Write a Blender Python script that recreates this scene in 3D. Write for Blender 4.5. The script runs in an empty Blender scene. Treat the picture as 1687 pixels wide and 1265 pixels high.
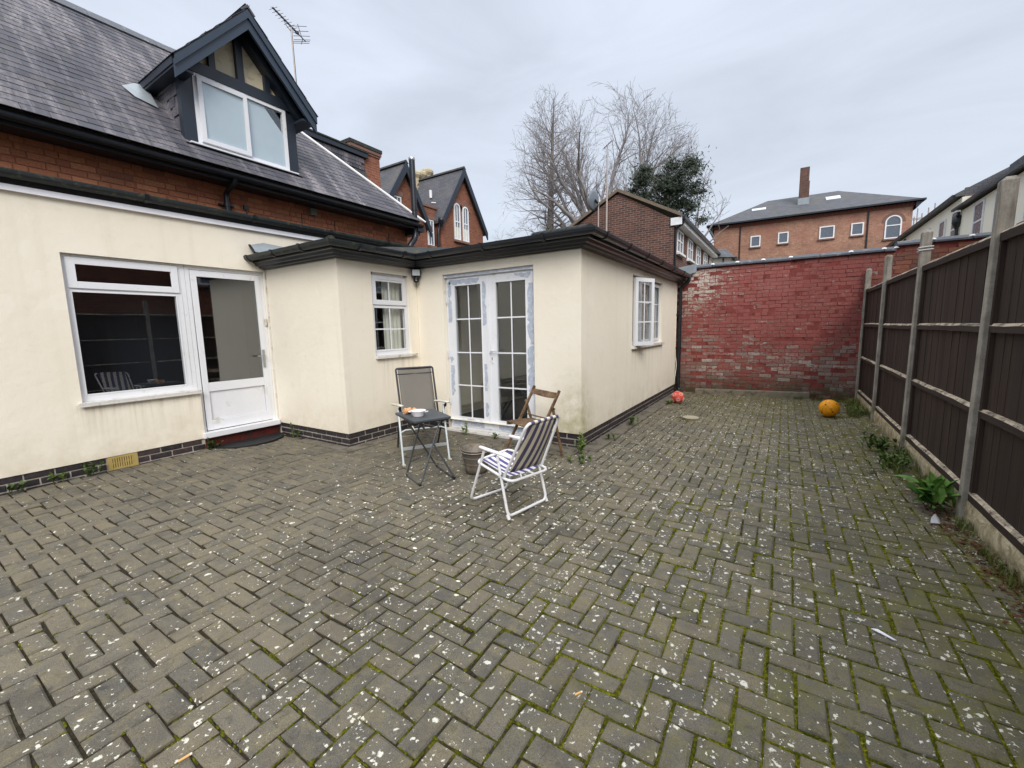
import bpy, bmesh, math, random
from math import sin, cos, pi, radians, sqrt
from mathutils import Vector, Matrix, noise as mnoise

random.seed(7)
R = random.Random(11)
scene = bpy.context.scene
COL = scene.collection

# ------------------------------------------------------------------ camera
cam_d = bpy.data.cameras.new("camera")
cam_d.sensor_width = 36.0
cam_d.lens = 14.947
cam_d.clip_start = 0.05
cam_d.clip_end = 600.0
cam = bpy.data.objects.new("camera", cam_d)
COL.objects.link(cam)
_r = Vector((0.84309099, 0.53733181, -0.02172799))
_u = Vector((-0.05047816, 0.11929797, 0.99157448))
_f = Vector((-0.53539662, 0.83489072, -0.12770257))
cam.matrix_world = Matrix(((_r.x, _u.x, -_f.x, 0.0), (_r.y, _u.y, -_f.y, 0.0), (_r.z, _u.z, -_f.z, 1.5), (0, 0, 0, 1)))
scene.camera = cam

# ------------------------------------------------------------------ world, sun, exposure
SUN_EL, SUN_DIR = 38.0, Vector((0.68, -0.73, 0.0)).normalized()
world = bpy.data.worlds.new("World")
scene.world = world
world.use_nodes = True
wt = world.node_tree
wt.nodes.clear()
w_out = wt.nodes.new("ShaderNodeOutputWorld")
w_bg = wt.nodes.new("ShaderNodeBackground")
w_sky = wt.nodes.new("ShaderNodeTexSky")
w_sky.sky_type = 'NISHITA'
w_sky.sun_disc = False
w_sky.sun_elevation = radians(SUN_EL)
w_sky.sun_rotation = math.atan2(SUN_DIR.x, SUN_DIR.y)
w_bg2 = wt.nodes.new("ShaderNodeBackground")
w_bg.inputs[1].default_value = 0.06
wt.links.new(w_sky.outputs[0], w_bg.inputs[0])
w_tc = wt.nodes.new("ShaderNodeTexCoord")
w_sep = wt.nodes.new("ShaderNodeSeparateXYZ")
wt.links.new(w_tc.outputs['Generated'], w_sep.inputs[0])
w_ramp = wt.nodes.new("ShaderNodeValToRGB")     # overcast cloud sheet: much brighter towards the zenith, raised there to lift the walls
cr = w_ramp.color_ramp
cr.elements[0].position = 0.0; cr.elements[0].color = (0.300, 0.325, 0.366, 1)
cr.elements[1].position = 1.0; cr.elements[1].color = (0.97, 1.0, 1.05, 1)
e = cr.elements.new(0.60); e.color = (0.312, 0.340, 0.390, 1)
wt.links.new(w_sep.outputs['Z'], w_ramp.inputs[0])
w_map = wt.nodes.new("ShaderNodeMapping")
w_map.inputs['Scale'].default_value = (1.0, 1.6, 4.0)
w_map.inputs['Rotation'].default_value = (0.2, 0.1, 0.6)
wt.links.new(w_tc.outputs['Generated'], w_map.inputs[0])
w_n = wt.nodes.new("ShaderNodeTexNoise")
w_n.inputs['Scale'].default_value = 2.1
w_n.inputs['Detail'].default_value = 7.0
w_n.inputs['Roughness'].default_value = 0.55
w_n.inputs['Distortion'].default_value = 0.6
wt.links.new(w_map.outputs[0], w_n.inputs[0])
w_mr = wt.nodes.new("ShaderNodeMapRange")
w_mr.inputs['From Min'].default_value = 0.3; w_mr.inputs['From Max'].default_value = 0.7
w_mr.inputs['To Min'].default_value = 0.90; w_mr.inputs['To Max'].default_value = 1.10
wt.links.new(w_n.outputs[0], w_mr.inputs[0])
w_mul = wt.nodes.new("ShaderNodeVectorMath"); w_mul.operation = 'SCALE'
wt.links.new(w_ramp.outputs[0], w_mul.inputs[0]); wt.links.new(w_mr.outputs[0], w_mul.inputs['Scale'])
wt.links.new(w_mul.outputs[0], w_bg2.inputs[0])
w_bg2.inputs[1].default_value = 1.0
w_mix = wt.nodes.new("ShaderNodeMixShader"); w_mix.inputs[0].default_value = 0.9
wt.links.new(w_bg.outputs[0], w_mix.inputs[1]); wt.links.new(w_bg2.outputs[0], w_mix.inputs[2])
wt.links.new(w_mix.outputs[0], w_out.inputs[0])

sun_d = bpy.data.lights.new("sun", 'SUN')
sun_d.energy = 1.2
sun_d.angle = radians(32)
sun_d.color = (1.0, 0.95, 0.87)
sun = bpy.data.objects.new("sun", sun_d)
COL.objects.link(sun)
sv = Vector((SUN_DIR.x * cos(radians(SUN_EL)), SUN_DIR.y * cos(radians(SUN_EL)), sin(radians(SUN_EL))))
sun.rotation_euler = (-sv).to_track_quat('-Z', 'Y').to_euler()
sun.location = sv * 40

scene.view_settings.view_transform = 'Standard'
scene.view_settings.look = 'None'
scene.view_settings.exposure = 1.28
scene.view_settings.gamma = 1.0
scene.view_settings.use_curve_mapping = False
scene.render.engine = 'CYCLES'
scene.cycles.use_denoising = True
scene.cycles.max_bounces = 6
scene.cycles.diffuse_bounces = 3
scene.cycles.glossy_bounces = 3
scene.cycles.transparent_max_bounces = 12
scene.cycles.caustics_reflective = False
scene.cycles.caustics_refractive = False

# ------------------------------------------------------------------ object helpers
LOC = {}

def tag(o, label=None, cat=None, group=None, kind=None):
    if label: o['label'] = label
    if cat: o['category'] = cat
    if group: o['group'] = group
    if kind: o['kind'] = kind
    return o

def attach(o, parent):
    o.parent = parent
    l = LOC.get(parent.name)
    if l is not None:
        o.matrix_parent_inverse = Matrix.Translation(-l)
    return o

def thing(name, loc, label, cat, group=None):
    o = bpy.data.objects.new(name, None)
    o.empty_display_size = 0.1
    o.location = loc
    LOC[o.name] = Vector(loc)
    COL.objects.link(o)
    return tag(o, label, cat, group)

def inst(name, mesh, parent, matrix):
    o = bpy.data.objects.new(name, mesh)
    o.matrix_basis = matrix
    COL.objects.link(o)
    if parent is not None:
        attach(o, parent)
    return o

class MB:
    """collects polygons and links them as one mesh object"""
    def __init__(s):
        s.v = []; s.f = []; s.sm = []
    def add(s, vs, fs, smooth=False):
        b = len(s.v)
        s.v.extend([tuple(p) for p in vs])
        for f in fs:
            s.f.append(tuple(i + b for i in f)); s.sm.append(smooth)
    def quad(s, a, b, c, d):
        s.add([a, b, c, d], [(0, 1, 2, 3)])
    def poly(s, pts):
        s.add(pts, [tuple(range(len(pts)))])
    def box(s, x0, x1, y0, y1, z0, z1):
        if x0 > x1: x0, x1 = x1, x0
        if y0 > y1: y0, y1 = y1, y0
        if z0 > z1: z0, z1 = z1, z0
        s.add([(x0, y0, z0), (x1, y0, z0), (x1, y1, z0), (x0, y1, z0), (x0, y0, z1), (x1, y0, z1), (x1, y1, z1), (x0, y1, z1)],
              [(3, 2, 1, 0), (4, 5, 6, 7), (0, 1, 5, 4), (1, 2, 6, 5), (2, 3, 7, 6), (3, 0, 4, 7)])
    def beam(s, a, b, w, h, up=(0, 0, 1)):
        """rectangular bar from a to b, w across, h along up"""
        a = Vector(a); b = Vector(b); d = (b - a).normalized(); u = Vector(up)
        x = d.cross(u)
        if x.length < 1e-5: x = d.cross(Vector((1, 0, 0)))
        x.normalize(); u = x.cross(d).normalized()
        x = x * (w / 2); u = u * (h / 2)
        p = [a - x - u, a + x - u, a + x + u, a - x + u, b - x - u, b + x - u, b + x + u, b - x + u]
        s.add(p, [(0, 1, 2, 3), (7, 6, 5, 4), (0, 4, 5, 1), (1, 5, 6, 2), (2, 6, 7, 3), (3, 7, 4, 0)])
    def tube(s, pts, r, n=8, caps=True, smooth=True):
        pts = [Vector(p) for p in pts]
        rs = r if isinstance(r, (list, tuple)) else [r] * len(pts)
        d0 = (pts[1] - pts[0]).normalized()
        x = d0.cross(Vector((0, 0, 1)))
        if x.length < 1e-3: x = d0.cross(Vector((1, 0, 0)))
        x.normalize()
        vs = []; m = len(pts)
        for i, p in enumerate(pts):
            if i == 0: d = d0
            elif i == m - 1: d = (pts[i] - pts[i - 1]).normalized()
            else:
                d = (pts[i] - pts[i - 1]).normalized() + (pts[i + 1] - pts[i]).normalized()
                d = d.normalized() if d.length > 1e-6 else d0
            x = (x - d * x.dot(d))
            if x.length < 1e-6: x = d.orthogonal()
            x.normalize(); y = d.cross(x)
            for k in range(n):
                t = 2 * pi * k / n
                vs.append(p + (x * cos(t) + y * sin(t)) * rs[i])
        fs = []
        for i in range(m - 1):
            for k in range(n):
                fs.append((i * n + k, i * n + (k + 1) % n, (i + 1) * n + (k + 1) % n, (i + 1) * n + k))
        s.add(vs, fs, smooth)
        if caps:
            s.add(vs[:n], [tuple(reversed(range(n)))]); s.add(vs[-n:], [tuple(range(n))])
    def lathe(s, prof, c, n=20, smooth=True, axis=None):
        c = Vector(c); vs = []; fs = []; m = len(prof)
        for r, z in prof:
            for k in range(n):
                t = 2 * pi * k / n
                p = Vector((r * cos(t), r * sin(t), z))
                if axis is not None: p = axis @ p
                vs.append(c + p)
        for i in range(m - 1):
            for k in range(n):
                fs.append((i * n + k, i * n + (k + 1) % n, (i + 1) * n + (k + 1) % n, (i + 1) * n + k))
        s.add(vs, fs, smooth)
    def prism(s, pts, ext):
        """polygon pts extruded by vector ext"""
        n = len(pts); ext = Vector(ext)
        a = [Vector(p) for p in pts]; b = [p + ext for p in a]
        s.add(a + b, [tuple(range(n)), tuple(reversed(range(n, 2 * n)))] + [(k, n + k, n + (k + 1) % n, (k + 1) % n) for k in range(n)])
    def mesh(s, name, mat):
        me = bpy.data.meshes.new(name)
        me.from_pydata(s.v, [], s.f)
        me.polygons.foreach_set('use_smooth', s.sm)
        if mat: me.materials.append(mat)
        bm = bmesh.new(); bm.from_mesh(me)
        bmesh.ops.recalc_face_normals(bm, faces=bm.faces)
        bm.to_mesh(me); bm.free()
        return me
    def build(s, name, mat, parent=None, **kw):
        o = bpy.data.objects.new(name, s.mesh(name, mat))
        COL.objects.link(o)
        if parent is not None: attach(o, parent)
        return tag(o, **kw)

def bevel_mesh(me, w, seg=2):
    bm = bmesh.new(); bm.from_mesh(me)
    bmesh.ops.remove_doubles(bm, verts=bm.verts, dist=1e-5)
    bmesh.ops.bevel(bm, geom=[e for e in bm.edges if len(e.link_faces) == 2 and e.calc_face_angle(0) > 0.6], offset=w, segments=seg, affect='EDGES', profile=0.6)
    bm.to_mesh(me); bm.free()

def fillet(pts, r, n=5, closed=False):
    """round the corners of a polyline"""
    pts = [Vector(p) for p in pts]; out = []; m = len(pts)
    for i, p in enumerate(pts):
        if not closed and i in (0, m - 1):
            out.append(p); continue
        a = pts[i - 1]; b = pts[(i + 1) % m]
        da = (a - p); db = (b - p)
        q = min(r, da.length * 0.48, db.length * 0.48)
        A = p + da.normalized() * q; B = p + db.normalized() * q
        for k in range(n + 1):
            t = k / n
            out.append(A * (1 - t) ** 2 + p * (2 * t * (1 - t)) + B * t * t)
    if closed: out.append(out[0].copy())
    return out

def sweep(mb, path, prof, closed_prof=True, caps=True):
    """profile points (out, z) swept along an XY path with mitred corners; out is to the right of travel"""
    path = [Vector((p[0], p[1])) for p in path]; m = len(path); rings = []
    for i in range(m):
        ds = []
        if i > 0: ds.append((path[i] - path[i - 1]).normalized())
        if i < m - 1: ds.append((path[i + 1] - path[i]).normalized())
        ns = [Vector((d.y, -d.x)) for d in ds]
        if len(ns) == 2:
            nn = (ns[0] + ns[1]).normalized(); k = 1.0 / max(0.2, nn.dot(ns[0])); o = nn * k
        else: o = ns[0]
        rings.append([(path[i].x + o.x * a, path[i].y + o.y * a, z) for a, z in prof])
    n = len(prof); vs = [p for r in rings for p in r]; fs = []
    rng = n if closed_prof else n - 1
    for i in range(m - 1):
        for k in range(rng):
            fs.append((i * n + k, i * n + (k + 1) % n, (i + 1) * n + (k + 1) % n, (i + 1) * n + k))
    mb.add(vs, fs)
    if caps and closed_prof:
        mb.add(rings[0], [tuple(range(n))]); mb.add(rings[-1], [tuple(reversed(range(n)))])

def wall(mb, axis, c, out, a0, a1, z0, z1, holes=(), th=0.12, z1b=None, skip=()):
    """upright wall at axis=c ('x' or 'y'), face towards sign out; holes (a0,a1,z0,z1) get reveals"""
    As = sorted({a0, a1, *[h[0] for h in holes], *[h[1] for h in holes]})
    Zs = sorted({z0, z1, *[h[2] for h in holes], *[h[3] for h in holes]})
    As = [a for a in As if a0 <= a <= a1]; Zs = [z for z in Zs if z0 <= z <= z1]
    cb = c - out * th
    def P(a, z, k): return (k, a, z) if axis == 'x' else (a, k, z)
    def topz(a, z):
        if z1b is None or abs(z - z1) > 1e-9: return z
        return z1 + (z1b - z1) * (a - a0) / (a1 - a0)
    for i in range(len(As) - 1):
        for j in range(len(Zs) - 1):
            am = (As[i] + As[i + 1]) / 2; zm = (Zs[j] + Zs[j + 1]) / 2
            if any(h[0] < am < h[1] and h[2] < zm < h[3] for h in holes): continue
            for k in (c, cb):
                mb.quad(P(As[i], topz(As[i], Zs[j]), k), P(As[i + 1], topz(As[i + 1], Zs[j]), k), P(As[i + 1], topz(As[i + 1], Zs[j + 1]), k), P(As[i], topz(As[i], Zs[j + 1]), k))
    def rim(h, no=()):
        b0, b1, y0, y1 = h
        for sd, (p, q) in enumerate((((b0, y0), (b1, y0)), ((b1, y0), (b1, y1)), ((b1, y1), (b0, y1)), ((b0, y1), (b0, y0)))):
            if sd in no: continue
            mb.quad(P(p[0], topz(p[0], p[1]), c), P(q[0], topz(q[0], q[1]), c), P(q[0], topz(q[0], q[1]), cb), P(p[0], topz(p[0], p[1]), cb))
    for i, h in enumerate(holes): rim(h, [b for a, b in skip if a == i])
    rim((a0, a1, z0, z1))

# ------------------------------------------------------------------ material helpers
def lin(c):
    def f(x):
        x /= 255.0
        return x / 12.92 if x <= 0.04045 else ((x + 0.055) / 1.055) ** 2.4
    return (f(c[0]), f(c[1]), f(c[2]), 1.0)

class NT:
    def __init__(s, name):
        s.m = bpy.data.materials.new(name); s.m.use_nodes = True
        s.t = s.m.node_tree; s.t.nodes.clear()
        s.out = s.t.nodes.new("ShaderNodeOutputMaterial")
        s.geo = s.t.nodes.new("ShaderNodeNewGeometry")
        s.pos = s.geo.outputs['Position']
    def n(s, typ, **props):
        nd = s.t.nodes.new(typ)
        for k, v in props.items(): setattr(nd, k, v)
        return nd
    def set(s, sock, v):
        if isinstance(v, bpy.types.NodeSocket): s.t.links.new(v, sock)
        elif v is not None:
            if isinstance(v, tuple) and sock.type == 'VECTOR' and len(v) == 4: v = v[:3]
            sock.default_value = v
    def mapped(s, scale=(1, 1, 1), rot=(0, 0, 0), vec=None, loc=(0, 0, 0)):
        nd = s.n("ShaderNodeMapping")
        s.set(nd.inputs[0], vec or s.pos)
        nd.inputs['Location'].default_value = loc; nd.inputs['Rotation'].default_value = rot; nd.inputs['Scale'].default_value = scale
        return nd.outputs[0]
    def noise(s, scale, detail=4, rough=0.55, dist=0.0, vec=None, col=False):
        nd = s.n("ShaderNodeTexNoise")
        s.set(nd.inputs['Vector'], vec or s.pos); nd.inputs['Scale'].default_value = scale
        nd.inputs['Detail'].default_value = detail; nd.inputs['Roughness'].default_value = rough; nd.inputs['Distortion'].default_value = dist
        return nd.outputs[1 if col else 0]
    def vor(s, scale, vec=None, rnd=1.0, feature='F1'):
        nd = s.n("ShaderNodeTexVoronoi", feature=feature)
        s.set(nd.inputs['Vector'], vec or s.pos); nd.inputs['Scale'].default_value = scale; nd.inputs['Randomness'].default_value = rnd
        return nd
    def ramp(s, fac, stops, interp='LINEAR'):
        nd = s.n("ShaderNodeValToRGB"); s.set(nd.inputs[0], fac); r = nd.color_ramp; r.interpolation = interp
        while len(r.elements) < len(stops): r.elements.new(0.5)
        for e, (p, c) in zip(r.elements, stops):
            e.position = p; e.color = c if isinstance(c, tuple) else (c, c, c, 1)
        return nd.outputs[0]
    def mr(s, v, a, b, c=0.0, d=1.0, clamp=True):
        nd = s.n("ShaderNodeMapRange", clamp=clamp); s.set(nd.inputs[0], v)
        for i, x in zip((1, 2, 3, 4), (a, b, c, d)): s.set(nd.inputs[i], x)
        return nd.outputs[0]
    def math(s, op, a, b=None, c=None, clamp=False):
        nd = s.n("ShaderNodeMath", operation=op, use_clamp=clamp); s.set(nd.inputs[0], a)
        if b is not None: s.set(nd.inputs[1], b)
        if c is not None: s.set(nd.inputs[2], c)
        return nd.outputs[0]
    def mix(s, fac, a, b, blend='MIX'):
        nd = s.n("ShaderNodeMix", data_type='RGBA', blend_type=blend, clamp_factor=True)
        s.set(nd.inputs[0], fac); s.set(nd.inputs[6], a); s.set(nd.inputs[7], b)
        return nd.outputs[2]
    def xyz(s, vec=None):
        nd = s.n("ShaderNodeSeparateXYZ"); s.set(nd.inputs[0], vec or s.pos); return nd.outputs
    def rnd(s, src):
        if src == 'OBJ': return s.n("ShaderNodeObjectInfo").outputs['Random']
        return s.n("ShaderNodeAttribute", attribute_name='rnd').outputs['Fac']
    def bump(s, h, strength=0.3, dist=0.01, nrm=None):
        nd = s.n("ShaderNodeBump"); nd.inputs['Strength'].default_value = strength; nd.inputs['Distance'].default_value = dist
        s.set(nd.inputs['Height'], h)
        if nrm is not None: s.set(nd.inputs['Normal'], nrm)
        return nd.outputs[0]
    def bsdf(s, col, rough=0.6, metal=0.0, spec=0.4, normal=None, alpha=None, emis=None):
        b = s.n("ShaderNodeBsdfPrincipled")
        s.set(b.inputs['Base Color'], col); s.set(b.inputs['Roughness'], rough); s.set(b.inputs['Metallic'], metal)
        s.set(b.inputs['Specular IOR Level'], spec)
        if normal is not None: s.set(b.inputs['Normal'], normal)
        if alpha is not None: s.set(b.inputs['Alpha'], alpha)
        return b
    def done(s, shader):
        s.t.links.new(shader.outputs[0] if not isinstance(shader, bpy.types.NodeSocket) else shader, s.out.inputs[0])
        return s.m

def simple(name, c, rough=0.5, metal=0.0, spec=0.4, var=0.12, scale=9.0, fine=90.0, bump=0.0, dirt=None, dirt_amt=0.0):
    """one colour with mottling, fine grain and optional dirt patches"""
    t = NT(name); c = lin(c)
    n1 = t.noise(scale, 5, 0.6); n2 = t.noise(fine, 3, 0.6)
    k = t.math('ADD', t.mr(n1, 0.25, 0.75, 1 - var, 1 + var, False), t.mr(n2, 0.3, 0.7, -var * 0.4, var * 0.4, False))
    nd = t.n("ShaderNodeVectorMath", operation='SCALE'); nd.inputs[0].default_value = c[:3]; t.set(nd.inputs['Scale'], k)
    col = nd.outputs[0]
    if dirt:
        m = t.mr(t.noise(scale * 1.7, 6, 0.65, 0.4), 0.62 - dirt_amt * 0.3, 0.75 - dirt_amt * 0.2)
        col = t.mix(m, col, lin(dirt))
    nrm = t.bump(n2, bump, 0.004) if bump else None
    return t.done(t.bsdf(col, t.mr(n1, 0.2, 0.8, max(0.05, rough - 0.08), min(1, rough + 0.08)), metal, spec, nrm))

def m_paver(src):
    t = NT('paver_block_' + src.lower()); x = t.xyz(); r = t.rnd(src)
    base = t.ramp(r, [(0.0, lin((110, 104, 92))), (0.3, lin((98, 94, 85))), (0.55, lin((115, 107, 92))), (0.8, lin((104, 99, 88))), (1.0, lin((90, 87, 81)))])
    g = t.noise(260, 3, 0.7)
    base = t.mix(1.0, base, t.ramp(g, [(0.28, 0.45), (0.5, 0.98), (0.72, 1.6)]), 'MULTIPLY')
    tan = t.mr(t.noise(11, 6, 0.7), 0.47, 0.66, 0, 0.7)
    base = t.mix(tan, base, t.mix(t.mr(t.noise(210, 3, 0.7), 0.35, 0.65), lin((88, 82, 62)), lin((148, 138, 108))))
    st = t.mr(t.noise(2.3, 6, 0.68, 0.5), 0.50, 0.74, 0, 0.62)
    base = t.mix(st, base, lin((56, 52, 48)))
    big = t.mr(t.noise(0.75, 6, 0.7, 0.7, t.mapped((1, 1, 0), loc=(4.1, 2.7, 0))), 0.52, 0.70, 0, 0.42)
    base = t.mix(big, base, lin((58, 55, 50)))
    st2 = t.mr(t.noise(15, 5, 0.7, 0.8), 0.56, 0.72, 0, 0.6)
    base = t.mix(st2, base, lin((45, 41, 37)))
    # greenish algae towards the shady far end and along the fence
    far = t.math('MAXIMUM', t.mr(x[1], 6.4, 9.6), t.mr(x[0], -0.1, 0.9, 0, 0.85))
    al = t.math('MULTIPLY', t.mr(t.noise(3.2, 6, 0.66), 0.36, 0.66), far, clamp=True)
    base = t.mix(t.math('MULTIPLY', al, 0.88), base, t.mix(t.noise(40, 4, 0.7), lin((54, 50, 26)), lin((108, 104, 40))))
    cr_ = t.math('MULTIPLY', t.mr(x[0], -1.6, 0.9), t.mr(t.noise(4.2, 6, 0.72, 0.5), 0.50, 0.64), clamp=True)
    base = t.mix(t.math('MULTIPLY', cr_, 0.62), base, t.mix(t.noise(60, 4, 0.7), lin((70, 72, 22)), lin((132, 128, 38))))
    # lichen spots, their number rising to the middle and right of the yard
    wob = t.noise(30, 4, 0.7, 0.0, None, True)
    nd = t.n("ShaderNodeVectorMath", operation='MULTIPLY_ADD'); t.set(nd.inputs[0], wob); nd.inputs[1].default_value = (0.05, 0.05, 0.0); t.set(nd.inputs[2], t.pos)
    pv = t.mapped((1, 1, 0.0), vec=nd.outputs[0])
    clus = t.mr(t.noise(5.0, 5, 0.7), 0.42, 0.63, 0.03, 1.7)
    dens = t.math('MULTIPLY', t.math('MULTIPLY', t.mr(x[0], -4.6, -0.8, 0.07, 0.68), t.mr(t.noise(1.1, 4, 0.6), 0.3, 0.65, 0.45, 1.25)), clus)
    spots = None
    for sc, rad, dm in ((20.0, 0.34, 0.85), (42.0, 0.42, 0.85), (95.0, 0.42, 0.55)):
        v = t.vor(sc, pv); c = t.xyz(v.outputs['Color'])
        on = t.math('LESS_THAN', c[0], t.math('MULTIPLY', dens, dm))
        rr = t.mr(t.math('POWER', c[1], 2.0), 0, 1, rad * 0.25, rad)
        d = t.mr(t.math('SUBTRACT', rr, v.outputs['Distance']), 0.0, 0.06)
        k = t.math('MULTIPLY', on, d)
        spots = k if spots is None else t.math('MAXIMUM', spots, k)
    spots = t.math('MULTIPLY', spots, t.mr(t.noise(150, 3, 0.7), 0.28, 0.46))
    col = t.mix(t.math('MULTIPLY', spots, 0.94), base, t.mix(t.noise(5, 2), lin((232, 229, 216)), lin((208, 205, 190))))
    h = t.math('ADD', t.math('MULTIPLY', g, 0.5), t.math('MULTIPLY', t.noise(55, 4, 0.6), 0.8))
    return t.done(t.bsdf(col, t.mr(st, 0, 0.6, 0.88, 0.62), 0, 0.35, t.bump(h, 0.55, 0.004)))

def m_bed():
    t = NT('paving_joint_moss'); x = t.xyz()
    mo = t.math('ADD', t.mr(t.noise(1.6, 5, 0.6, 0.4), 0.3, 0.7, -0.35, 0.35), t.mr(x[0], -3.2, 0.2, 0.02, 0.85), clamp=True)
    f = t.mr(t.noise(9, 5, 0.7), t.math('SUBTRACT', 0.85, t.math('MULTIPLY', mo, 0.75)), t.math('SUBTRACT', 1.05, t.math('MULTIPLY', mo, 0.75)))
    moss = t.ramp(t.noise(70, 4, 0.65), [(0.25, lin((24, 27, 8))), (0.48, lin((84, 86, 18))), (0.72, lin((142, 138, 32)))])
    soil = t.ramp(t.noise(60, 4, 0.65), [(0.3, lin((34, 31, 25))), (0.7, lin((66, 60, 46)))])
    return t.done(t.bsdf(t.mix(f, soil, moss), 0.95, 0, 0.1, t.bump(t.noise(110, 5, 0.7), 0.9, 0.006)))

def m_render():
    t = NT('cream_render'); x = t.xyz()
    n = t.noise(0.9, 5, 0.6); f = t.noise(6, 6, 0.65, 0.3); g = t.noise(240, 3, 0.6)
    base = t.mix(t.mr(n, 0.3, 0.7), lin((239, 232, 218)), lin((234, 226, 210)))
    base = t.mix(t.mr(f, 0.58, 0.8, 0, 0.22), base, lin((196, 184, 158)))
    # rain streaks
    st = t.noise(1.0, 6, 0.6, 0, t.mapped((7, 7, 0.25)))
    base = t.mix(t.mr(st, 0.54, 0.78, 0, 0.17), base, lin((190, 182, 162)))
    dr = t.noise(1.0, 5, 0.65, 0, t.mapped((16, 16, 0.6)))
    for (ya, yb, zt, xa, xb) in ((1.25, 2.5, 0.78, -6.6, -6.3), (3.95, 4.75, 1.13, -4.9, -4.7), (6.8, 8.9, 1.14, -2.2, -2.0)):
        k = t.math('MULTIPLY', t.mr(x[2], zt - 0.55, zt - 0.02), t.math('LESS_THAN', x[2], zt))
        k = t.math('MULTIPLY', k, t.math('MULTIPLY', t.math('GREATER_THAN', x[1], ya), t.math('LESS_THAN', x[1], yb)))
        k = t.math('MULTIPLY', k, t.math('MULTIPLY', t.math('GREATER_THAN', x[0], xa), t.math('LESS_THAN', x[0], xb)))
        base = t.mix(t.math('MULTIPLY', k, t.mr(dr, 0.46, 0.68, 0, 0.42)), base, lin((168, 158, 134)))
    # hairline cracks and filled patches
    vd = t.vor(0.55, t.mapped((1, 1, 1), vec=None), 1.0, 'DISTANCE_TO_EDGE')
    ck = t.math('MULTIPLY', t.mr(vd.outputs['Distance'], 0.0035, 0.0012), t.mr(t.noise(1.4, 4, 0.6), 0.54, 0.62))
    base = t.mix(t.math('MULTIPLY', ck, 0.07), base, lin((150, 140, 120)))
    pt = t.mr(t.noise(1.7, 3, 0.5, 0.2, t.mapped((1, 1, 1), loc=(9, 2, 5))), 0.64, 0.655, 0, 0.35)
    base = t.mix(pt, base, lin((242, 236, 224)))
    # splash dirt near the ground, and algae by the outer corner
    low = t.math('MULTIPLY', t.mr(x[2], 0.62, 0.15), t.mr(t.noise(4.2, 6, 0.65), 0.35, 0.7))
    base = t.mix(t.math('MULTIPLY', low, 0.45), base, lin((176, 162, 122)))
    d = t.n("ShaderNodeVectorMath", operation='DISTANCE'); t.set(d.inputs[0], t.mapped((1, 1, 0.55))); d.inputs[1].default_value = (-2.12, 4.82, 0.08)
    alg = t.math('MULTIPLY', t.mr(d.outputs['Value'], 0.52, 0.08), t.mr(t.noise(7, 6, 0.68), 0.3, 0.62))
    base = t.mix(t.math('MULTIPLY', alg, 0.7), base, lin((150, 142, 82)))
    # small scuffs
    v = t.vor(1.15, t.mapped((1, 1, 1.0))); c = t.xyz(v.outputs['Color'])
    sc = t.math('MULTIPLY', t.math('LESS_THAN', v.outputs['Distance'], 0.045), t.math('MULTIPLY', t.math('LESS_THAN', c[0], 0.4), t.mr(t.noise(70, 3), 0.5, 0.6)))
    base = t.mix(t.math('MULTIPLY', sc, 0.6), base, lin((130, 122, 108)))
    h = t.math('ADD', t.math('MULTIPLY', g, 0.3), t.math('MULTIPLY', t.noise(9, 5, 0.65), 2.2))
    return t.done(t.bsdf(base, 0.9, 0, 0.2, t.bump(h, 0.22, 0.010)))

def m_redbrick(src):
    t = NT('red_house_brick_' + src.lower()); r = t.rnd(src)
    base = t.ramp(r, [(0.0, lin((172, 112, 86))), (0.35, lin((184, 124, 94))), (0.6, lin((164, 104, 82))), (0.85, lin((194, 134, 102))), (1.0, lin((134, 92, 78)))])
    base = t.mix(1.0, base, t.ramp(t.noise(45, 5, 0.65), [(0.25, 0.72), (0.55, 1.0), (0.8, 1.25)]), 'MULTIPLY')
    base = t.mix(t.mr(t.noise(1.7, 5, 0.6), 0.52, 0.78, 0, 0.45), base, lin((84, 58, 50)))
    return t.done(t.bsdf(base, 0.9, 0, 0.2, t.bump(t.noise(90, 4, 0.6), 0.5, 0.004)))

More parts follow.
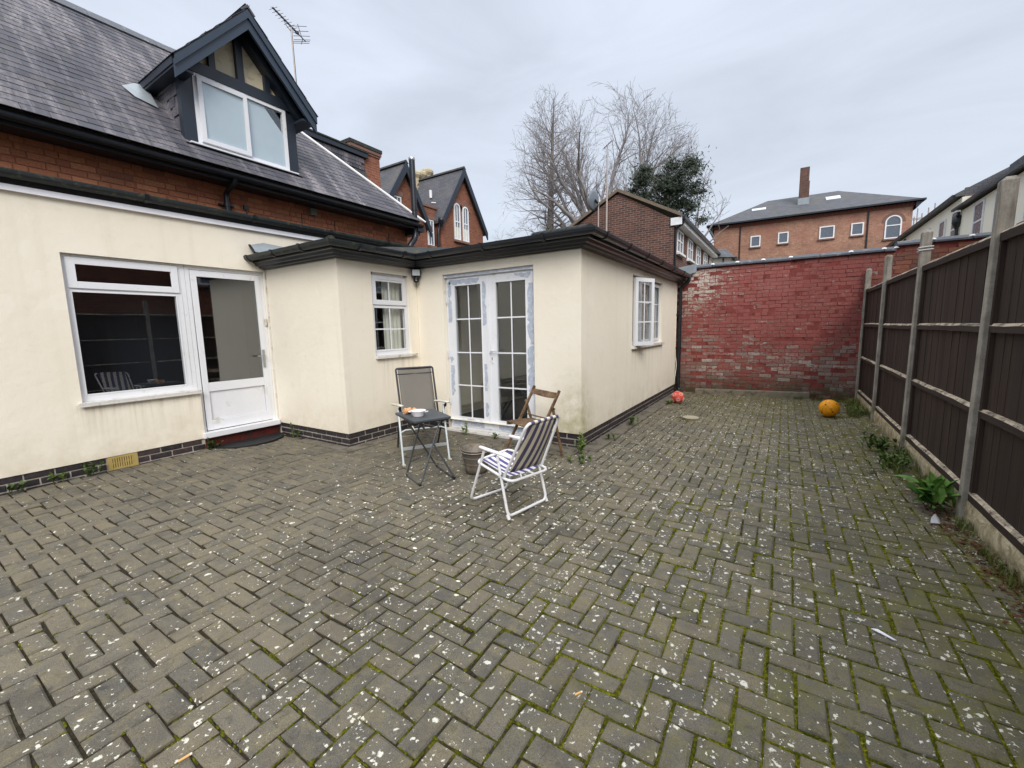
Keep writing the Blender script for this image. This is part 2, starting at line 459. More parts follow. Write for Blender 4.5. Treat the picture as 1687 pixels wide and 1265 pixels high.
def m_paintbrick(src):
    t = NT('flaking_red_paint_' + src.lower()); r = t.rnd(src); x = t.xyz()
    paint = t.ramp(t.noise(1.4, 5, 0.6), [(0.3, lin((130, 70, 66))), (0.5, lin((146, 80, 75))), (0.75, lin((158, 96, 90)))])
    paint = t.mix(t.mr(t.noise(16, 5, 0.6), 0.45, 0.75, 0, 0.5), paint, lin((122, 62, 59)))
    paint = t.mix(t.mr(r, 0.0, 1.0, 0, 0.15), paint, lin((126, 76, 68)))
    paint = t.mix(t.mr(t.noise(0.9, 6, 0.7, 0.8), 0.48, 0.72, 0, 0.35), paint, lin((122, 62, 59)))
    paint = t.mix(t.mr(t.noise(1.0, 6, 0.7, 0.4, t.mapped((4, 4, 12), loc=(3, 1, 8))), 0.54, 0.72, 0, 0.35), paint, lin((158, 100, 94)))
    rr = t.math('FRACT', t.math('MULTIPLY', r, 7.31))
    bare = t.ramp(rr, [(0.0, lin((150, 140, 132))), (0.35, lin((128, 110, 102))), (0.6, lin((136, 98, 82))), (0.8, lin((172, 166, 158))), (1.0, lin((116, 96, 90)))])
    bare = t.mix(1.0, bare, t.ramp(t.noise(40, 4, 0.7), [(0.3, 0.7), (0.6, 1.1)]), 'MULTIPLY')
    # how readily the paint has come off: a worn band below, white patches top left
    band = t.math('ADD', t.mr(x[2], 1.35, 0.75, 0.0, 0.15), t.mr(x[2], 0.55, 0.15, 0.0, 0.05))
    corner = t.math('MULTIPLY', t.mr(x[0], -0.7, -1.7), t.mr(x[2], 1.5, 2.5))
    amt = t.math('ADD', band, t.math('MULTIPLY', corner, 0.115))
    amt = t.math('ADD', amt, t.mr(t.noise(0.8, 4, 0.6), 0.35, 0.65, -0.05, 0.06))
    amt = t.math('ADD', amt, t.math('MULTIPLY', t.mr(r, 0.0, 1.0, -0.09, 0.09), t.mr(x[2], 1.7, 0.9, 0.35, 1.0)))
    fl = t.noise(1.0, 6, 0.72, 0.6, t.mapped((8, 8, 19)))
    thr = t.math('SUBTRACT', 0.605, amt)
    m = t.math('MULTIPLY', t.mr(t.math('SUBTRACT', fl, thr), -0.01, 0.02), t.mr(t.noise(34, 5, 0.75), 0.36, 0.47))
    m = t.math('MAXIMUM', m, t.math('MULTIPLY', t.mr(t.noise(1.0, 5, 0.7, 0.3, t.mapped((13, 13, 30), loc=(5, 5, 5))), 0.575, 0.605), t.mr(t.noise(1.3, 4, 0.6), 0.40, 0.62, 0.15, 0.9)))
    bare = t.mix(t.math('MULTIPLY', corner, 0.9), bare, lin((214, 206, 196)))
    col = t.mix(m, paint, bare)
    # never painted past the step in the coping
    un = t.math('MULTIPLY', t.mr(x[0], 1.25, 1.75), t.mr(t.noise(2.5, 5, 0.65), 0.30, 0.42))
    col = t.mix(un, col, t.mix(1.0, t.ramp(r, [(0.0, lin((156, 104, 78))), (0.5, lin((134, 86, 68))), (1.0, lin((112, 82, 72)))]), t.ramp(t.noise(30, 4, 0.7), [(0.3, 0.75), (0.7, 1.2)]), 'MULTIPLY'))
    # damp, mossy foot
    ft = t.math('MULTIPLY', t.mr(x[2], 0.5, 0.08), t.mr(t.noise(5, 6, 0.7), 0.25, 0.5))
    col = t.mix(t.math('MULTIPLY', ft, 0.85), col, t.mix(t.noise(30, 3), lin((40, 38, 26)), lin((78, 76, 42))))
    h = t.math('ADD', t.math('MULTIPLY', t.noise(38, 5, 0.65), 1.0), t.math('MULTIPLY', m, -0.5))
    return t.done(t.bsdf(col, t.mix(m, (0.55, 0.55, 0.55, 1), (0.92, 0.92, 0.92, 1)), 0, 0.3, t.bump(h, 0.7, 0.007)))

def m_slate(src):
    t = NT('roof_slate_' + src.lower()); r = t.rnd(src)
    base = t.ramp(r, [(0.0, lin((70, 71, 80))), (0.4, lin((84, 83, 92))), (0.7, lin((60, 61, 70))), (1.0, lin((100, 96, 102)))])
    base = t.mix(t.mr(t.noise(22, 5, 0.6), 0.4, 0.75, 0, 0.4), base, lin((66, 66, 74)))
    # pale lichen run-off streaks down the slope and darker damp ones
    sv = t.mapped((0.32, 2.6, 0.32))
    s1 = t.mr(t.noise(1.25, 6, 0.66, 0.25, sv), 0.48, 0.66, 0, 0.9)
    s1 = t.math('MULTIPLY', s1, t.mr(t.noise(26, 4, 0.7), 0.35, 0.6))
    base = t.mix(s1, base, lin((156, 150, 154)))
    s2 = t.mr(t.noise(1.6, 5, 0.6, 0.2, t.mapped((0.3, 2.1, 0.3), loc=(3, 7, 2))), 0.55, 0.74, 0, 0.55)
    base = t.mix(s2, base, lin((56, 54, 62)))
    base = t.mix(t.mr(t.noise(3.3, 5, 0.66), 0.58, 0.78, 0, 0.4), base, lin((112, 106, 84)))
    return t.done(t.bsdf(base, 0.68, 0, 0.4, t.bump(t.noise(60, 4, 0.6), 0.5, 0.004)))

def m_darkbrick():
    t = NT('blue_engineering_brick'); r = t.rnd('OBJ')
    base = t.ramp(r, [(0.0, lin((40, 37, 41))), (0.5, lin((50, 44, 48))), (0.8, lin((36, 34, 39))), (1.0, lin((66, 54, 55)))])
    base = t.mix(t.mr(t.noise(20, 5, 0.65), 0.5, 0.75, 0, 0.4), base, lin((100, 92, 88)))
    return t.done(t.bsdf(base, 0.5, 0, 0.5, t.bump(t.noise(60, 4), 0.35, 0.003)))

def m_farbrick(name, c1, c2, mort, scale=1.0, rot=(0, 0, 0), bias=0.0, patches=None, swap=True):
    """brickwork too far off to pick bricks apart; mapped by true size on upright walls"""
    t = NT(name); x = t.xyz()
    u = t.math('ADD', x[0], x[1])
    cb = t.n("ShaderNodeCombineXYZ"); t.set(cb.inputs[0], u); t.set(cb.inputs[1], x[2])
    b = t.n("ShaderNodeTexBrick"); t.set(b.inputs['Vector'], cb.outputs[0])
    b.inputs['Color1'].default_value = lin(c1); b.inputs['Color2'].default_value = lin(c2); b.inputs['Mortar'].default_value = lin(mort)
    b.inputs['Scale'].default_value = scale; b.inputs['Mortar Size'].default_value = 0.009; b.inputs['Bias'].default_value = bias
    b.inputs['Brick Width'].default_value = 0.225; b.inputs['Row Height'].default_value = 0.075
    col = t.mix(1.0, b.outputs['Color'], t.ramp(t.noise(1.1, 5, 0.65), [(0.3, 0.78), (0.7, 1.15)]), 'MULTIPLY')
    col = t.mix(1.0, col, t.ramp(t.noise(7, 4, 0.7), [(0.3, 0.80), (0.7, 1.18)]), 'MULTIPLY')
    if patches: col = t.mix(t.mr(t.noise(0.5, 7, 0.72, 0.3), 0.46, 0.62, 0, 0.55), col, lin(patches))
    return t.done(t.bsdf(col, 0.9, 0, 0.2, t.bump(b.outputs['Fac'], 0.5, -0.006)))

def m_farslate(name, c, moss=(96, 92, 70)):
    t = NT(name)
    x = t.xyz(); cb = t.n("ShaderNodeCombineXYZ"); t.set(cb.inputs[0], t.math('ADD', x[0], x[1])); t.set(cb.inputs[1], t.math('MULTIPLY', x[2], 1.4))
    b = t.n("ShaderNodeTexBrick"); t.set(b.inputs['Vector'], cb.outputs[0])
    c = lin(c); k = lambda s: (c[0] * s, c[1] * s, c[2] * s, 1)
    b.inputs['Color1'].default_value = k(0.85); b.inputs['Color2'].default_value = k(1.2); b.inputs['Mortar'].default_value = k(0.55)
    b.inputs['Scale'].default_value = 1.0; b.inputs['Mortar Size'].default_value = 0.012; b.inputs['Brick Width'].default_value = 0.25; b.inputs['Row Height'].default_value = 0.16
    col = t.mix(t.mr(t.noise(0.9, 6, 0.68), 0.50, 0.75, 0, 0.6), b.outputs[0], lin(moss))
    col = t.mix(t.mr(t.noise(2.2, 6, 0.7), 0.55, 0.75, 0, 0.4), col, k(1.9))
    return t.done(t.bsdf(col, 0.65, 0, 0.4))

def m_glass(name, ior=1.75, rough=0.01, tint=(0.95, 0.965, 0.965, 1)):
    t = NT(name)
    tr = t.n("ShaderNodeBsdfTransparent"); tr.inputs[0].default_value = tint
    gl = t.n("ShaderNodeBsdfGlossy"); gl.inputs['Roughness'].default_value = rough; gl.inputs['Color'].default_value = (0.92, 0.96, 1.0, 1)
    lw = t.n("ShaderNodeLayerWeight"); lw.inputs['Blend'].default_value = 0.5
    f0 = ((ior - 1) / (ior + 1)) ** 2
    p5 = t.math('POWER', lw.outputs['Facing'], 5.0)
    frs = t.math('MULTIPLY_ADD', p5, 1 - f0, f0)
    nb = t.bump(t.noise(1.3, 2, 0.4), 0.02, 0.02); t.set(gl.inputs['Normal'], nb)
    mx = t.n("ShaderNodeMixShader"); t.set(mx.inputs[0], frs); t.set(mx.inputs[1], tr.outputs[0]); t.set(mx.inputs[2], gl.outputs[0])
    return t.done(mx)

def m_wood_brown():
    t = NT('brown_fence_board'); x = t.xyz(); r = t.rnd('OBJ')
    g = t.noise(1.0, 6, 0.65, 0.4, t.mapped((60, 60, 1.6)))
    base = t.ramp(t.math('ADD', t.math('MULTIPLY', g, 0.85), t.math('MULTIPLY', r, 0.15)), [(0.2, lin((42, 33, 30))), (0.5, lin((58, 47, 42))), (0.85, lin((84, 70, 62)))])
    base = t.mix(t.mr(t.noise(2.1, 5, 0.6), 0.56, 0.78, 0, 0.35), base, lin((70, 60, 55)))
    return t.done(t.bsdf(base, 0.82, 0, 0.25, t.bump(g, 0.3, 0.002)))

def m_rail():
    t = NT('weathered_fence_rail'); n = t.geo.outputs['Normal']; up = t.xyz(n)[2]
    g = t.noise(1.0, 6, 0.65, 0.4, t.mapped((50, 2, 50)))
    base = t.ramp(g, [(0.25, lin((46, 38, 35))), (0.6, lin((64, 54, 49))), (0.85, lin((84, 72, 64)))])
    # paint has lifted off the upper, rain-beaten arris: bare pale timber
    m = t.math('MULTIPLY', t.mr(up, 0.3, 0.55), t.mr(t.noise(11, 6, 0.75, 0.5), 0.36, 0.54))
    return t.done(t.bsdf(t.mix(m, base, t.mix(g, lin((176, 158, 132)), lin((226, 214, 192)))), 0.85, 0, 0.25, t.bump(g, 0.4, 0.003)))

def m_post():
    t = NT('concrete_fence_post'); x = t.xyz()
    g = t.noise(130, 4, 0.7); n = t.noise(7, 6, 0.65, 0.3)
    base = t.ramp(n, [(0.25, lin((130, 124, 114))), (0.55, lin((166, 160, 150))), (0.8, lin((186, 180, 168)))])
    base = t.mix(1.0, base, t.ramp(g, [(0.25, 0.75), (0.55, 1.0), (0.8, 1.15)]), 'MULTIPLY')
    st = t.math('MULTIPLY', t.mr(x[2], 1.9, 2.4), t.mr(t.noise(1, 5, 0.6, 0.3, t.mapped((26, 26, 3))), 0.40, 0.7))
    base = t.mix(st, base, lin((92, 84, 74)))
    gr = t.math('MULTIPLY', t.mr(x[2], 0.4, 0.0), t.mr(t.noise(9, 4), 0.4, 0.7))
    base = t.mix(gr, base, lin((96, 92, 56)))
    return t.done(t.bsdf(base, 0.9, 0, 0.2, t.bump(g, 0.7, 0.004)))

def m_gravelboard():
    t = NT('rock_faced_gravel_board'); n = t.noise(11, 6, 0.68, 0.6)
    base = t.ramp(n, [(0.3, lin((124, 112, 86))), (0.5, lin((192, 178, 146))), (0.7, lin((222, 211, 184)))])
    x = t.xyz(); gr = t.math('MULTIPLY', t.mr(x[2], 0.14, 0.0), t.mr(t.noise(6, 5), 0.35, 0.65))
    base = t.mix(gr, base, lin((78, 76, 44)))
    return t.done(t.bsdf(base, 0.92, 0, 0.2, t.bump(n, 1.0, 0.03)))

def m_wood_chair():
    t = NT('weathered_chair_wood'); g = t.noise(1.0, 6, 0.65, 0.6, t.mapped((24, 24, 24)))
    base = t.ramp(g, [(0.3, lin((78, 60, 46))), (0.55, lin((122, 98, 74))), (0.8, lin((152, 128, 100)))])
    base = t.mix(t.mr(t.noise(8, 5, 0.65), 0.5, 0.68, 0, 0.8), base, lin((70, 52, 40)))
    return t.done(t.bsdf(base, 0.7, 0, 0.3, t.bump(g, 0.3, 0.002)))

def m_stripe(axis_a, axis_b, n, c1, c2):
    """woven stripes printed across the cloth from point a to point b"""
    a = Vector(axis_a); b = Vector(axis_b); d = b - a; k = d / d.length_squared
    t = NT('striped_canvas'); dt = t.n("ShaderNodeVectorMath", operation='DOT_PRODUCT')
    sb = t.n("ShaderNodeVectorMath", operation='SUBTRACT'); t.set(sb.inputs[0], t.pos); sb.inputs[1].default_value = a
    t.set(dt.inputs[0], sb.outputs[0]); dt.inputs[1].default_value = k
    f = t.math('FRACT', t.math('MULTIPLY', dt.outputs['Value'], n / 2.0)); m = t.mr(f, 0.485, 0.515)
    m = t.math('SUBTRACT', m, t.math('GREATER_THAN', f, 0.995))
    col = t.mix(m, lin(c1), lin(c2))
    w = t.noise(420, 2, 0.5); col = t.mix(1.0, col, t.ramp(w, [(0.3, 0.85), (0.7, 1.1)]), 'MULTIPLY')
    col = t.mix(t.mr(t.noise(9, 5, 0.6), 0.5, 0.8, 0, 0.18), col, lin((150, 140, 110)))
    return t.done(t.bsdf(col, 0.85, 0, 0.2, t.bump(w, 0.2, 0.001)))

def m_leaf(name, c1, c2, c3):
    t = NT(name); r = t.rnd('OBJ'); n = t.noise(14, 4, 0.6)
    col = t.ramp(t.math('ADD', t.math('MULTIPLY', n, 0.6), t.math('MULTIPLY', r, 0.4)), [(0.25, lin(c1)), (0.5, lin(c2)), (0.75, lin(c3))])
    col = t.mix(t.mr(t.noise(55, 4, 0.65), 0.5, 0.75, 0, 0.5), col, lin(c1))
    return t.done(t.bsdf(col, 0.6, 0, 0.35, t.bump(t.noise(60, 3), 0.4, 0.004)))

M = {}
M['paver'] = m_paver('OBJ'); M['paver_s'] = m_paver('GEO'); M['bed'] = m_bed()
M['render'] = m_render()
M['redbrick'] = m_redbrick('OBJ'); M['redbrick_s'] = m_redbrick('GEO')
M['paintbrick'] = m_paintbrick('OBJ'); M['paintbrick_s'] = m_paintbrick('GEO')
M['slate'] = m_slate('OBJ'); M['slate_s'] = m_slate('GEO')
M['darkbrick'] = m_darkbrick()
M['mortar'] = simple('grey_mortar', (182, 174, 164), 0.95, 0, 0.1, 0.2, 8, 120, 0.5)
M['mortar_red'] = simple('paint_covered_mortar', (126, 66, 62), 0.9, 0, 0.2, 0.35, 6, 90, 0.6, dirt=(52, 34, 32), dirt_amt=0.25)
M['mortar_house'] = simple('buff_mortar', (158, 108, 84), 0.95, 0, 0.1, 0.2, 6, 120, 0.4)
M['upvc'] = simple('white_upvc', (226, 228, 234), 0.32, 0, 0.5, 0.035, 3, 40, dirt=(200, 198, 190), dirt_amt=0.02)
M['upvc_old'] = simple('dirty_white_sill', (214, 212, 208), 0.45, 0, 0.45, 0.07, 5, 60, dirt=(150, 142, 126), dirt_amt=0.35)
M['film'] = simple('peeling_blue_grey_film', (172, 182, 200), 0.35, 0, 0.5, 0.10, 14, 90, dirt=(206, 210, 218), dirt_amt=0.45)
M['black'] = simple('black_gutter_plastic', (26, 31, 39), 0.34, 0, 0.5, 0.15, 5, 60, dirt=(44, 48, 48), dirt_amt=0.12)
M['black_moss'] = simple('mossy_black_gutter', (40, 46, 48), 0.5, 0, 0.4, 0.2, 8, 60, dirt=(80, 82, 62), dirt_amt=0.25)
M['blackpaint'] = simple('blue_black_timber_paint', (34, 42, 54), 0.4, 0, 0.5, 0.15, 5, 70)
M['bargepaint'] = simple('slate_grey_bargeboard_paint', (48, 60, 76), 0.4, 0, 0.5, 0.1, 5, 70)
M['strip'] = simple('white_trim_strip', (232, 233, 242), 0.4, 0, 0.45, 0.05, 4, 50)
M['lead'] = simple('grey_lead_flashing', (150, 158, 164), 0.45, 0.3, 0.5, 0.15, 6, 50)
M['hip'] = simple('white_mortar_fillet', (226, 226, 228), 0.8, 0, 0.2, 0.08, 9, 70)
M['felt'] = simple('mossy_roof_felt', (58, 60, 60), 0.9, 0, 0.2, 0.25, 4, 80, 0.5, dirt=(84, 82, 62), dirt_amt=0.35)
M['glass'] = m_glass('window_glass', 1.75)
M['glass_dull'] = m_glass('dull_door_glass', 2.4, 0.03, (0.45, 0.46, 0.46, 1))
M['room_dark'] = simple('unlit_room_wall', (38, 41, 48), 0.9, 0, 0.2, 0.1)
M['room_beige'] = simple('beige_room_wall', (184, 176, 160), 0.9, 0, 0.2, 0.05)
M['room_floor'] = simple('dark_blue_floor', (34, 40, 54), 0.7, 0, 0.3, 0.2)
M['curtain'] = simple('net_curtain', (206, 204, 192), 0.9, 0, 0.1, 0.1, 5, 200)
M['blind'] = simple('pale_blue_blind', (206, 220, 232), 0.8, 0, 0.2, 0.03)
M['table_wood'] = simple('indoor_table_wood', (150, 104, 66), 0.5, 0, 0.4, 0.2)
M['chrome'] = simple('brushed_metal', (176, 178, 180), 0.3, 0.9, 0.5, 0.05)
M['board'] = m_wood_brown(); M['rail'] = m_rail(); M['post'] = m_post(); M['gravelboard'] = m_gravelboard()
M['concrete'] = simple('concrete', (126, 118, 104), 0.9, 0, 0.2, 0.2, 5, 110, 0.6, dirt=(80, 76, 54), dirt_amt=0.35)
M['cement'] = simple('cement_margin', (112, 106, 96), 0.92, 0, 0.2, 0.22, 4, 130, 0.6, dirt=(70, 66, 54), dirt_amt=0.4)
M['coping'] = simple('blue_grey_ridge_tile', (82, 86, 94), 0.6, 0, 0.4, 0.2, 6, 80, 0.3, dirt=(146, 148, 142), dirt_amt=0.15)
M['wood'] = m_wood_chair()
M['white_tube'] = simple('white_enamelled_tube', (228, 228, 230), 0.35, 0, 0.5, 0.05, 8, 60, dirt=(170, 160, 140), dirt_amt=0.1)
M['alu'] = simple('pale_grey_frame', (188, 194, 194), 0.4, 0.25, 0.5, 0.08, 8, 60)
M['grey_tube'] = simple('grey_steel_tube', (96, 100, 104), 0.35, 0.6, 0.5, 0.12)
M['char_tube'] = simple('charcoal_frame', (62, 62, 68), 0.45, 0.2, 0.5, 0.12)
M['sling'] = simple('grey_mesh_sling', (122, 118, 112), 0.85, 0, 0.2, 0.06, 5, 300, 0.3)
M['sling_dark'] = simple('dark_mesh_sling', (58, 58, 62), 0.85, 0, 0.2, 0.08, 5, 300, 0.3)
M['tabletop'] = simple('charcoal_table_top', (66, 72, 78), 0.5, 0, 0.45, 0.12, 12, 90, dirt=(96, 100, 102), dirt_amt=0.2)
M['arm_pad'] = simple('dirty_cream_armrest', (206, 202, 188), 0.55, 0, 0.4, 0.1, 12, 90, dirt=(140, 134, 116), dirt_amt=0.25)
M['bowl'] = simple('white_plastic_bowl', (236, 232, 236), 0.3, 0, 0.5, 0.03)
M['bread'] = simple('crusty_bread', (206, 150, 104), 0.85, 0, 0.2, 0.3, 60, 200, 0.5, dirt=(228, 190, 150), dirt_amt=0.5)
M['bucket'] = simple('rusty_galvanised_metal', (128, 122, 114), 0.6, 0.35, 0.4, 0.25, 9, 70, 0.3, dirt=(108, 92, 74), dirt_amt=0.5)
M['redball'] = simple('faded_red_ball', (206, 78, 66), 0.6, 0, 0.35, 0.12, 14, 60)
M['paleline'] = simple('pale_ball_seam', (226, 186, 172), 0.6, 0, 0.3, 0.05)
M['yellowball'] = simple('orange_yellow_ball', (238, 158, 20), 0.55, 0, 0.4, 0.12, 16, 60, dirt=(120, 70, 10), dirt_amt=0.12)
M['ballmark'] = simple('dark_ball_print', (92, 52, 8), 0.6)
M['plastic_white'] = simple('white_paper_scrap', (238, 238, 242), 0.7, 0, 0.3, 0.03)
M['rubber'] = simple('black_rubber_mat', (32, 33, 36), 0.6, 0, 0.4, 0.2, 30, 160, 0.8)
M['redstep'] = simple('worn_red_step_paint', (92, 32, 28), 0.6, 0, 0.4, 0.3, 6, 60, 0.3, dirt=(44, 34, 34), dirt_amt=0.5)
M['airbrick'] = simple('buff_air_brick', (172, 150, 92), 0.8, 0, 0.3, 0.12, 12, 90, 0.3)
M['void'] = simple('air_brick_slot', (24, 21, 18), 0.9)
M['cream_far'] = simple('cream_far_render', (246, 242, 226), 0.9, 0, 0.2, 0.05, 1.2, 40)
M['farwin'] = simple('far_window_frame', (228, 230, 234), 0.5)
M['farglass'] = simple('far_window_pane', (96, 104, 116), 0.25, 0, 0.5, 0.12)
M['annexbrick'] = m_farbrick('brown_annex_brick', (108, 74, 64), (78, 60, 58), (128, 112, 104))
M['vicbrick'] = m_farbrick('orange_gable_brick', (140, 88, 68), (120, 74, 60), (138, 108, 92))
M['orangebrick'] = m_farbrick('orange_distant_brick', (170, 128, 106), (148, 106, 90), (168, 146, 130), patches=(150, 102, 92))
M['archbrick'] = simple('dark_arch_brick', (124, 94, 84), 0.85)
M['farslate'] = m_farslate('distant_roof_slate', (84, 86, 92)); M['vicslate'] = m_farslate('mossy_gable_slate', (78, 78, 84), (104, 98, 86))
M['stone'] = simple('buff_chimney_stone', (178, 166, 140), 0.9, 0, 0.2, 0.15)
M['bark'] = simple('tree_bark', (116, 110, 106), 0.95, 0, 0.1, 0.2, 3, 20)
M['twig'] = simple('winter_twig', (142, 137, 138), 0.95, 0, 0.1, 0.15, 1, 20)  # twig grey, paled in the colour to stand in for distance haze
M['needles'] = m_leaf('evergreen_needles', (36, 44, 38), (52, 62, 50), (76, 86, 66))
M['leaf'] = m_leaf('dock_leaf', (44, 78, 26), (78, 122, 46), (122, 156, 72))
M['weed'] = m_leaf('weed_green', (40, 58, 24), (72, 94, 38), (112, 128, 58))
M['grassblade'] = m_leaf('rough_grass', (58, 72, 30), (88, 100, 44), (128, 126, 68))
M['deadleaf'] = simple('dead_leaf_litter', (92, 62, 44), 0.9, 0, 0.2, 0.3, 30, 90)
def m_moss():
    t = NT('joint_moss'); n = t.noise(75, 5, 0.7); k = t.noise(2.0, 4, 0.6)
    col = t.ramp(t.math('ADD', t.math('MULTIPLY', n, 0.7), t.math('MULTIPLY', k, 0.3)), [(0.32, lin((36, 40, 10))), (0.5, lin((72, 76, 16))), (0.68, lin((118, 116, 30)))])
    return t.done(t.bsdf(col, 0.95, 0, 0.1, t.bump(t.noise(260, 3), 0.8, 0.003)))
M['mosstuft'] = m_moss()
M['earth'] = simple('bare_earth', (88, 80, 64), 0.95, 0, 0.1, 0.25, 0.4, 20, dirt=(70, 78, 44), dirt_amt=0.4)
M['butt'] = simple('cigarette_filter', (222, 172, 112), 0.8)
M['petal'] = simple('white_crumb', (226, 222, 208), 0.8)
M['aerial'] = simple('dull_aerial_metal', (96, 92, 104), 0.5, 0.5)
M['camplastic'] = simple('black_camera_plastic', (26, 27, 30), 0.35)
M['lampface'] = simple('floodlight_lens', (206, 212, 218), 0.2, 0, 0.6)
M['dish'] = simple('grey_dish', (112, 120, 130), 0.5)
M['pole'] = simple('galvanised_pole', (170, 158, 152), 0.45, 0.4)

def set_rnd(o, per_face):
    """store one random number per face (in file order) for merged pieces"""
    a = o.data.attributes.new('rnd', 'FLOAT', 'FACE')
    a.data.foreach_set('value', per_face)

# ------------------------------------------------------------------ plan (metres; camera stands at 0,0)
X1, X3, X5 = -6.446, -4.788, -2.081       # faces of the three cream walls that look right
Y2, Y4, Y6 = 3.447, 4.824, 10.30          # faces of the two cream walls that look towards us, and the red wall
XF = 1.18                                 # near face of the fence posts
ZS = 2.43                                 # soffit of the low extension

# ================================================================== GROUND
mb = MB()
mb.add([(-300, -300, -0.09), (300, -300, -0.09), (300, 300, -0.09), (-300, 300, -0.09)], [(0, 1, 2, 3)])
mb.build('ground', M['earth'], kind='structure')

def settle(x, y):
    """slow settlement of the block paving, in metres"""
    return 0.010 * mnoise.noise(Vector((x * 0.7, y * 0.7, 3.0))) + 0.004 * mnoise.noise(Vector((x * 2.3, y * 2.3, 9.0))) - 0.004

def in_yard(x, y, m=0.0):
    if y > Y6 + m or y < -1.9 - m or x > 1.27 + m: return False
    if y < Y2 + 0.0: return x > X1 - 0.02 - m
    if y < Y4: return x > X3 - 0.02 - m
    return x > X5 - 0.02 - m

# bed of moss and dirt the joints show
mb = MB(); st = 0.05
nx = int((1.30 + 6.52) / st) + 1; ny = int((10.30 + 1.95) / st) + 1
def mossy(x, y):
    return min(1.0, max(0.0, (x + 2.9) / 3.0 * 0.85 + 0.05 + 0.5 * mnoise.noise(Vector((x * 1.3, y * 1.3, 1.7)))))
vs = [(-6.52 + i * st, -1.95 + j * st, settle(-6.52 + i * st, -1.95 + j * st) - 0.0115 + 0.0035 * mossy(-6.52 + i * st, -1.95 + j * st)) for j in range(ny) for i in range(nx)]
mb.add(vs, [(j * nx + i, j * nx + i + 1, (j + 1) * nx + i + 1, (j + 1) * nx + i) for j in range(ny - 1) for i in range(nx - 1)], True)
paving = mb.build('pavement', M['bed'], kind='structure')

PW = 0.1036
PX0, PY0 = -1.132, 1.124
def paver_mesh(seed):
    q = random.Random(seed); L, W = 2 * PW - 0.0105, PW - 0.0105; c = 0.0058; j = 0.0026
    ring = []
    for z, ins in ((-0.05, 0.0), (-0.006, 0.0), (0.0, c)):
        for sx, sy in ((-1, -1), (1, -1), (1, 1), (-1, 1)):
            ring.append((sx * (L / 2 - ins) + q.uniform(-j, j), sy * (W / 2 - ins) + q.uniform(-j, j), z + (q.uniform(-0.0012, 0.0012) if z == 0 else 0)))
    if seed % 3 == 0:                      # a knocked-off corner
        k = q.randrange(4); x, y, z = ring[8 + k]; ring[8 + k] = (x * 0.86, y * 0.74, z - 0.003); x, y, z = ring[4 + k]; ring[4 + k] = (x * 0.95, y * 0.9, z - 0.004)
    f = [(8, 9, 10, 11)]
    for a in (0, 4):
        for k in range(4): f.append((a + k, a + (k + 1) % 4, a + 4 + (k + 1) % 4, a + 4 + k))
    return ring, f
PAVERS = [paver_mesh(s) for s in range(10)]
pm = []
for k, (v, f) in enumerate(PAVERS):
    me = bpy.data.meshes.new('paver'); me.from_pydata(v, [], f); me.materials.append(M['paver']); pm.append(me)
cells = []
for i in range(-70, 40):
    for j in range(-40, 100):
        k = (i + j) % 4
        x = PX0 + i * PW; y = PY0 + j * PW
        if k == 0: cx, cy, a = x + PW, y + PW / 2, 0.0
        elif k == 2: cx, cy, a = x + PW / 2, y + PW, pi / 2
        else: continue
        if in_yard(cx, cy) and cy < Y6 - 0.03: cells.append((cx, cy, a))
MANHOLE = (-1.235, 7.33)
cells = [c for c in cells if (c[0] - MANHOLE[0]) ** 2 + (c[1] - MANHOLE[1]) ** 2 > 0.15 ** 2]
def view_key(p):
    v = Vector((p[0], p[1], 0)) - Vector((0, 0, 1.5)); d = v.dot(_f)
    if d < 0.3: return 1e6 + v.length
    px, py = v.dot(_r) / d * 700.4, v.dot(_u) / d * 700.4
    return v.length + (1e5 if abs(px) > 850 or abs(py) > 640 else 0)
cells.sort(key=view_key)
big = MB(); rn = []
gaps = []
for n, (cx, cy, a) in enumerate(cells):
    a2 = a + R.gauss(0, 0.010) + (pi if R.random() < 0.5 else 0)
    z = settle(cx, cy) + R.gauss(0, 0.0017) - (R.uniform(0.002, 0.007) if R.random() < 0.03 else 0)
    dz = (settle(cx + 0.05, cy) - settle(cx - 0.05, cy)) / 0.1; dy = (settle(cx, cy + 0.05) - settle(cx, cy - 0.05)) / 0.1
    m = Matrix.Translation((cx + R.gauss(0, 0.0014), cy + R.gauss(0, 0.0014), z)) @ Matrix.Rotation(-dz + R.gauss(0, 0.010), 4, 'Y') @ Matrix.Rotation(dy + R.gauss(0, 0.008), 4, 'X') @ Matrix.Rotation(a2, 4, 'Z')
    k = R.randrange(10)
    if n < 300:
        inst('paver', pm[k], paving, m)
    else:
        v, f = PAVERS[k]; big.add([m @ Vector(p) for p in v], f); r = R.random(); rn += [r] * len(f)
    gaps.append((cx, cy, a, z))
o = big.build('paver_field', M['paver_s'], paving, kind='stuff'); set_rnd(o, rn)

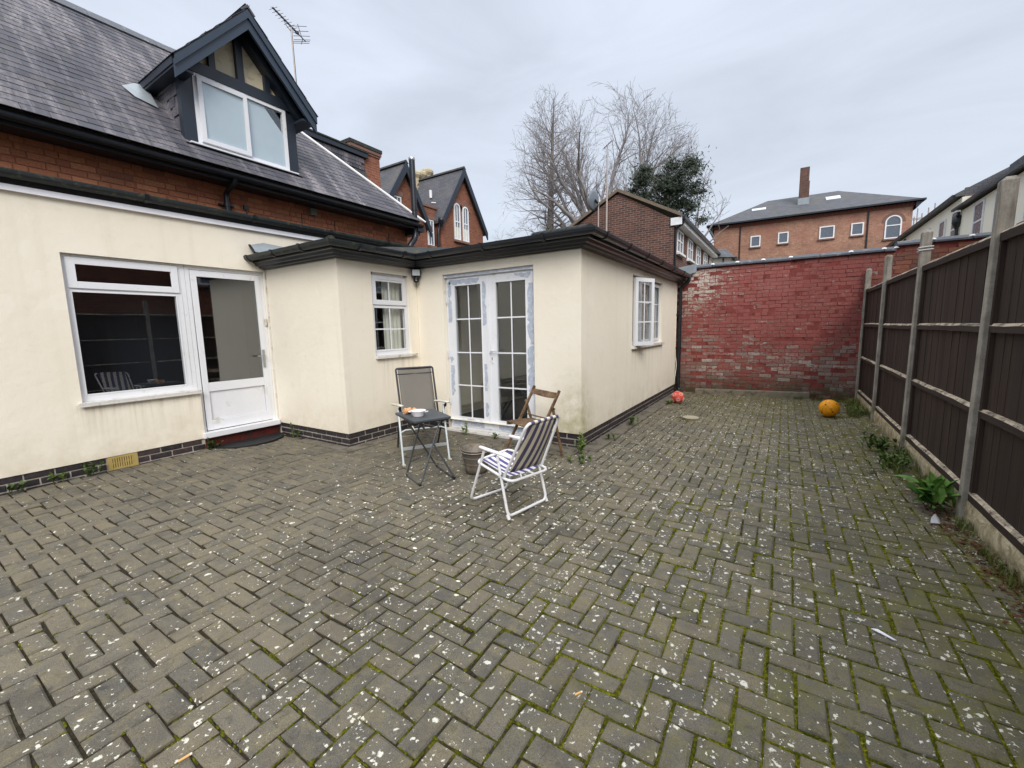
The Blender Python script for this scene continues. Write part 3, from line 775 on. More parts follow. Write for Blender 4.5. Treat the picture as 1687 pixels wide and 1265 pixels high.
# moss growing up out of the joints, thicker towards the middle and right
mb = MB()
for cx, cy, a, z in gaps:
    v = Vector((cx, cy, 0)).length
    if v > 6.5: continue
    dens = mossy(cx, cy) * 0.95 + 0.04
    nb = int((15 if v < 3.5 else 8) * dens * R.uniform(0.5, 1.4))
    for q in range(nb):
        s = R.uniform(-PW, PW); t = PW / 2 * R.choice((-1, 1))
        endj = R.random() < 0.3
        if endj: s, t = R.choice((-1, 1)) * PW, R.uniform(-PW / 2, PW / 2)
        x = cx + s * cos(a) - t * sin(a) + R.gauss(0, 0.002); y = cy + s * sin(a) + t * cos(a) + R.gauss(0, 0.002)
        if not in_yard(x, y): continue
        la, lb = R.uniform(0.007, 0.022), R.uniform(0.0035, 0.0065); h = R.uniform(0.001, 0.0042)
        if endj: la, lb = lb, la
        k = 7; ring = []
        for i in range(k):
            t1_ = 6.283 * i / k; u = cos(t1_) * la * R.uniform(0.7, 1.25); w = sin(t1_) * lb * R.uniform(0.7, 1.4)
            ring.append((x + u * cos(a) - w * sin(a), y + u * sin(a) + w * cos(a), z - 0.009))
        mid = [(x + (p[0] - x) * 0.65, y + (p[1] - y) * 0.65, z - 0.006 + h * R.uniform(0.5, 1.0)) for p in ring]
        mb.add(ring + mid + [(x, y, z - 0.006 + h)], [(i, (i + 1) % k, k + (i + 1) % k, k + i) for i in range(k)] + [(k + i, k + (i + 1) % k, 2 * k) for i in range(k)], True)
mb.build('joint_moss', M['mosstuft'], paving, kind='stuff')

# cement margins along the walls
mb = MB()
mb.box(X3 + 0.01, X3 + 0.22, Y2 - 0.2, Y4 - 0.012, -0.06, 0.006)
mb.box(X3 + 0.22, X5 - 0.02, Y4 - 0.24, Y4 - 0.012, -0.06, 0.004)
mb.box(X5 + 0.012, X5 + 0.22, Y4 - 0.05, Y6 - 0.32, -0.06, 0.008)
mb.box(X1 + 0.7, X3 + 0.01, Y2 - 0.16, Y2 - 0.012, -0.06, 0.004)
mb.build('path', M['cement'], kind='structure')

# round cover let into the far paving
t = thing('manhole_cover', (MANHOLE[0], MANHOLE[1], 0), 'pale round drain cover set flush in the mossy far paving', 'drain cover')
mb = MB(); mb.lathe([(0.0, 0.012), (0.115, 0.012), (0.125, 0.008), (0.125, -0.04)], (MANHOLE[0], MANHOLE[1], 0), 28, False); mb.build('lid', simple('pale_cover', (168, 160, 140), 0.9, 0, 0.2, 0.12, 8, 90, 0.4), t)
mb = MB(); mb.lathe([(0.132, -0.04), (0.132, 0.009), (0.15, 0.009), (0.15, -0.04)], (MANHOLE[0], MANHOLE[1], 0), 28, False); mb.build('rim', M['concrete'], t)

# crumbs and petals scattered by the chairs, dead leaves by the fence
mb = MB()
for k in range(260):
    x = R.gauss(-2.2, 0.75); y = R.gauss(3.2, 0.6)
    if not in_yard(x, y, -0.1): continue
    r = R.uniform(0.005, 0.017); ph = R.uniform(0, 6.28); z = settle(x, y) + 0.003
    n = 6; ring = [(x + cos(ph + 6.283 * i / n) * r * R.uniform(0.5, 1.3), y + sin(ph + 6.283 * i / n) * r * R.uniform(0.4, 0.9), z) for i in range(n)]
    mb.add(ring + [(x, y, z + R.uniform(0.002, 0.008))], [(i, (i + 1) % n, n) for i in range(n)])
for k in range(120):
    x = R.uniform(-1.6, 0.9); y = R.uniform(2.0, 6.5)
    r = R.uniform(0.004, 0.011); ph = R.uniform(0, 6.28); z = settle(x, y) + 0.003; n = 5
    ring = [(x + cos(ph + 6.283 * i / n) * r * R.uniform(0.5, 1.3), y + sin(ph + 6.283 * i / n) * r * R.uniform(0.4, 0.9), z) for i in range(n)]
    mb.add(ring + [(x, y, z + 0.004)], [(i, (i + 1) % n, n) for i in range(n)])
mb.build('crumbs', M['petal'], kind='stuff', label='white crumbs and petals strewn on the paving about the chairs')
mb = MB()
for k in range(800):
    y = R.uniform(2.2, 5.2); x = 1.13 + R.gauss(0, 0.045) - (0.04 if y > 4 else 0)
    r = R.uniform(0.006, 0.02); ph = R.uniform(0, 6.28); z = settle(x, y) + R.uniform(0.002, 0.02)
    a = Vector((cos(ph) * r, sin(ph) * r, R.uniform(-0.004, 0.008))); b = Vector((-sin(ph) * r * 0.5, cos(ph) * r * 0.5, R.uniform(-0.004, 0.008))); c = Vector((x, y, z))
    mb.add([c - a, c + b, c + a, c - b], [(0, 1, 2, 3)])
mb.build('litter', M['deadleaf'], kind='stuff', label='brown dead leaf litter along the foot of the fence')

# ================================================================== CREAM EXTENSION
ext = thing('rendered_extension', (X3, Y2, 0), 'low cream rendered extension with black gutters, white windows and blue brick plinth', 'building')
mb = MB()
wall(mb, 'x', X1, 1, -1.6, Y2 + 0.02, 0.149, 2.97, [(1.334, 2.4525, 0.80, 2.405), (2.4525, 3.425, 0.149, 2.405)], 0.14, 3.05, [(0, 1), (1, 3), (1, 0)])
mb.quad((X1, 2.4525, 0.149), (X1, 2.4525, 0.80), (X1 - 0.14, 2.4525, 0.80), (X1 - 0.14, 2.4525, 0.149))
mb.build('wall', M['render'], ext)
mb = MB(); wall(mb, 'x', X1, 1, Y2 + 0.021, 6.87, 2.3, 3.05, [], 0.14, 3.05); mb.build('wall', M['render'], ext)
mb = MB(); wall(mb, 'y', Y2, -1, X1 + 0.002, X3, 0.174, ZS + 0.05, [], 0.12); mb.build('wall', M['render'], ext)
SW = (3.972, 4.655, 1.165, 2.322)
mb = MB(); wall(mb, 'x', X3, 1, Y2 + 0.1201, Y4 - 0.001, 0.174, ZS + 0.05, [SW], 0.12); mb.build('wall', M['render'], ext)
FD = (-4.262, -2.735, 0.1739, 2.308)
mb = MB(); wall(mb, 'y', Y4, -1, X3 + 0.001, X5, 0.174, ZS + 0.05, [FD], 0.14); mb.build('wall', M['render'], ext)
BW = (6.87, 8.83, 1.185, 2.325)
mb = MB(); wall(mb, 'x', X5, 1, Y4 + 0.1401, Y6 - 0.12, 0.174, ZS + 0.05, [BW], 0.12); mb.build('wall', M['render'], ext)

# plinth: mortar core and single bricks
core = MB()
core.box(X1 - 0.12, X1 - 0.020, -1.6, 2.452, -0.08, 0.149)
core.box(X1 - 0.10, X3 - 0.020, Y2 + 0.020, Y2 + 0.1, -0.08, 0.174)
core.box(X3 - 0.1, X3 - 0.020, Y2 + 0.1005, Y4 + 0.1, -0.08, 0.174)
core.box(X3 - 0.0195, FD[0], Y4 + 0.020, Y4 + 0.1, -0.08, 0.174)
core.box(FD[1], X5 - 0.020, Y4 + 0.020, Y4 + 0.1, -0.08, 0.174)
core.box(X5 - 0.1, X5 - 0.020, Y4 + 0.1005, Y6 - 0.12, -0.08, 0.174)
core.build('mortar', M['mortar'], ext)
bm_ = MB(); bm_.box(-0.1045, 0.1045, -0.03, 0.03, -0.0305, 0.0305); BRM = bm_.mesh('brick', M['darkbrick']); bevel_mesh(BRM, 0.004, 1)
AIR = (1.468, 1.735)
def plinth(axis, c, out, a0, a1, top, skip=None):
    z = top - 0.0325; row = 0
    while z > -0.06:
        a = a0 + (0.0 if row % 2 == 0 else -0.1125)
        while a < a1 - 0.02:
            lo = max(a, a0) + 0.006; hi = min(a + 0.225, a1) - 0.008
            if hi - lo > 0.03 and not (skip and hi > skip[0] and lo < skip[1]):
                L = hi - lo; cc = (lo + hi) / 2; off = c - out * (0.03 + 0.009 + R.uniform(0, 0.003))
                loc = (off, cc, z + R.gauss(0, 0.001)) if axis == 'x' else (cc, off, z + R.gauss(0, 0.001))
                m = Matrix.Translation(loc) @ (Matrix.Rotation(pi / 2, 4, 'Z') if axis == 'x' else Matrix()) @ Matrix.Diagonal((L / 0.209, 1, 1, 1))
                inst('brick', BRM, ext, m)
            a += 0.225
        z -= 0.075; row += 1
plinth('x', X1, 1, -0.3, AIR[0] - 0.006, 0.146)
plinth('x', X1, 1, AIR[1] + 0.006, 2.452, 0.146)
plinth('y', Y2, -1, X1 + 0.02, X3, 0.170)
plinth('x', X3, 1, Y2 + 0.05, Y4 - 0.02, 0.170)
plinth('y', Y4, -1, X3, FD[0], 0.170)
plinth('y', Y4, -1, FD[1], X5, 0.170)
plinth('x', X5, 1, Y4 + 0.05, Y6 - 0.14, 0.170)

# terracotta air brick
mb = MB(); y0, y1, z0, z1 = AIR[0], AIR[1], -0.012, 0.143
mb.box(X1 - 0.05, X1 - 0.012, y0, y1, z0, z1); mb.box(X1 - 0.012, X1 - 0.002, y0, y1, z0, z0 + 0.022); mb.box(X1 - 0.012, X1 - 0.002, y0, y1, z1 - 0.022, z1)
mb.box(X1 - 0.012, X1 - 0.002, y0, y0 + 0.04, z0 + 0.022, z1 - 0.022); mb.box(X1 - 0.012, X1 - 0.002, y1 - 0.04, y1, z0 + 0.022, z1 - 0.022)
mb.box(X1 - 0.012, X1 - 0.003, y0 + 0.04, y1 - 0.04, 0.062, 0.069)
nS = 9; w = (y1 - y0 - 0.08) / nS
for k in range(nS):
    mb.box(X1 - 0.012, X1 - 0.0025, y0 + 0.04 + k * w + w * 0.28, y0 + 0.04 + k * w + w * 0.95, z0 + 0.022, 0.062)
    mb.box(X1 - 0.012, X1 - 0.0025, y0 + 0.04 + k * w + w * 0.28, y0 + 0.04 + k * w + w * 0.95, 0.069, z1 - 0.022)
ab = mb.build('air_brick', M['airbrick'], ext)
mb = MB(); mb.box(X1 - 0.014, X1 - 0.0115, y0 + 0.04, y1 - 0.04, z0 + 0.022, z1 - 0.022); mb.build('vent_slot', M['void'], ab)

# step below the kitchen door
mb = MB(); mb.box(X1 - 0.14, X1 - 0.012, 2.4525, Y2 - 0.001, -0.08, 0.148); mb.build('doorstep', M['redstep'], ext)

# --- windows and doors -------------------------------------------------
def bars(mb, axis, c0, c1, a0, a1, z0, z1, w, wb=None, wt=None):
    """a rectangular frame of four bars, butted; axis 'x': plane x=c, a runs along y"""
    wb = w if wb is None else wb; wt = w if wt is None else wt
    def b(p0, p1, q0, q1):
        if axis == 'x': mb.box(c0, c1, p0, p1, q0, q1)
        else: mb.box(p0, p1, c0, c1, q0, q1)
    b(a0, a0 + w, z0, z1); b(a1 - w, a1, z0, z1); b(a0 + w, a1 - w, z0, z0 + wb); b(a0 + w, a1 - w, z1 - wt, z1)
def pane(axis, c, a0, a1, z0, z1, parent, mat='glass', name='pane'):
    mb = MB()
    if axis == 'x': mb.box(c - 0.008, c, a0, a1, z0, z1)
    else: mb.box(a0, a1, c - 0.004, c + 0.004, z0, z1)
    return mb.build(name, M[mat], parent)
def soft(o, w=0.004, seg=2):
    bevel_mesh(o.data, w, seg); return o

# big kitchen window
F = X1 - 0.05
mb = MB(); bars(mb, 'x', F - 0.06, F, 1.337, 2.450, 0.803, 2.400, 0.05, 0.075, 0.045); mb.box(F - 0.055, F - 0.003, 1.387, 2.330, 2.012, 2.052); mb.box(F - 0.056, F - 0.002, 2.330, 2.3999, 0.878, 2.355)
win = soft(mb.build('window', M['upvc'], ext))
mb = MB(); bars(mb, 'x', F - 0.004, F + 0.014, 1.372, 2.372, 2.045, 2.372, 0.072); s = soft(mb.build('vent_sash', M['upvc'], win))
pane('x', F + 0.002, 1.452, 2.290, 2.120, 2.300, win)
mb = MB(); bars(mb, 'x', F - 0.004, F + 0.004, 1.380, 2.345, 0.872, 2.016, 0.014); soft(mb.build('glazing_bead', M['upvc'], win), 0.002, 1)
pane('x', F - 0.008, 1.386, 2.345, 0.878, 2.010, win)
mb = MB(); mb.box(F - 0.02, X1 + 0.045, 1.295, 2.452, 0.775, 0.8025); mb.box(X1 + 0.038, X1 + 0.046, 1.295, 2.452, 0.755, 0.7755); soft(mb.build('sill', M['upvc_old'], win), 0.004, 2)
# kitchen door beside it
mb = MB(); bars(mb, 'x', F - 0.06, F, 2.4525, 3.424, 0.152, 2.400, 0.048, 0.06, 0.045); mb.box(F - 0.02, X1 + 0.05, 2.43, 3.43, 0.146, 0.1515); mb.box(F, X1 + 0.06, 2.43, 3.432, 0.1516, 0.222)
dr = soft(mb.build('door', M['upvc'], ext))
L0, L1 = 2.506, 3.372
mb = MB(); bars(mb, 'x', F - 0.05, F + 0.008, L0, L1, 0.232, 2.348, 0.068, 0.13, 0.078); mb.box(F - 0.045, F + 0.006, L0 + 0.068, L1 - 0.068, 0.755, 0.875); soft(mb.build('door_leaf', M['upvc'], dr))
mb = MB(); mb.box(F - 0.03, F - 0.014, L0 + 0.07, L1 - 0.07, 0.364, 0.754); soft(mb.build('door_panel', M['upvc'], dr), 0.003, 1)
pane('x', F - 0.006, L0 + 0.070, L1 - 0.070, 0.878, 2.268, dr, 'glass_dull')
mb = MB(); mb.box(F + 0.008, F + 0.018, 3.312, 3.344, 1.02, 1.28); mb.tube([(F + 0.018, 3.328, 1.19), (F + 0.055, 3.328, 1.19), (F + 0.06, 3.318, 1.19), (F + 0.06, 3.215, 1.192)], 0.009, 8); mb.box(F + 0.018, F + 0.024, 3.318, 3.338, 1.05, 1.09); mb.build('handle', M['chrome'], dr)
mb = MB(); mb.box(F + 0.001, F + 0.03, 3.386, 3.414, 1.63, 1.73); mb.box(F + 0.03, F + 0.034, 3.39, 3.41, 1.645, 1.67); soft(mb.build('door_bell', M['arm_pad'], dr), 0.004, 2)
# trim between frame and side wall
mb = MB(); mb.box(X1 - 0.012, X1 + 0.008, 3.4255, Y2 - 0.001, 0.16, 2.43); mb.build('door_trim', M['upvc_old'], dr)

# small window beside the inner corner
F = X3 - 0.045
mb = MB(); bars(mb, 'x', F - 0.06, F, SW[0] + 0.003, SW[1] - 0.003, 1.168, 2.296, 0.045, 0.075, 0.05); mb.box(F - 0.055, F - 0.003, SW[0] + 0.048, SW[1] - 0.048, 1.855, 1.90); mb.box(F - 0.03, F + 0.002, SW[0] + 0.06, SW[1] - 0.06, 2.2965, 2.318)
win = soft(mb.build('window', M['upvc'], ext))
mb = MB(); bars(mb, 'x', F - 0.003, F + 0.014, SW[0] + 0.03, SW[1] - 0.03, 1.885, 2.272, 0.066); soft(mb.build('vent_sash', M['upvc'], win))
mb = MB(); bars(mb, 'x', F - 0.003, F + 0.006, SW[0] + 0.03, SW[1] - 0.04, 1.228, 1.862, 0.024); soft(mb.build('glazing_bead', M['upvc'], win), 0.002, 1)
ym = (SW[0] + SW[1]) / 2 - 0.01
pane('x', F + 0.002, SW[0] + 0.096, SW[1] - 0.096, 1.951, 2.206, win); pane('x', F - 0.006, SW[0] + 0.05, SW[1] - 0.06, 1.245, 1.85, win)
mb = MB(); mb.box(F + 0.003, F + 0.008, ym - 0.009, ym + 0.009, 1.951, 2.206); mb.build('glazing_bar', M['upvc'], win)
mb = MB(); mb.box(F - 0.005, F + 0.001, ym - 0.009, ym + 0.009, 1.252, 1.838); mb.box(F - 0.005, F + 0.0005, SW[0] + 0.05, ym - 0.0092, 1.533, 1.551); mb.box(F - 0.005, F + 0.0005, ym + 0.0092, SW[1] - 0.06, 1.533, 1.551); mb.build('glazing_bar', M['upvc'], win)
mb = MB(); mb.box(F - 0.02, X3 + 0.045, SW[0] - 0.005, SW[1] + 0.085, 1.128, 1.1675); soft(mb.build('sill', M['upvc_old'], win), 0.004, 2)
mb = MB(); mb.box(F + 0.0145, F + 0.022, SW[0] + 0.12, SW[0] + 0.33, 2.235, 2.258); mb.box(F + 0.0145, F + 0.022, SW[0] + 0.35, SW[1] - 0.10, 2.235, 2.258); soft(mb.build('trickle_vent', M['upvc'], win), 0.003, 1)
# net curtain inside, and twisted wire trim along the bottom of the pane
mb = MB(); pts = []
for k in range(25):
    y = SW[0] + 0.30 + k * 0.0145; pts.append((F - 0.11 + 0.012 * sin(k * 1.25), y))
mb.add([(p[0], p[1], 1.15) for p in pts] + [(p[0], p[1], 2.3) for p in pts], [(k, k + 1, 25 + k + 1, 25 + k) for k in range(24)], True)
mb.build('net_curtain', M['curtain'], win)
mb = MB(); pts = [(F - 0.05, SW[0] + 0.07 + k * 0.012, 1.275 + (0.018 if k % 4 == 2 else 0.0) + 0.004 * sin(k)) for k in range(40)]; mb.tube(pts, 0.002, 4); mb.build('lace_edge', M['petal'], win)

# french doors
F = Y4 + 0.07
mb = MB(); bars(mb, 'y', F, F + 0.06, -4.258, -2.739, 0.035, 2.262, 0.045, 0.05, 0.045); mb.box(-4.258, -2.739, Y4 + 0.03, F + 0.03, 2.2625, 2.305)
fd = soft(mb.build('french_door', M['upvc'], ext))
mb = MB(); mb.box(-4.29, -2.71, Y4 - 0.05, F + 0.02, -0.004, 0.0345); soft(mb.build('threshold', M['upvc_old'], fd), 0.004, 2)
XM = -3.502
def leafdoor(a0, a1, p0, p1, right):
    mb = MB(); f0 = F - 0.012
    z0, z1, q0, q1 = 0.070, 2.240, 0.205, 2.147
    mb.box(a0, p0, f0, F + 0.045, z0, z1); mb.box(p1, a1, f0, F + 0.045, z0, z1); mb.box(p0, p1, f0, F + 0.045, z0, q0); mb.box(p0, p1, f0, F + 0.045, q1, z1)
    lf = soft(mb.build('door_leaf', M['upvc'], fd))
    xm = (p0 + p1) / 2; zs = [q0 + (q1 - q0) * k / 4 for k in range(5)]
    for k in range(4):
        for (b0, b1) in ((p0, xm), (xm, p1)): pane('y', F + 0.018, b0 + 0.0005, b1 - 0.0005, zs[k] + 0.0005, zs[k + 1] - 0.0005, fd)
    mb = MB(); mb.box(xm - 0.0095, xm + 0.0095, F + 0.006, F + 0.013, q0, q1)
    for k in (1, 2, 3): mb.box(p0, xm - 0.0096, F + 0.0065, F + 0.013, zs[k] - 0.0095, zs[k] + 0.0095); mb.box(xm + 0.0096, p1, F + 0.0065, F + 0.013, zs[k] - 0.0095, zs[k] + 0.0095)
    mb.build('glazing_bar', M['upvc'], fd)
    mb = MB(); bars(mb, 'y', F - 0.016, F + 0.006, p0 - 0.003, p1 + 0.003, q0 - 0.003, q1 + 0.003, 0.014); soft(mb.build('glazing_bead', M['upvc'], fd), 0.003, 1)
leafdoor(-4.225, XM - 0.003, -4.098, -3.608, False)
leafdoor(XM + 0.001, -2.772, -3.372, -2.880, True)
mb = MB(); mb.box(XM - 0.02, XM + 0.022, F - 0.026, F - 0.0125, 0.08, 2.23); soft(mb.build('meeting_bar', M['upvc'], fd), 0.004, 2)
mb = MB(); xh = -3.445
mb.box(xh - 0.015, xh + 0.015, F - 0.022, F - 0.0123, 1.03, 1.29); mb.tube([(xh, F - 0.022, 1.21), (xh, F - 0.06, 1.21), (xh + 0.01, F - 0.066, 1.21), (xh + 0.12, F - 0.066, 1.213)], 0.010, 8); mb.build('handle', M['upvc'], fd)
mb = MB(); mb.box(xh - 0.005, xh + 0.005, F - 0.0235, F - 0.0222, 1.075, 1.115); mb.build('keyhole', M['void'], fd)
for z in (0.45, 1.15, 1.95):
    mb = MB(); mb.tube([(-4.236, F - 0.02, z - 0.05), (-4.236, F - 0.02, z + 0.05)], 0.011, 8); mb.build('hinge', M['upvc'], fd)
# torn strips of protective film still on the frame
def film(pts_edge, horizontal, lo, hi, y):
    """ragged strip: runs along z (or x) between lo and hi"""
    q = random.Random(int(lo * 977 + hi * 131 + pts_edge[0] * 53)); n = max(4, int(abs(hi - lo) / 0.045)); A = []; B = []
    a, b = pts_edge
    for k in range(n + 1):
        s = lo + (hi - lo) * k / n + q.uniform(-0.01, 0.01)
        ja = a + (b - a) * max(0, q.gauss(0.0, 0.10)); jb = b - (b - a) * max(0, q.gauss(0.08, 0.20))
        if k in (0, n): jb = a + (b - a) * q.uniform(0.3, 0.9)
        A.append((s, ja)); B.append((s, jb))
    mb = MB()
    P = (lambda s, e: (s, y, e)) if horizontal else (lambda s, e: (e, y, s))
    for k in range(n): mb.quad(P(*A[k]), P(*A[k + 1]), P(*B[k + 1]), P(*B[k]))
    mb.build('protective_film', M['film'], fd)
y = F - 0.0135
film((-4.222, -4.150), False, 1.62, 2.20, y); film((-4.213, -4.135), False, 0.52, 0.98, y); film((-4.219, -4.150), False, 1.02, 1.12, y)
film((2.232, 2.152), True, -4.20, -3.64, y); film((-3.596, -3.522), False, 1.55, 2.18, y); film((-3.590, -3.530), False, 0.62, 1.02, y); film((-3.588, -3.524), False, 0.24, 0.46, y)
film((-2.775, -2.870), False, 1.30, 2.10, y); film((-2.776, -2.872), False, 0.62, 1.28, y); film((2.236, 2.156), True, -3.05, -2.80, y)
film((0.078, 0.190), True, -4.20, -3.63, y); film((0.078, 0.185), True, -3.36, -2.80, y)
film((2.303, 2.270), True, -4.24, -2.76, Y4 + 0.0285)

# long side window with its near light standing open
F = X5 - 0.055
mb = MB(); bars(mb, 'x', F - 0.06, F, BW[0] + 0.004, BW[1] - 0.004, 1.19, 2.30, 0.05, 0.06, 0.05); mb.box(F - 0.055, F - 0.002, 7.46, 7.53, 1.25, 2.25); mb.box(F - 0.055, F - 0.002, 8.14, 8.20, 1.25, 2.25)
win = soft(mb.build('window', M['upvc'], ext))
for (a0, a1) in ((7.53, 8.14), (8.20, 8.776)):
    pane('x', F - 0.02, a0, a1, 1.25, 2.25, win)
    am = (a0 + a1) / 2; mb = MB(); mb.box(F - 0.019, F - 0.012, am - 0.009, am + 0.009, 1.25, 2.25)
    for z in (1.583, 1.916): mb.box(F - 0.019, F - 0.0125, a0, am - 0.0095, z - 0.009, z + 0.009); mb.box(F - 0.019, F - 0.0125, am + 0.0095, a1, z - 0.009, z + 0.009)
    mb.build('glazing_bar', M['upvc'], win)
    mb = MB(); bars(mb, 'x', F - 0.002, F + 0.012, a0 - 0.025, a1 + 0.025, 1.22, 2.28, 0.05); soft(mb.build('sash', M['upvc'], win))
# the open casement, hinged at the near jamb
ang = radians(22); hx, hy = X5 + 0.0, BW[0] + 0.03; Lw = 0.47
ex = Vector((sin(ang), cos(ang), 0)); nx_ = Vector((cos(ang), -sin(ang), 0)); z0, z1 = 1.19, 2.275
def oc(mb, a0, a1, q0, q1, t0, t1):
    p = Vector((hx, hy, 0)); A = p + ex * a0; B = p + ex * a1
    mb.prism([A + nx_ * t0 + Vector((0, 0, q0)), B + nx_ * t0 + Vector((0, 0, q0)), B + nx_ * t1 + Vector((0, 0, q0)), A + nx_ * t1 + Vector((0, 0, q0))], (0, 0, q1 - q0))
mb = MB(); w = 0.062
oc(mb, 0, w, z0, z1, 0, 0.055); oc(mb, Lw - w, Lw, z0, z1, 0, 0.055); oc(mb, w, Lw - w, z0, z0 + w, 0, 0.055); oc(mb, w, Lw - w, z1 - w, z1, 0, 0.055)
cs = mb.build('open_casement', M['upvc'], win)
mb = MB(); oc(mb, w, Lw - w, z0 + w, z1 - w, 0.024, 0.032); mb.build('pane', M['glass'], win)
mb = MB(); xm = Lw / 2; oc(mb, xm - 0.009, xm + 0.009, z0 + w, z1 - w, 0.033, 0.040)
for k in (1, 2):
    z = z0 + w + (z1 - z0 - 2 * w) * k / 3
    oc(mb, w, xm - 0.0095, z - 0.009, z + 0.009, 0.033, 0.0395); oc(mb, xm + 0.0095, Lw - w, z - 0.009, z + 0.009, 0.033, 0.0395)
mb.build('glazing_bar', M['upvc'], win)
mb = MB(); mb.box(F - 0.02, X5 + 0.05, BW[0] - 0.03, BW[1] + 0.03, 1.138, 1.1845); soft(mb.build('sill', M['upvc_old'], win), 0.004, 2)
for c0, amp in ((6.95, 0.02), (7.6, 0.02), (8.2, 0.02)):
    mb = MB(); n = 30; pts = [(F - 0.17 + amp * sin(k * 1.3), c0 + k * 0.018) for k in range(n)]
    mb.add([(p[0], p[1], 1.1) for p in pts] + [(p[0], p[1], 2.32) for p in pts], [(k, k + 1, n + k + 1, n + k) for k in range(n - 1)], True)
    mb.build('curtain', M['curtain'], win)

# rooms behind the glass
def room(name, x0, x1, y0, y1, z0, z1, wmat, fmat, open_side):
    mb = MB()
    if open_side != '+x': mb.quad((x1, y0, z0), (x1, y1, z0), (x1, y1, z1), (x1, y0, z1))
    mb.quad((x0, y0, z0), (x0, y1, z0), (x0, y1, z1), (x0, y0, z1)); mb.quad((x0, y1, z0), (x1, y1, z0), (x1, y1, z1), (x0, y1, z1))
    if open_side != '-y': mb.quad((x0, y0, z0), (x1, y0, z0), (x1, y0, z1), (x0, y0, z1))
    mb.quad((x0, y0, z1), (x1, y0, z1), (x1, y1, z1), (x0, y1, z1))
    mb.build(name, M[wmat], ext)
    mb = MB(); mb.quad((x0, y0, z0), (x1, y0, z0), (x1, y1, z0), (x0, y1, z0)); mb.build('room_floor', M[fmat], ext)
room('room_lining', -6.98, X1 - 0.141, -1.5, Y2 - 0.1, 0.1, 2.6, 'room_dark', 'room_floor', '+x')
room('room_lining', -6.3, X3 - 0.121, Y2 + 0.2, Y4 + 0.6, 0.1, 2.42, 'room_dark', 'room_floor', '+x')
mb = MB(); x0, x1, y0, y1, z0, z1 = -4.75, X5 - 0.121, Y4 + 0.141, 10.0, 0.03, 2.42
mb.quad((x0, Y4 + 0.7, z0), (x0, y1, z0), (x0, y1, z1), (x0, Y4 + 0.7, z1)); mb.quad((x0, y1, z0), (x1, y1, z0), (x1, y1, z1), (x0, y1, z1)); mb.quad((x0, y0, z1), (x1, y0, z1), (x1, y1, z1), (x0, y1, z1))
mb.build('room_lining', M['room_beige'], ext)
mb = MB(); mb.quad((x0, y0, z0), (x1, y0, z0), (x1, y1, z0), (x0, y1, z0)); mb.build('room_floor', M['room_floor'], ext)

# --- eaves: moulded black cornice, gutter, brackets, roof ------------------
PATH = [(-6.444, Y2), (X3, Y2), (X3, Y4), (X5, Y4), (X5, Y6 - 0.1)]
corn = [(-0.02, ZS), (0.035, ZS), (0.045, ZS + 0.012), (0.085, ZS + 0.018), (0.10, ZS + 0.040), (0.135, ZS + 0.046), (0.15, ZS + 0.078), (0.165, ZS + 0.085), (0.17, ZS + 0.155), (-0.02, ZS + 0.155)]
mb = MB(); sweep(mb, PATH, corn); mb.build('cornice', M['black'], ext)
def gut_prof(r=0.056, c=0.230, z=2.582, t=0.006, n=9):
    o = [(c + r * cos(pi + pi * k / n), z + r * 0.95 * sin(pi + pi * k / n)) for k in range(n + 1)]
    o += [(c + r + 0.004, z + 0.004), (c + r + 0.004, z + 0.016), (c + r - 0.006, z + 0.016)]
    r2 = r - t; o += [(c + r2 * cos(2 * pi - pi * k / n), z + r2 * 0.95 * sin(2 * pi - pi * k / n)) for k in range(n + 1)]
    o += [(c - r + 0.001, z + 0.012), (c - r - 0.003, z + 0.012)]
    return o
gp = gut_prof()
GP = [(-6.62, Y2), (X3, Y2), (X3, Y4), (X5, Y4), (X5, Y6 - 0.02)]
mb = MB(); sweep(mb, GP[:2] + [(X3, Y2 + 0.4)], gp); mb.build('gutter', M['black_moss'], ext)
mb = MB(); sweep(mb, [(X3, Y2 + 0.405), (X3, Y4), (X5, Y4), (X5, Y6 - 0.02)], gp); mb.build('gutter', M['black'], ext)
gb = [(0.165, 2.540), (0.172, 2.528)] + [(0.230 + 0.065 * cos(pi + pi * k / 8), 2.582 + 0.064 * sin(pi + pi * k / 8)) for k in range(1, 9)] + [(0.300, 2.604), (0.281, 2.606), (0.276, 2.56), (0.19, 2.535)]
def bracket(p, q):
    mb = MB(); sweep(mb, [p, q], gb); mb.build('gutter_bracket', M['black'], ext)
for x in (-6.38, -5.75, -5.12): bracket((x - 0.02, Y2), (x + 0.02, Y2))
for y in (3.62, 4.35): bracket((X3, y - 0.02), (X3, y + 0.02))
for x in (-4.25, -3.35, -2.45): bracket((x - 0.02, Y4), (x + 0.02, Y4))
for y in (4.95, 5.85, 6.75, 7.65, 8.55, 9.45): bracket((X5, y - 0.02), (X5, y + 0.02))
# low roof planes with hips
mb = MB(); z0 = 2.588; s = 0.245
def rp(*p): mb.poly(list(p))
xe, ye, xw, yw = X5 + 0.19, Y4 - 0.19, X3 + 0.19, Y2 - 0.19
xr = (X5 + X3) / 2 - 0.1; hr = z0 + (xe - xr) * s
rp((xe, ye, z0), (xe, Y6 - 0.05, z0), (xr, Y6 - 0.05, hr), (xr, ye + (xe - xr), hr))
rp((xw, ye, z0), (xe, ye, z0), (xr, ye + (xe - xr), hr), (xw - 0.4, ye + (xe - xr), hr))
xr2 = -6.40; hr2 = z0 + (xw - xr2) * s * 0.7
rp((xw, yw, z0), (xw, ye, z0), (xw - 0.4, ye + (xe - xr), hr), (xr2, ye + (xe - xr), hr2), (xr2, yw + (xw - xr2) * 0.6, hr2))
rp((xr2, yw, z0), (xw, yw, z0), (xr2, yw + (xw - xr2) * 0.6, hr2))
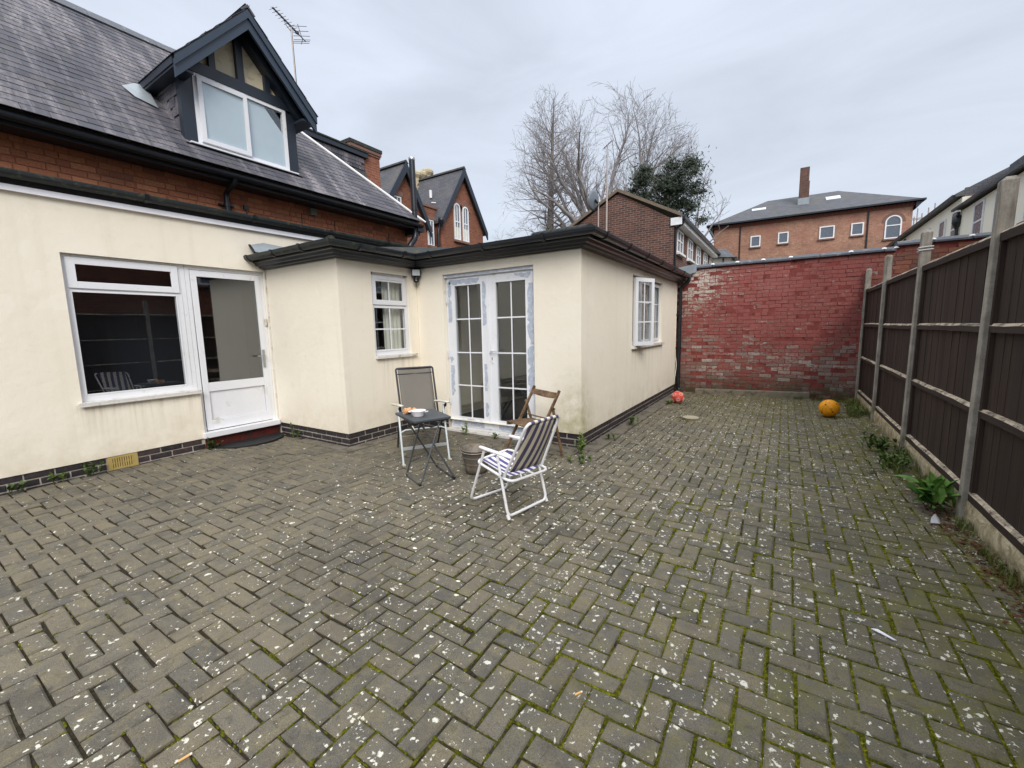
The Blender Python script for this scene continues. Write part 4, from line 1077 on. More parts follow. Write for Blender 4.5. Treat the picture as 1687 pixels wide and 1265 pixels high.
mb.build('roof', M['felt'], ext)
for a, b in (((xe, ye, z0 + 0.01), (xr, ye + (xe - xr), hr + 0.015)), ((xw, yw, z0 + 0.01), (xr2, yw + (xw - xr2) * 0.6, hr2 + 0.01))):
    a = Vector(a); b = Vector(b); d = b - a; n = int(d.length / 0.3)
    for k in range(n):
        p = a + d * (k / n); q = a + d * ((k + 1.06) / n); mb = MB(); mb.tube([p, q], [0.055, 0.048], 10); mb.build('hip_tile', M['felt'], ext)
# upturned end of an old lead gutter above the door
mb = MB(); pts = [(-6.42, 3.27, 2.745), (-6.36, 3.29, 2.66), (-6.25, 3.31, 2.64)]
mb.poly([(-6.425, 3.255, 2.76), (-6.425, 3.44, 2.815), (-6.425, 3.80, 2.80), (-6.30, 3.60, 2.665), (-6.33, 3.27, 2.655)]); mb.poly([(-6.425, 3.252, 2.762), (-6.40, 3.238, 2.758), (-6.30, 3.245, 2.645), (-6.33, 3.268, 2.653)])
mb.build('lead_apron', M['lead'], ext)
mb = MB(); mb.beam((-6.425, 3.245, 2.76), (-6.315, 3.25, 2.645), 0.025, 0.02); mb.build('gutter_end', M['black'], ext)
# W1 parapet: white strip, fascia, gutter and little roof back to the house
def line3(mb, a, b, w, h): mb.beam(a, b, w, h)
mb = MB(); mb.prism([(X1 + 0.002, -1.6, 2.915), (X1 + 0.040, -1.6, 2.915), (X1 + 0.034, -1.6, 2.975), (X1 + 0.002, -1.6, 2.975)], (0, 8.47, 0.085)); mb.build('trim_strip', M['strip'], ext)
mb = MB(); mb.prism([(X1 - 0.02, -1.6, 2.976), (X1 + 0.03, -1.6, 2.976), (X1 + 0.05, -1.6, 3.07), (X1 - 0.02, -1.6, 3.07)], (0, 8.47, 0.085)); mb.build('fascia', M['black'], ext)
mb = MB()
n = 8; r = 0.062; prof = [(X1 + 0.075 + r * cos(pi + pi * k / n), 3.085 + r * sin(pi + pi * k / n)) for k in range(n + 1)] + [(X1 + 0.075 + r, 3.098), (X1 + 0.075 + r - 0.01, 3.098)] + [(X1 + 0.075 + (r - 0.007) * cos(2 * pi - pi * k / n), 3.085 + (r - 0.007) * sin(2 * pi - pi * k / n)) for k in range(n + 1)]
mb.prism([(p[0], -1.6, p[1]) for p in prof], (0, 8.3, 0.085)); mb.build('gutter', M['black_moss'], ext)
mb = MB(); mb.prism([(X1 + 0.035, -1.6, 3.10), (X1 + 0.035, -1.6, 3.112), (-7.0, -1.6, 3.20), (-7.0, -1.6, 3.19)], (0, 8.47, 0.085)); mb.build('roof', M['felt'], ext)
mb = MB()
for k in range(40):   # moss cushions along the gutter edge
    y = R.uniform(-0.5, 6.2); z = 3.112 + (y + 1.6) * 0.0101; r = R.uniform(0.012, 0.03)
    mb.lathe([(0.0, r * 0.6), (r * 0.7, r * 0.35), (r, -0.01)], (X1 + 0.05 - R.uniform(0, 0.05), y, z), 6)
mb.build('roof_moss', M['mosstuft'], ext, kind='stuff')
for y in (0.9, 2.1, 3.3, 4.5, 5.7):
    z = (y + 1.6) * 0.0101; mb = MB(); rr = r = 0.069
    mb.prism([(X1 + 0.075 + 0.069 * cos(pi + pi * k / 8), y - 0.02, z + 3.085 + 0.069 * sin(pi + pi * k / 8)) for k in range(9)] + [(X1 + 0.147, y - 0.02, z + 3.104), (X1 + 0.03, y - 0.02, z + 3.104)], (0, 0.04, 0)); mb.build('gutter_bracket', M['black'], ext)

# downpipe at the far corner
mb = MB(); mb.tube(fillet([(X5 + 0.232, Y6 - 0.09, 2.54), (X5 + 0.232, Y6 - 0.09, 2.46), (X5 + 0.07, Y6 - 0.09, 2.36), (X5 + 0.07, Y6 - 0.09, 0.06), (X5 + 0.13, Y6 - 0.13, 0.0)], 0.06), 0.036, 12)
dp = mb.build('downpipe', M['black'], ext)
for z in (0.35, 1.0, 1.75):
    mb = MB(); mb.tube([(X5 + 0.07, Y6 - 0.09, z - 0.02), (X5 + 0.07, Y6 - 0.09, z + 0.02)], 0.045, 12); mb.box(X5 + 0.0, X5 + 0.06, Y6 - 0.16, Y6 - 0.02, z - 0.015, z + 0.015); mb.build('pipe_clip', M['black'], dp)
mb = MB(); mb.tube(fillet([(X5 + 0.008, 10.06, 2.40), (X5 + 0.008, 10.05, 1.2), (X5 + 0.01, 10.06, 0.9), (X5 + 0.04, 10.12, 0.62), (X5 + 0.01, 10.07, 0.25)], 0.1), 0.008, 6); mb.build('cable', M['petal'], ext)

# ================================================================== BRICK HOUSE WITH SLATE ROOF AND DORMER
house = thing('brick_house', (-7.0, 2.0, 0), 'old red brick house with big streaked slate roof and gabled dormer above the cream walls', 'house')
HX = -7.0
mb = MB(); mb.box(HX - 0.25, HX - 0.006, -3.0, 6.845, 2.6, 3.72); mb.box(HX - 4.35, HX - 0.2501, 6.62, 6.845, 2.6, 3.72)
mb.build('wall', M['mortar_house'], house)
def unit_brick(L, W, H, mat, bev):
    b = MB(); b.box(-L / 2, L / 2, -W / 2, W / 2, -H / 2, H / 2); me = b.mesh('brick', mat); bevel_mesh(me, bev, 1); return me
HB = unit_brick(0.215, 0.06, 0.0655, M['redbrick'], 0.004)
row = 0; z = 3.70; hb = []
while z > 3.12:
    y = -0.9 + (0.085 if row % 2 else 0.0); hd = row % 2 == 0; k = 0
    while y < 6.84:
        L = 0.102 if (k % 2 == 0) else 0.215
        y1 = min(y + L, 6.846)
        if y1 - y > 0.03: hb.append((y, y1, z))
        y += L + 0.0095; k += 1
    z -= 0.075; row += 1
for y, y1, z in hb:
    L = y1 - y
    inst('brick', HB, house, Matrix.Translation((HX - 0.03 + 0.003 + R.uniform(-0.002, 0.003), (y + y1) / 2, z + R.gauss(0, 0.001))) @ Matrix.Rotation(pi / 2 + R.gauss(0, 0.004), 4, 'Z') @ Matrix.Diagonal((L / 0.215, 1, 1, 1)))

# roof: plane rising at 45 degrees from the eaves, hipped at the far end
EX, EZ, EY1 = -6.60, 3.795, 6.93
RX, RZ = -9.22, 6.415
DORM = (2.80, 4.40)
S2 = sqrt(0.5)
def roofpt(s, y, up=0.0): return Vector((EX - s * S2 + up * S2, y, EZ + s * S2 + up * S2))
SL = (EX - RX) / S2
mb = MB()
mb.poly([roofpt(0.03, -3, -0.03), roofpt(0.03, EY1 - 0.03, -0.03), roofpt(SL, EY1 - (EX - RX), -0.03), roofpt(SL, -3, -0.03)])
mb.poly([roofpt(0.03, EY1 - 0.03, -0.03), Vector((-11.84, EY1 - 0.03, EZ)), roofpt(SL, EY1 - (EX - RX), -0.03)])
mb.poly([Vector((-11.84, EY1, EZ)), Vector((-11.84, -3, EZ)), Vector((RX, -3, RZ - 0.03)), Vector((RX, EY1 - (EX - RX), RZ - 0.03))])
mb.build('roof', M['felt'], house)
GA = 0.132; SWD = 0.212
sl_v = [(-SWD / 2 + 0.002, 0, 0), (SWD / 2 - 0.002, 0, 0), (SWD / 2 - 0.002, 0.30, 0), (-SWD / 2 + 0.002, 0.30, 0)]
def slate_mesh(seed):
    q = random.Random(seed); t = 0.0065; j = 0.003
    b = [(v[0] + q.uniform(-j, j) * 0.3, v[1] + (q.uniform(-j, j) if v[1] == 0 else 0), 0) for v in sl_v]
    vs = b + [(p[0], p[1], t) for p in b]
    return vs, [(4, 5, 6, 7), (0, 1, 5, 4), (1, 2, 6, 5), (3, 0, 4, 7), (2, 3, 7, 6)]
SLV = [slate_mesh(k) for k in range(8)]
SLM = []
for v, f in SLV:
    me = bpy.data.meshes.new('slate'); me.from_pydata(v, [], f); me.materials.append(M['slate']); SLM.append(me)
# slate frame: local x along -y of the world (right), local y up the slope, local z out of the slope
ax, ay, az = Vector((0, 1, 0)), Vector((-S2, 0, S2)), Vector((S2, 0, S2))
BASE = Matrix(((ax.x, ay.x, az.x, 0), (ax.y, ay.y, az.y, 0), (ax.z, ay.z, az.z, 0), (0, 0, 0, 1)))
sl = []
nrow = int(SL / GA)
for r_ in range(nrow):
    s = r_ * GA
    yend = EY1 - s * S2
    y = -1.4 + (SWD / 2 if r_ % 2 else 0)
    while y - SWD / 2 < yend - 0.02:
        c = roofpt(s, y)
        inside = DORM[0] < y < DORM[1] and s > 0.36 and abs(y - 3.625) < max(0.0, 6.0 - c.z) * 0.86 + 0.0
        if not inside:
            sl.append((s, y, min(1.0, (yend + SWD * 0.5 - y) / SWD)))
        y += SWD
sl.sort(key=lambda a: (roofpt(a[0], a[1]) - Vector((0, 0, 1.5))).length + (100 if a[1] < 0.2 else 0))
big = MB(); rn = []
for n, (s, y, fr) in enumerate(sl):
    p = roofpt(s, y + (SWD * (fr - 1) / 2 if fr < 1 else 0), 0.006)
    m = Matrix.Translation(p) @ BASE @ Matrix.Rotation(R.gauss(0, 0.008), 4, 'Z') @ Matrix.Rotation(-0.040 + R.gauss(0, 0.006), 4, 'X') @ Matrix.Diagonal((max(0.15, fr), 1, 1, 1))
    k = R.randrange(8)
    if n < 300: inst('slate', SLM[k], house, m)
    else:
        v, f = SLV[k]; big.add([m @ Vector(q) for q in v], f); rn += [R.random()] * len(f)
o = big.build('slate_field', M['slate_s'], house, kind='stuff'); set_rnd(o, rn)
# ridge tiles, hip fillet
for k in range(14):
    y = -1.2 + k * 0.42
    mb = MB(); mb.prism([(RX - 0.15, y, RZ - 0.10), (RX, y, RZ + 0.05), (RX + 0.15, y, RZ - 0.10), (RX + 0.135, y, RZ - 0.115), (RX, y, RZ + 0.02), (RX - 0.135, y, RZ - 0.115)], (0, 0.415, 0)); mb.build('ridge_tile', M['coping'], house)
mb = MB(); a = Vector((EX + 0.01, EY1 + 0.01, EZ + 0.02)); b = Vector((RX, EY1 - (EX - RX), RZ + 0.02)); d = b - a
mb.tube([a + Vector((0.03, 0.03, -0.02)), a + d * 0.02 + Vector((0, 0, 0.0)), a + d * 0.3, a + d * 0.6, b], [0.018, 0.028, 0.028, 0.027, 0.026], 8); mb.build('hip_fillet', M['hip'], house)
# eaves: soffit, fascia, black gutter, little corbelled corner
mb = MB(); mb.box(HX + 0.004, -6.70, -3, EY1 - 0.06, 3.655, 3.675); mb.build('soffit', M['blackpaint'], house)
mb = MB(); mb.box(-6.699, -6.675, -3, EY1 - 0.05, 3.64, 3.79); mb.box(-11.8, -6.70, EY1 - 0.074, EY1 - 0.05, 3.64, 3.78); mb.build('fascia', M['blackpaint'], house)
mb = MB(); n = 8; r = 0.055; cx, cz = -6.605, 3.725
prof = [(cx + r * cos(pi + pi * k / n), cz + r * sin(pi + pi * k / n)) for k in range(n + 1)] + [(cx + (r - 0.007) * cos(2 * pi - pi * k / n), cz + (r - 0.007) * sin(2 * pi - pi * k / n)) for k in range(n + 1)]
mb.prism([(p[0], -3.0, p[1]) for p in prof], (0, 3.0 + EY1 - 0.02, 0)); mb.build('gutter', M['black'], house)
mb = MB(); mb.box(-7.3, -6.62, 6.80, 6.99, 3.60, 3.70); mb.box(-7.3, -6.72, 6.78, 6.95, 3.54, 3.60); mb.build('corner_bracket', M['blackpaint'], house)
# rain pipe and small fittings on the brick
mb = MB(); mb.tube(fillet([(-6.61, 3.24, 3.69), (-6.66, 3.24, 3.62), (-6.925, 3.245, 3.55), (-6.925, 3.25, 3.12)], 0.07), 0.036, 12); dp = mb.build('downpipe', M['black'], house)
mb = MB(); mb.tube([(-6.925, 3.248, 3.36), (-6.925, 3.248, 3.40)], 0.046, 12); mb.box(HX, -6.93, 3.15, 3.345, 3.37, 3.39); mb.build('pipe_clip', M['black'], dp)
mb = MB(); mb.tube([(-6.965, 3.52, 3.15), (-6.965, 3.52, 3.40)], 0.008, 6); mb.box(-6.99, -6.95, 3.49, 3.55, 3.38, 3.44); mb.build('cable', M['black'], house)
mb = MB(); mb.box(HX, -6.93, 4.57, 4.68, 3.52, 3.63); mb.build('junction_box', simple('grey_box', (120, 124, 118), 0.6), house)
for y in (4.42, 5.05, 6.3):
    mb = MB(); mb.tube([(-6.985, y, 3.16), (-6.985, y + 0.01, 3.52)], 0.006, 5); mb.build('cable', M['black'], house)

# dormer
DX = -6.92
mb = MB()
Z0, Z1 = 4.10, 5.02
DY0, DY1 = 2.80, 4.40
AP = (3.60, 5.93)
# side cheeks, front posts, front timber framing around window and gable
mb.box(DX - 0.10, DX, DY0, 2.955, Z0 - 0.10, Z1 + 0.02); mb.box(DX - 0.10, DX, 4.245, DY1, Z0 - 0.12, Z1 + 0.02)
mb.box(DX - 0.10, DX, 2.9551, 4.2449, Z0 - 0.05, Z0 + 0.01)
dorm = mb.build('dormer', M['blackpaint'], house)
for y in (DY0 + 0.012, DY1 - 0.012):
    mb = MB(); mb.poly([(DX - 0.101, y, Z0 - 0.1), (DX - 0.101, y, Z1), (-7.86, y, Z1)]); mb.build('cheek', M['slate'], dorm)
# hanging slates on the near cheek
for r_ in range(7):
    z = 4.22 + r_ * 0.125
    for k in range(5):
        x = DX - 0.19 - k * 0.17 - (0.085 if r_ % 2 else 0)
        if x < EX - (z - EZ) + 0.10: continue
        mb = MB(); mb.prism([(x - 0.082, DY0 + 0.004, z), (x + 0.082, DY0 + 0.004, z), (x + 0.082, DY0 + 0.011, z + 0.16), (x - 0.082, DY0 + 0.011, z + 0.16)], (0, -0.007, 0)); mb.build('slate', M['slate'], dorm)
# tie beam and gable panels behind
mb = MB(); mb.box(DX - 0.09, DX + 0.025, DY0 - 0.02, DY1 + 0.02, Z1 + 0.021, Z1 + 0.17); mb.build('tie_beam', M['blackpaint'], dorm)
GX = DX - 0.05
mb = MB(); mb.poly([(GX, DY0, Z1 + 0.17), (GX, DY1, Z1 + 0.17), (GX, AP[0], AP[1] - 0.02)]); mb.build('gable_panel', simple('stained_cream_panel', (212, 203, 178), 0.85, 0, 0.2, 0.10, 5, 50, dirt=(168, 156, 126), dirt_amt=0.25), dorm)
mb = MB(); mb.box(GX + 0.001, DX + 0.015, 3.555, 3.65, Z1 + 0.1705, AP[1] - 0.12); mb.build('king_post', M['blackpaint'], dorm)
for (y0, y1, t) in ((3.19, 3.27, 0.46), (3.95, 4.03, 0.44)):
    mb = MB(); mb.box(GX + 0.001, DX + 0.010, y0, y1, Z1 + 0.1705, Z1 + 0.17 + t); mb.build('stud', M['blackpaint'], dorm)
for sgn in (-1, 1):
    mb = MB(); mb.beam((GX + 0.06, AP[0] + sgn * 0.02, AP[1] - 0.05), (GX + 0.06, AP[0] + sgn * 0.86, AP[1] - 0.05 - 0.93), 0.10, 0.20, (1, 0, 0)); mb.build('rafter', M['blackpaint'], dorm)
# dormer roof: two slopes running back into the main roof
BX = -6.62
AY, AZ = 3.625, 6.065; TY0, TY1, TZ = 2.66, 4.595, 5.015
for sgn, ty in ((-1, TY0), (1, TY1)):
    mb = MB(); back_t = EX - (TZ - EZ) - 0.05; back_a = EX - (AZ - EZ) - 0.05
    p = [Vector((BX, AY, AZ)), Vector((BX, ty, TZ)), Vector((back_t, ty, TZ)), Vector((back_a, AY, AZ))]
    dn = Vector((0, 0, -0.045))
    mb.prism(p, dn); mb.build('roof', M['blackpaint'], dorm)
    # slates on the slope
    d = Vector((0, ty - AY, TZ - AZ)); Ls = d.length; d.normalize(); nrm = Vector((0, -d.z * sgn, d.y * sgn)); nrm = nrm if nrm.z > 0 else -nrm
    L_ = 0
    nn = int(Ls / 0.135)
    for r_ in range(nn + 1):
        base = Vector((0, AY, AZ)) + d * (Ls + 0.02 - r_ * 0.135)
        zc = base.z; xb = EX - (zc - EZ)
        k = 0; x = BX + 0.02 - (0.1 if r_ % 2 else 0.0)
        while x > xb - 0.15:
            up = -d
            m = Matrix(((1 * -1, up.x, nrm.x, x - SWD / 2), (0, up.y, nrm.y, base.y), (0, up.z, nrm.z, base.z), (0, 0, 0, 1)))
            mm = m @ Matrix.Translation((0, 0, 0.008)) @ Matrix.Rotation(-0.035, 4, 'X') @ Matrix.Diagonal((1, min(1, 0.5 + (nn - r_) * 0.3) if r_ >= nn - 1 else 1, 1, 1))
            inst('slate', SLM[R.randrange(8)], dorm, mm); x -= SWD
    # bargeboard in two steps
    mb = MB()
    for (off, h, x0, x1) in ((-0.085, 0.165, BX - 0.05, BX - 0.012), (-0.03, 0.075, BX - 0.012, BX + 0.012)):
        a0 = Vector((x0, AY, AZ - 0.03 + off * 1.38)); b0 = Vector((x0, ty, TZ - 0.03 + off * 1.38))
        hv = Vector((0, 0, h * 0.72))
        mb.prism([a0 - hv, b0 - hv, b0 + hv, a0 + hv], (x1 - x0, 0, 0))
    mb.build('bargeboard', M['bargepaint'], dorm)
    mb = MB(); mb.box(back_t, BX - 0.051, min(ty, ty - sgn * 0.22), max(ty, ty - sgn * 0.22), TZ - 0.13, TZ - 0.10); mb.box(back_t, BX - 0.051, ty - 0.012, ty + 0.012, TZ - 0.0995, TZ - 0.01); mb.build('eaves_board', M['blackpaint'], dorm)
for k in range(6):
    x = BX + 0.02 - k * 0.40
    mb = MB(); mb.prism([(x, AY - 0.10, AZ - 0.06), (x, AY, AZ + 0.045), (x, AY + 0.10, AZ - 0.06), (x, AY + 0.085, AZ - 0.07), (x, AY, AZ + 0.02), (x, AY - 0.085, AZ - 0.07)], (-0.395, 0, 0)); mb.build('ridge_tile', M['coping'], dorm)
mb = MB(); mb.poly([roofpt(1.10, 2.70, 0.03), roofpt(1.22, 2.48, 0.03), roofpt(1.42, 2.40, 0.03), roofpt(1.62, 2.58, 0.04), roofpt(1.66, 2.72, 0.05)]); mb.build('lead_valley', M['lead'], dorm)
mb = MB(); mb.poly([roofpt(0.35, DY0 - 0.02, 0.03), roofpt(0.35, DY1 + 0.02, 0.03), (DX + 0.01, DY1 + 0.02, Z0 - 0.03), (DX + 0.01, DY0 - 0.02, Z0 - 0.03)]); mb.build('lead_apron', simple('dark_lead', (74, 76, 84), 0.5, 0.1), dorm)
# dormer window: fixed light and a casement ajar
WX = DX + 0.012
mb = MB(); bars(mb, 'x', WX - 0.06, WX, 2.958, 4.242, Z0 + 0.012, Z1 + 0.018, 0.055, 0.055, 0.05); mb.box(WX - 0.055, WX - 0.002, 3.575, 3.625, Z0 + 0.067, Z1 - 0.032); soft(mb.build('window_frame', M['upvc'], dorm))
mb = MB(); bars(mb, 'x', WX + 0.002, WX + 0.040, 2.995, 3.640, Z0 + 0.05, Z1 - 0.02, 0.058); soft(mb.build('casement', M['upvc'], dorm))
pane('x', WX + 0.024, 3.053, 3.582, Z0 + 0.108, Z1 - 0.078, dorm); pane('x', WX - 0.02, 3.625, 4.187, Z0 + 0.067, Z1 - 0.032, dorm)
mb = MB(); mb.poly([(WX + 0.008, 3.04, Z0 + 0.09), (WX + 0.008, 3.59, Z0 + 0.09), (WX + 0.008, 3.59, Z1 - 0.06), (WX + 0.008, 3.04, Z1 - 0.06)]); mb.poly([(WX - 0.034, 3.6, Z0), (WX - 0.034, 4.22, Z0), (WX - 0.034, 4.22, Z1 - 0.38), (WX - 0.034, 3.90, Z1 - 0.02), (WX - 0.034, 3.6, Z1)]); mb.build('blind', M['blind'], dorm)
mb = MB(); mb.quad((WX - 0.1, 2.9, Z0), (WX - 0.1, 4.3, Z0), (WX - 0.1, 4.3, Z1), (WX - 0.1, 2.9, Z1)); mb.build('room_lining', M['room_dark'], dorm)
mb = MB(); mb.box(DX - 0.02, DX + 0.07, 2.84, 4.36, Z0 - 0.012, Z0 + 0.0105); soft(mb.build('sill', M['upvc'], dorm), 0.004, 1)

# flue, aerial
t = thing('flue_pipe', (-6.72, 6.80, 3.2), 'tall black metal flue with silver cap rising from the low roof beside the hipped slates', 'flue')
mb = MB(); mb.tube(fillet([(-6.74, 6.62, 3.19), (-6.73, 6.66, 3.30), (-6.72, 6.82, 3.48), (-6.72, 6.81, 5.02)], 0.10), 0.062, 16); mb.build('pipe', M['black'], t)
for z in (3.62, 4.02):
    mb = MB(); mb.tube([(-6.72, 6.815, z), (-6.72, 6.815, z + 0.045)], 0.071, 16); mb.build('collar', M['black'], t)
mb = MB(); mb.lathe([(0.062, 0), (0.066, 0.01), (0.066, 0.05), (0.045, 0.075), (0.0, 0.08)], (-6.72, 6.81, 5.02), 16); mb.build('cap', M['chrome'], t)

t = thing('tv_aerial', (-8.9, 5.77, 5.6), 'comb-like television aerial on a thin mast behind the dormer', 'aerial')
mb = MB(); mb.tube([(-8.9, 5.77, 5.4), (-8.9, 5.76, 6.7), (-8.9, 5.745, 7.80)], 0.016, 8); mb.build('mast', M['pole'], t)
tip, tail = Vector((-8.9, 5.39, 7.93)), Vector((-8.9, 6.06, 7.655)); dv = (tail - tip)
mb = MB(); mb.tube([tip, tail], 0.010, 6); mb.build('boom', M['aerial'], t)
for k in range(9):
    c = tip + dv * (0.01 + k * 0.085)
    mb = MB(); e = Vector((0.75, 0.45, 0.22)).normalized() * 0.085
    mb.tube([c - e, c + e], 0.004, 5); e2 = Vector((0.75, 0.45, -0.5)).normalized() * 0.06; mb.tube([c - e2, c + e2], 0.004, 5); mb.box(c.x - 0.018, c.x + 0.018, c.y - 0.02, c.y + 0.02, c.z - 0.008, c.z + 0.012); mb.build('element', M['aerial'], t)
c = tip + dv * 0.80; e = Vector((0.1, 0.25, 0.085)).normalized() * 0.17
mb = MB(); mb.tube([c + Vector((0, -0.03, 0.20)), c + Vector((0, 0.06, -0.06)), c + Vector((0, 0.02, -0.16))], 0.007, 6)
for z, dy in ((0.17, -0.01), (0.09, 0.02), (0.01, 0.045), (-0.06, 0.05), (-0.10, 0.035), (-0.14, 0.02)):
    p = c + Vector((0, dy, z)); mb.tube([p - e, p + e], 0.0055, 5)
mb.build('reflector', M['aerial'], t)
mb = MB(); mb.box(c.x - 0.02, c.x + 0.02, c.y - 0.09, c.y - 0.02, c.z - 0.0, c.z + 0.045); mb.build('junction_box', M['aerial'], t)
mb = MB(); mb.tube(fillet([tip + dv * 0.3, tip + dv * 0.34 + Vector((0, 0.02, -0.09)), tip + dv * 0.55 + Vector((0, 0, -0.10)), Vector((-8.885, 5.75, 7.6)), Vector((-8.885, 5.76, 6.4))], 0.06), 0.006, 5); mb.build('cable', M['camplastic'], t)

# rear wing of the house, chimneys
wing = thing('rear_wing', (-10.9, 8.0, 0), 'dark slate-hung rear wing with a boxed ridge behind the hipped roof', 'building')
mb = MB(); mb.box(-12.5, -11.0, 5.3, 9.2, 2.5, 6.35); mb.build('wall', M['vicslate'], wing)
mb = MB(); mb.box(-12.6, -10.93, 5.2, 9.25, 6.73, 6.86); mb.build('parapet', M['blackpaint'], wing)
mb = MB(); mb.prism([(-12.6, 5.2, 6.861), (-10.90, 5.2, 6.861), (-10.90, 5.2, 6.90), (-11.0, 5.2, 6.93), (-12.6, 5.2, 6.93)], (0, 4.07, 0)); mb.build('capping', M['felt'], wing)
for r_ in range(3):
    for k in range(17):
        y = 5.32 + k * 0.225 + (0.11 if r_ % 2 else 0)
        if y > 9.0: continue
        z = 6.36 + r_ * 0.10; mb = MB(); mb.prism([(-10.985, y, z), (-10.985, y + 0.215, z), (-11.0, y + 0.215, z + 0.14), (-11.0, y, z + 0.14)], (0.008, 0, 0)); mb.build('slate', M['slate'], wing)
def chimney(name, label, x0, x1, y0, y1, z0, z1, mat, capmat, pots=0, corb=0.05):
    t = thing(name, ((x0 + x1) / 2, (y0 + y1) / 2, z0), label, 'chimney', None)
    mb = MB(); mb.box(x0, x1, y0, y1, z0, z1 - 0.25); mb.build('stack', mat, t)
    mb = MB(); mb.box(x0 - corb * 0.5, x1 + corb * 0.5, y0 - corb * 0.5, y1 + corb * 0.5, z1 - 0.25, z1 - 0.19); mb.box(x0 - corb, x1 + corb, y0 - corb, y1 + corb, z1 - 0.19, z1 - 0.10); mb.build('corbel', M['archbrick'], t)
    mb = MB(); mb.prism([(x0 - corb * 1.4, y0 - corb * 1.4, z1 - 0.0995), (x1 + corb * 1.4, y0 - corb * 1.4, z1 - 0.0995), (x1 + corb * 1.4, y1 + corb * 1.4, z1 - 0.0995), (x0 - corb * 1.4, y1 + corb * 1.4, z1 - 0.0995)], (0, 0, 0.1)); mb.build('cap', capmat, t)
    for k in range(pots):
        y = y0 + (k + 0.5) * (y1 - y0) / pots; mb = MB(); mb.lathe([(0.0, 0), (0.1, 0), (0.09, 0.25), (0.11, 0.3), (0.0, 0.3)], ((x0 + x1) / 2, y, z1), 10); mb.build('pot', M['stone'], t)
    return t
chimney('chimney', 'broad red brick chimney with mossy cap at the end of the rear wing', -11.6, -11.05, 8.72, 9.78, 5.5, 7.15, M['vicbrick'], M['felt'])
chimney('chimney', 'small brick chimney just peeping past the dormer eave', -11.6, -11.2, 7.24, 7.46, 6.5, 7.30, M['vicbrick'], M['vicbrick'], 0, 0.01)

# security floodlight with camera in the inner corner
t = thing('security_floodlight', (X3 + 0.06, Y4 - 0.07, 2.33), 'white-faced security floodlight with dome camera under the eaves in the inner corner', 'security light')
c = Vector((X3 + 0.075, Y4 - 0.075, 2.345)); fv = Vector((0.72, -0.69, 0)).normalized(); sv_ = Vector((0.69, 0.72, 0)).normalized()
def obox(mb, c, f, s, hf, hs, z0, z1):
    mb.prism([c + f * hf + s * hs + Vector((0, 0, z0)), c + f * hf - s * hs + Vector((0, 0, z0)), c - f * hf - s * hs + Vector((0, 0, z0)), c - f * hf + s * hs + Vector((0, 0, z0))], (0, 0, z1 - z0))
mb = MB(); obox(mb, c, fv, sv_, 0.03, 0.066, -0.03, 0.075); obox(mb, c - fv * 0.05, fv, sv_, 0.03, 0.02, -0.02, 0.03); soft(mb.build('housing', M['camplastic'], t), 0.006, 2)
mb = MB(); obox(mb, c + fv * 0.033, fv, sv_, 0.003, 0.055, -0.018, 0.066); mb.build('lamp_lens', M['lampface'], t)
mb = MB(); mb.lathe([(0.0, -0.125), (0.025, -0.12), (0.042, -0.10), (0.046, -0.07), (0.042, -0.03), (0.0, -0.03)], c + fv * 0.005, 16); dome = mb.build('camera_dome', M['camplastic'], t)
mb = MB(); mb.lathe([(0.0, 0.004), (0.010, 0.003), (0.011, 0)], c + fv * 0.045 + Vector((0, 0, -0.088)), 10, True, fv.to_track_quat('Z', 'Y').to_matrix()); mb.build('camera_lens', M['lampface'], t)

# ================================================================== RED PAINTED WALL
rw = thing('red_brick_wall', (0.0, Y6, 0), 'high yard wall of brick in flaking dark red paint under grey ridge coping', 'wall')
WT1, WT2, XSTEP = 2.735, 2.80, 1.60
mb = MB(); mb.box(-2.6, XSTEP, Y6 + 0.0035, Y6 + 0.25, -0.1, WT1); mb.box(XSTEP + 0.0005, 4.2, Y6 + 0.0035, Y6 + 0.25, -0.1, WT2 + 0.02)
mb.build('mortar', M['mortar_red'], rw)
RB = unit_brick(0.216, 0.06, 0.0675, M['paintbrick'], 0.003)
rb = []; z = 0.01; row = 0
while z < WT2:
    x = -2.55 - (0.1125 if row % 2 else 0.0); hdr = row % 5 == 2
    while x < 4.0:
        L = 0.103 if hdr else 0.216
        top = WT1 if x + L / 2 < XSTEP else WT2 + 0.02
        if z + 0.066 < top + 0.02 and -2.35 < x: rb.append((x + L / 2, z + 0.034, L))
        x += L + 0.0085
    z += 0.0752; row += 1
rb.sort(key=lambda a: (0 if -2.0 < a[0] < 1.25 else 1, (Vector((a[0], Y6, a[1])) - Vector((0, 0, 1.5))).length))
bq = MB(); bq.box(-0.108, 0.108, -0.03, 0.03, -0.03325, 0.03325)
big = MB(); rn = []
for n, (x, z, L) in enumerate(rb):
    m = Matrix.Translation((x + R.gauss(0, 0.002), Y6 + 0.030 + R.gauss(0, 0.0022) + (0.010 if R.random() < 0.04 else 0), z + R.gauss(0, 0.0024))) @ Matrix.Rotation(R.gauss(0, 0.012), 4, 'Y') @ Matrix.Rotation(R.gauss(0, 0.01), 4, 'Z') @ Matrix.Diagonal((L / 0.216 * R.uniform(0.975, 1.01), 1, R.uniform(0.95, 1.02), 1))
    if n < 300: inst('brick', RB, rw, m)
    else: big.add([m @ Vector(p) for p in bq.v], bq.f); rn += [R.random()] * len(bq.f)
o = big.build('brick_field', M['paintbrick_s'], rw, kind='stuff'); set_rnd(o, rn)
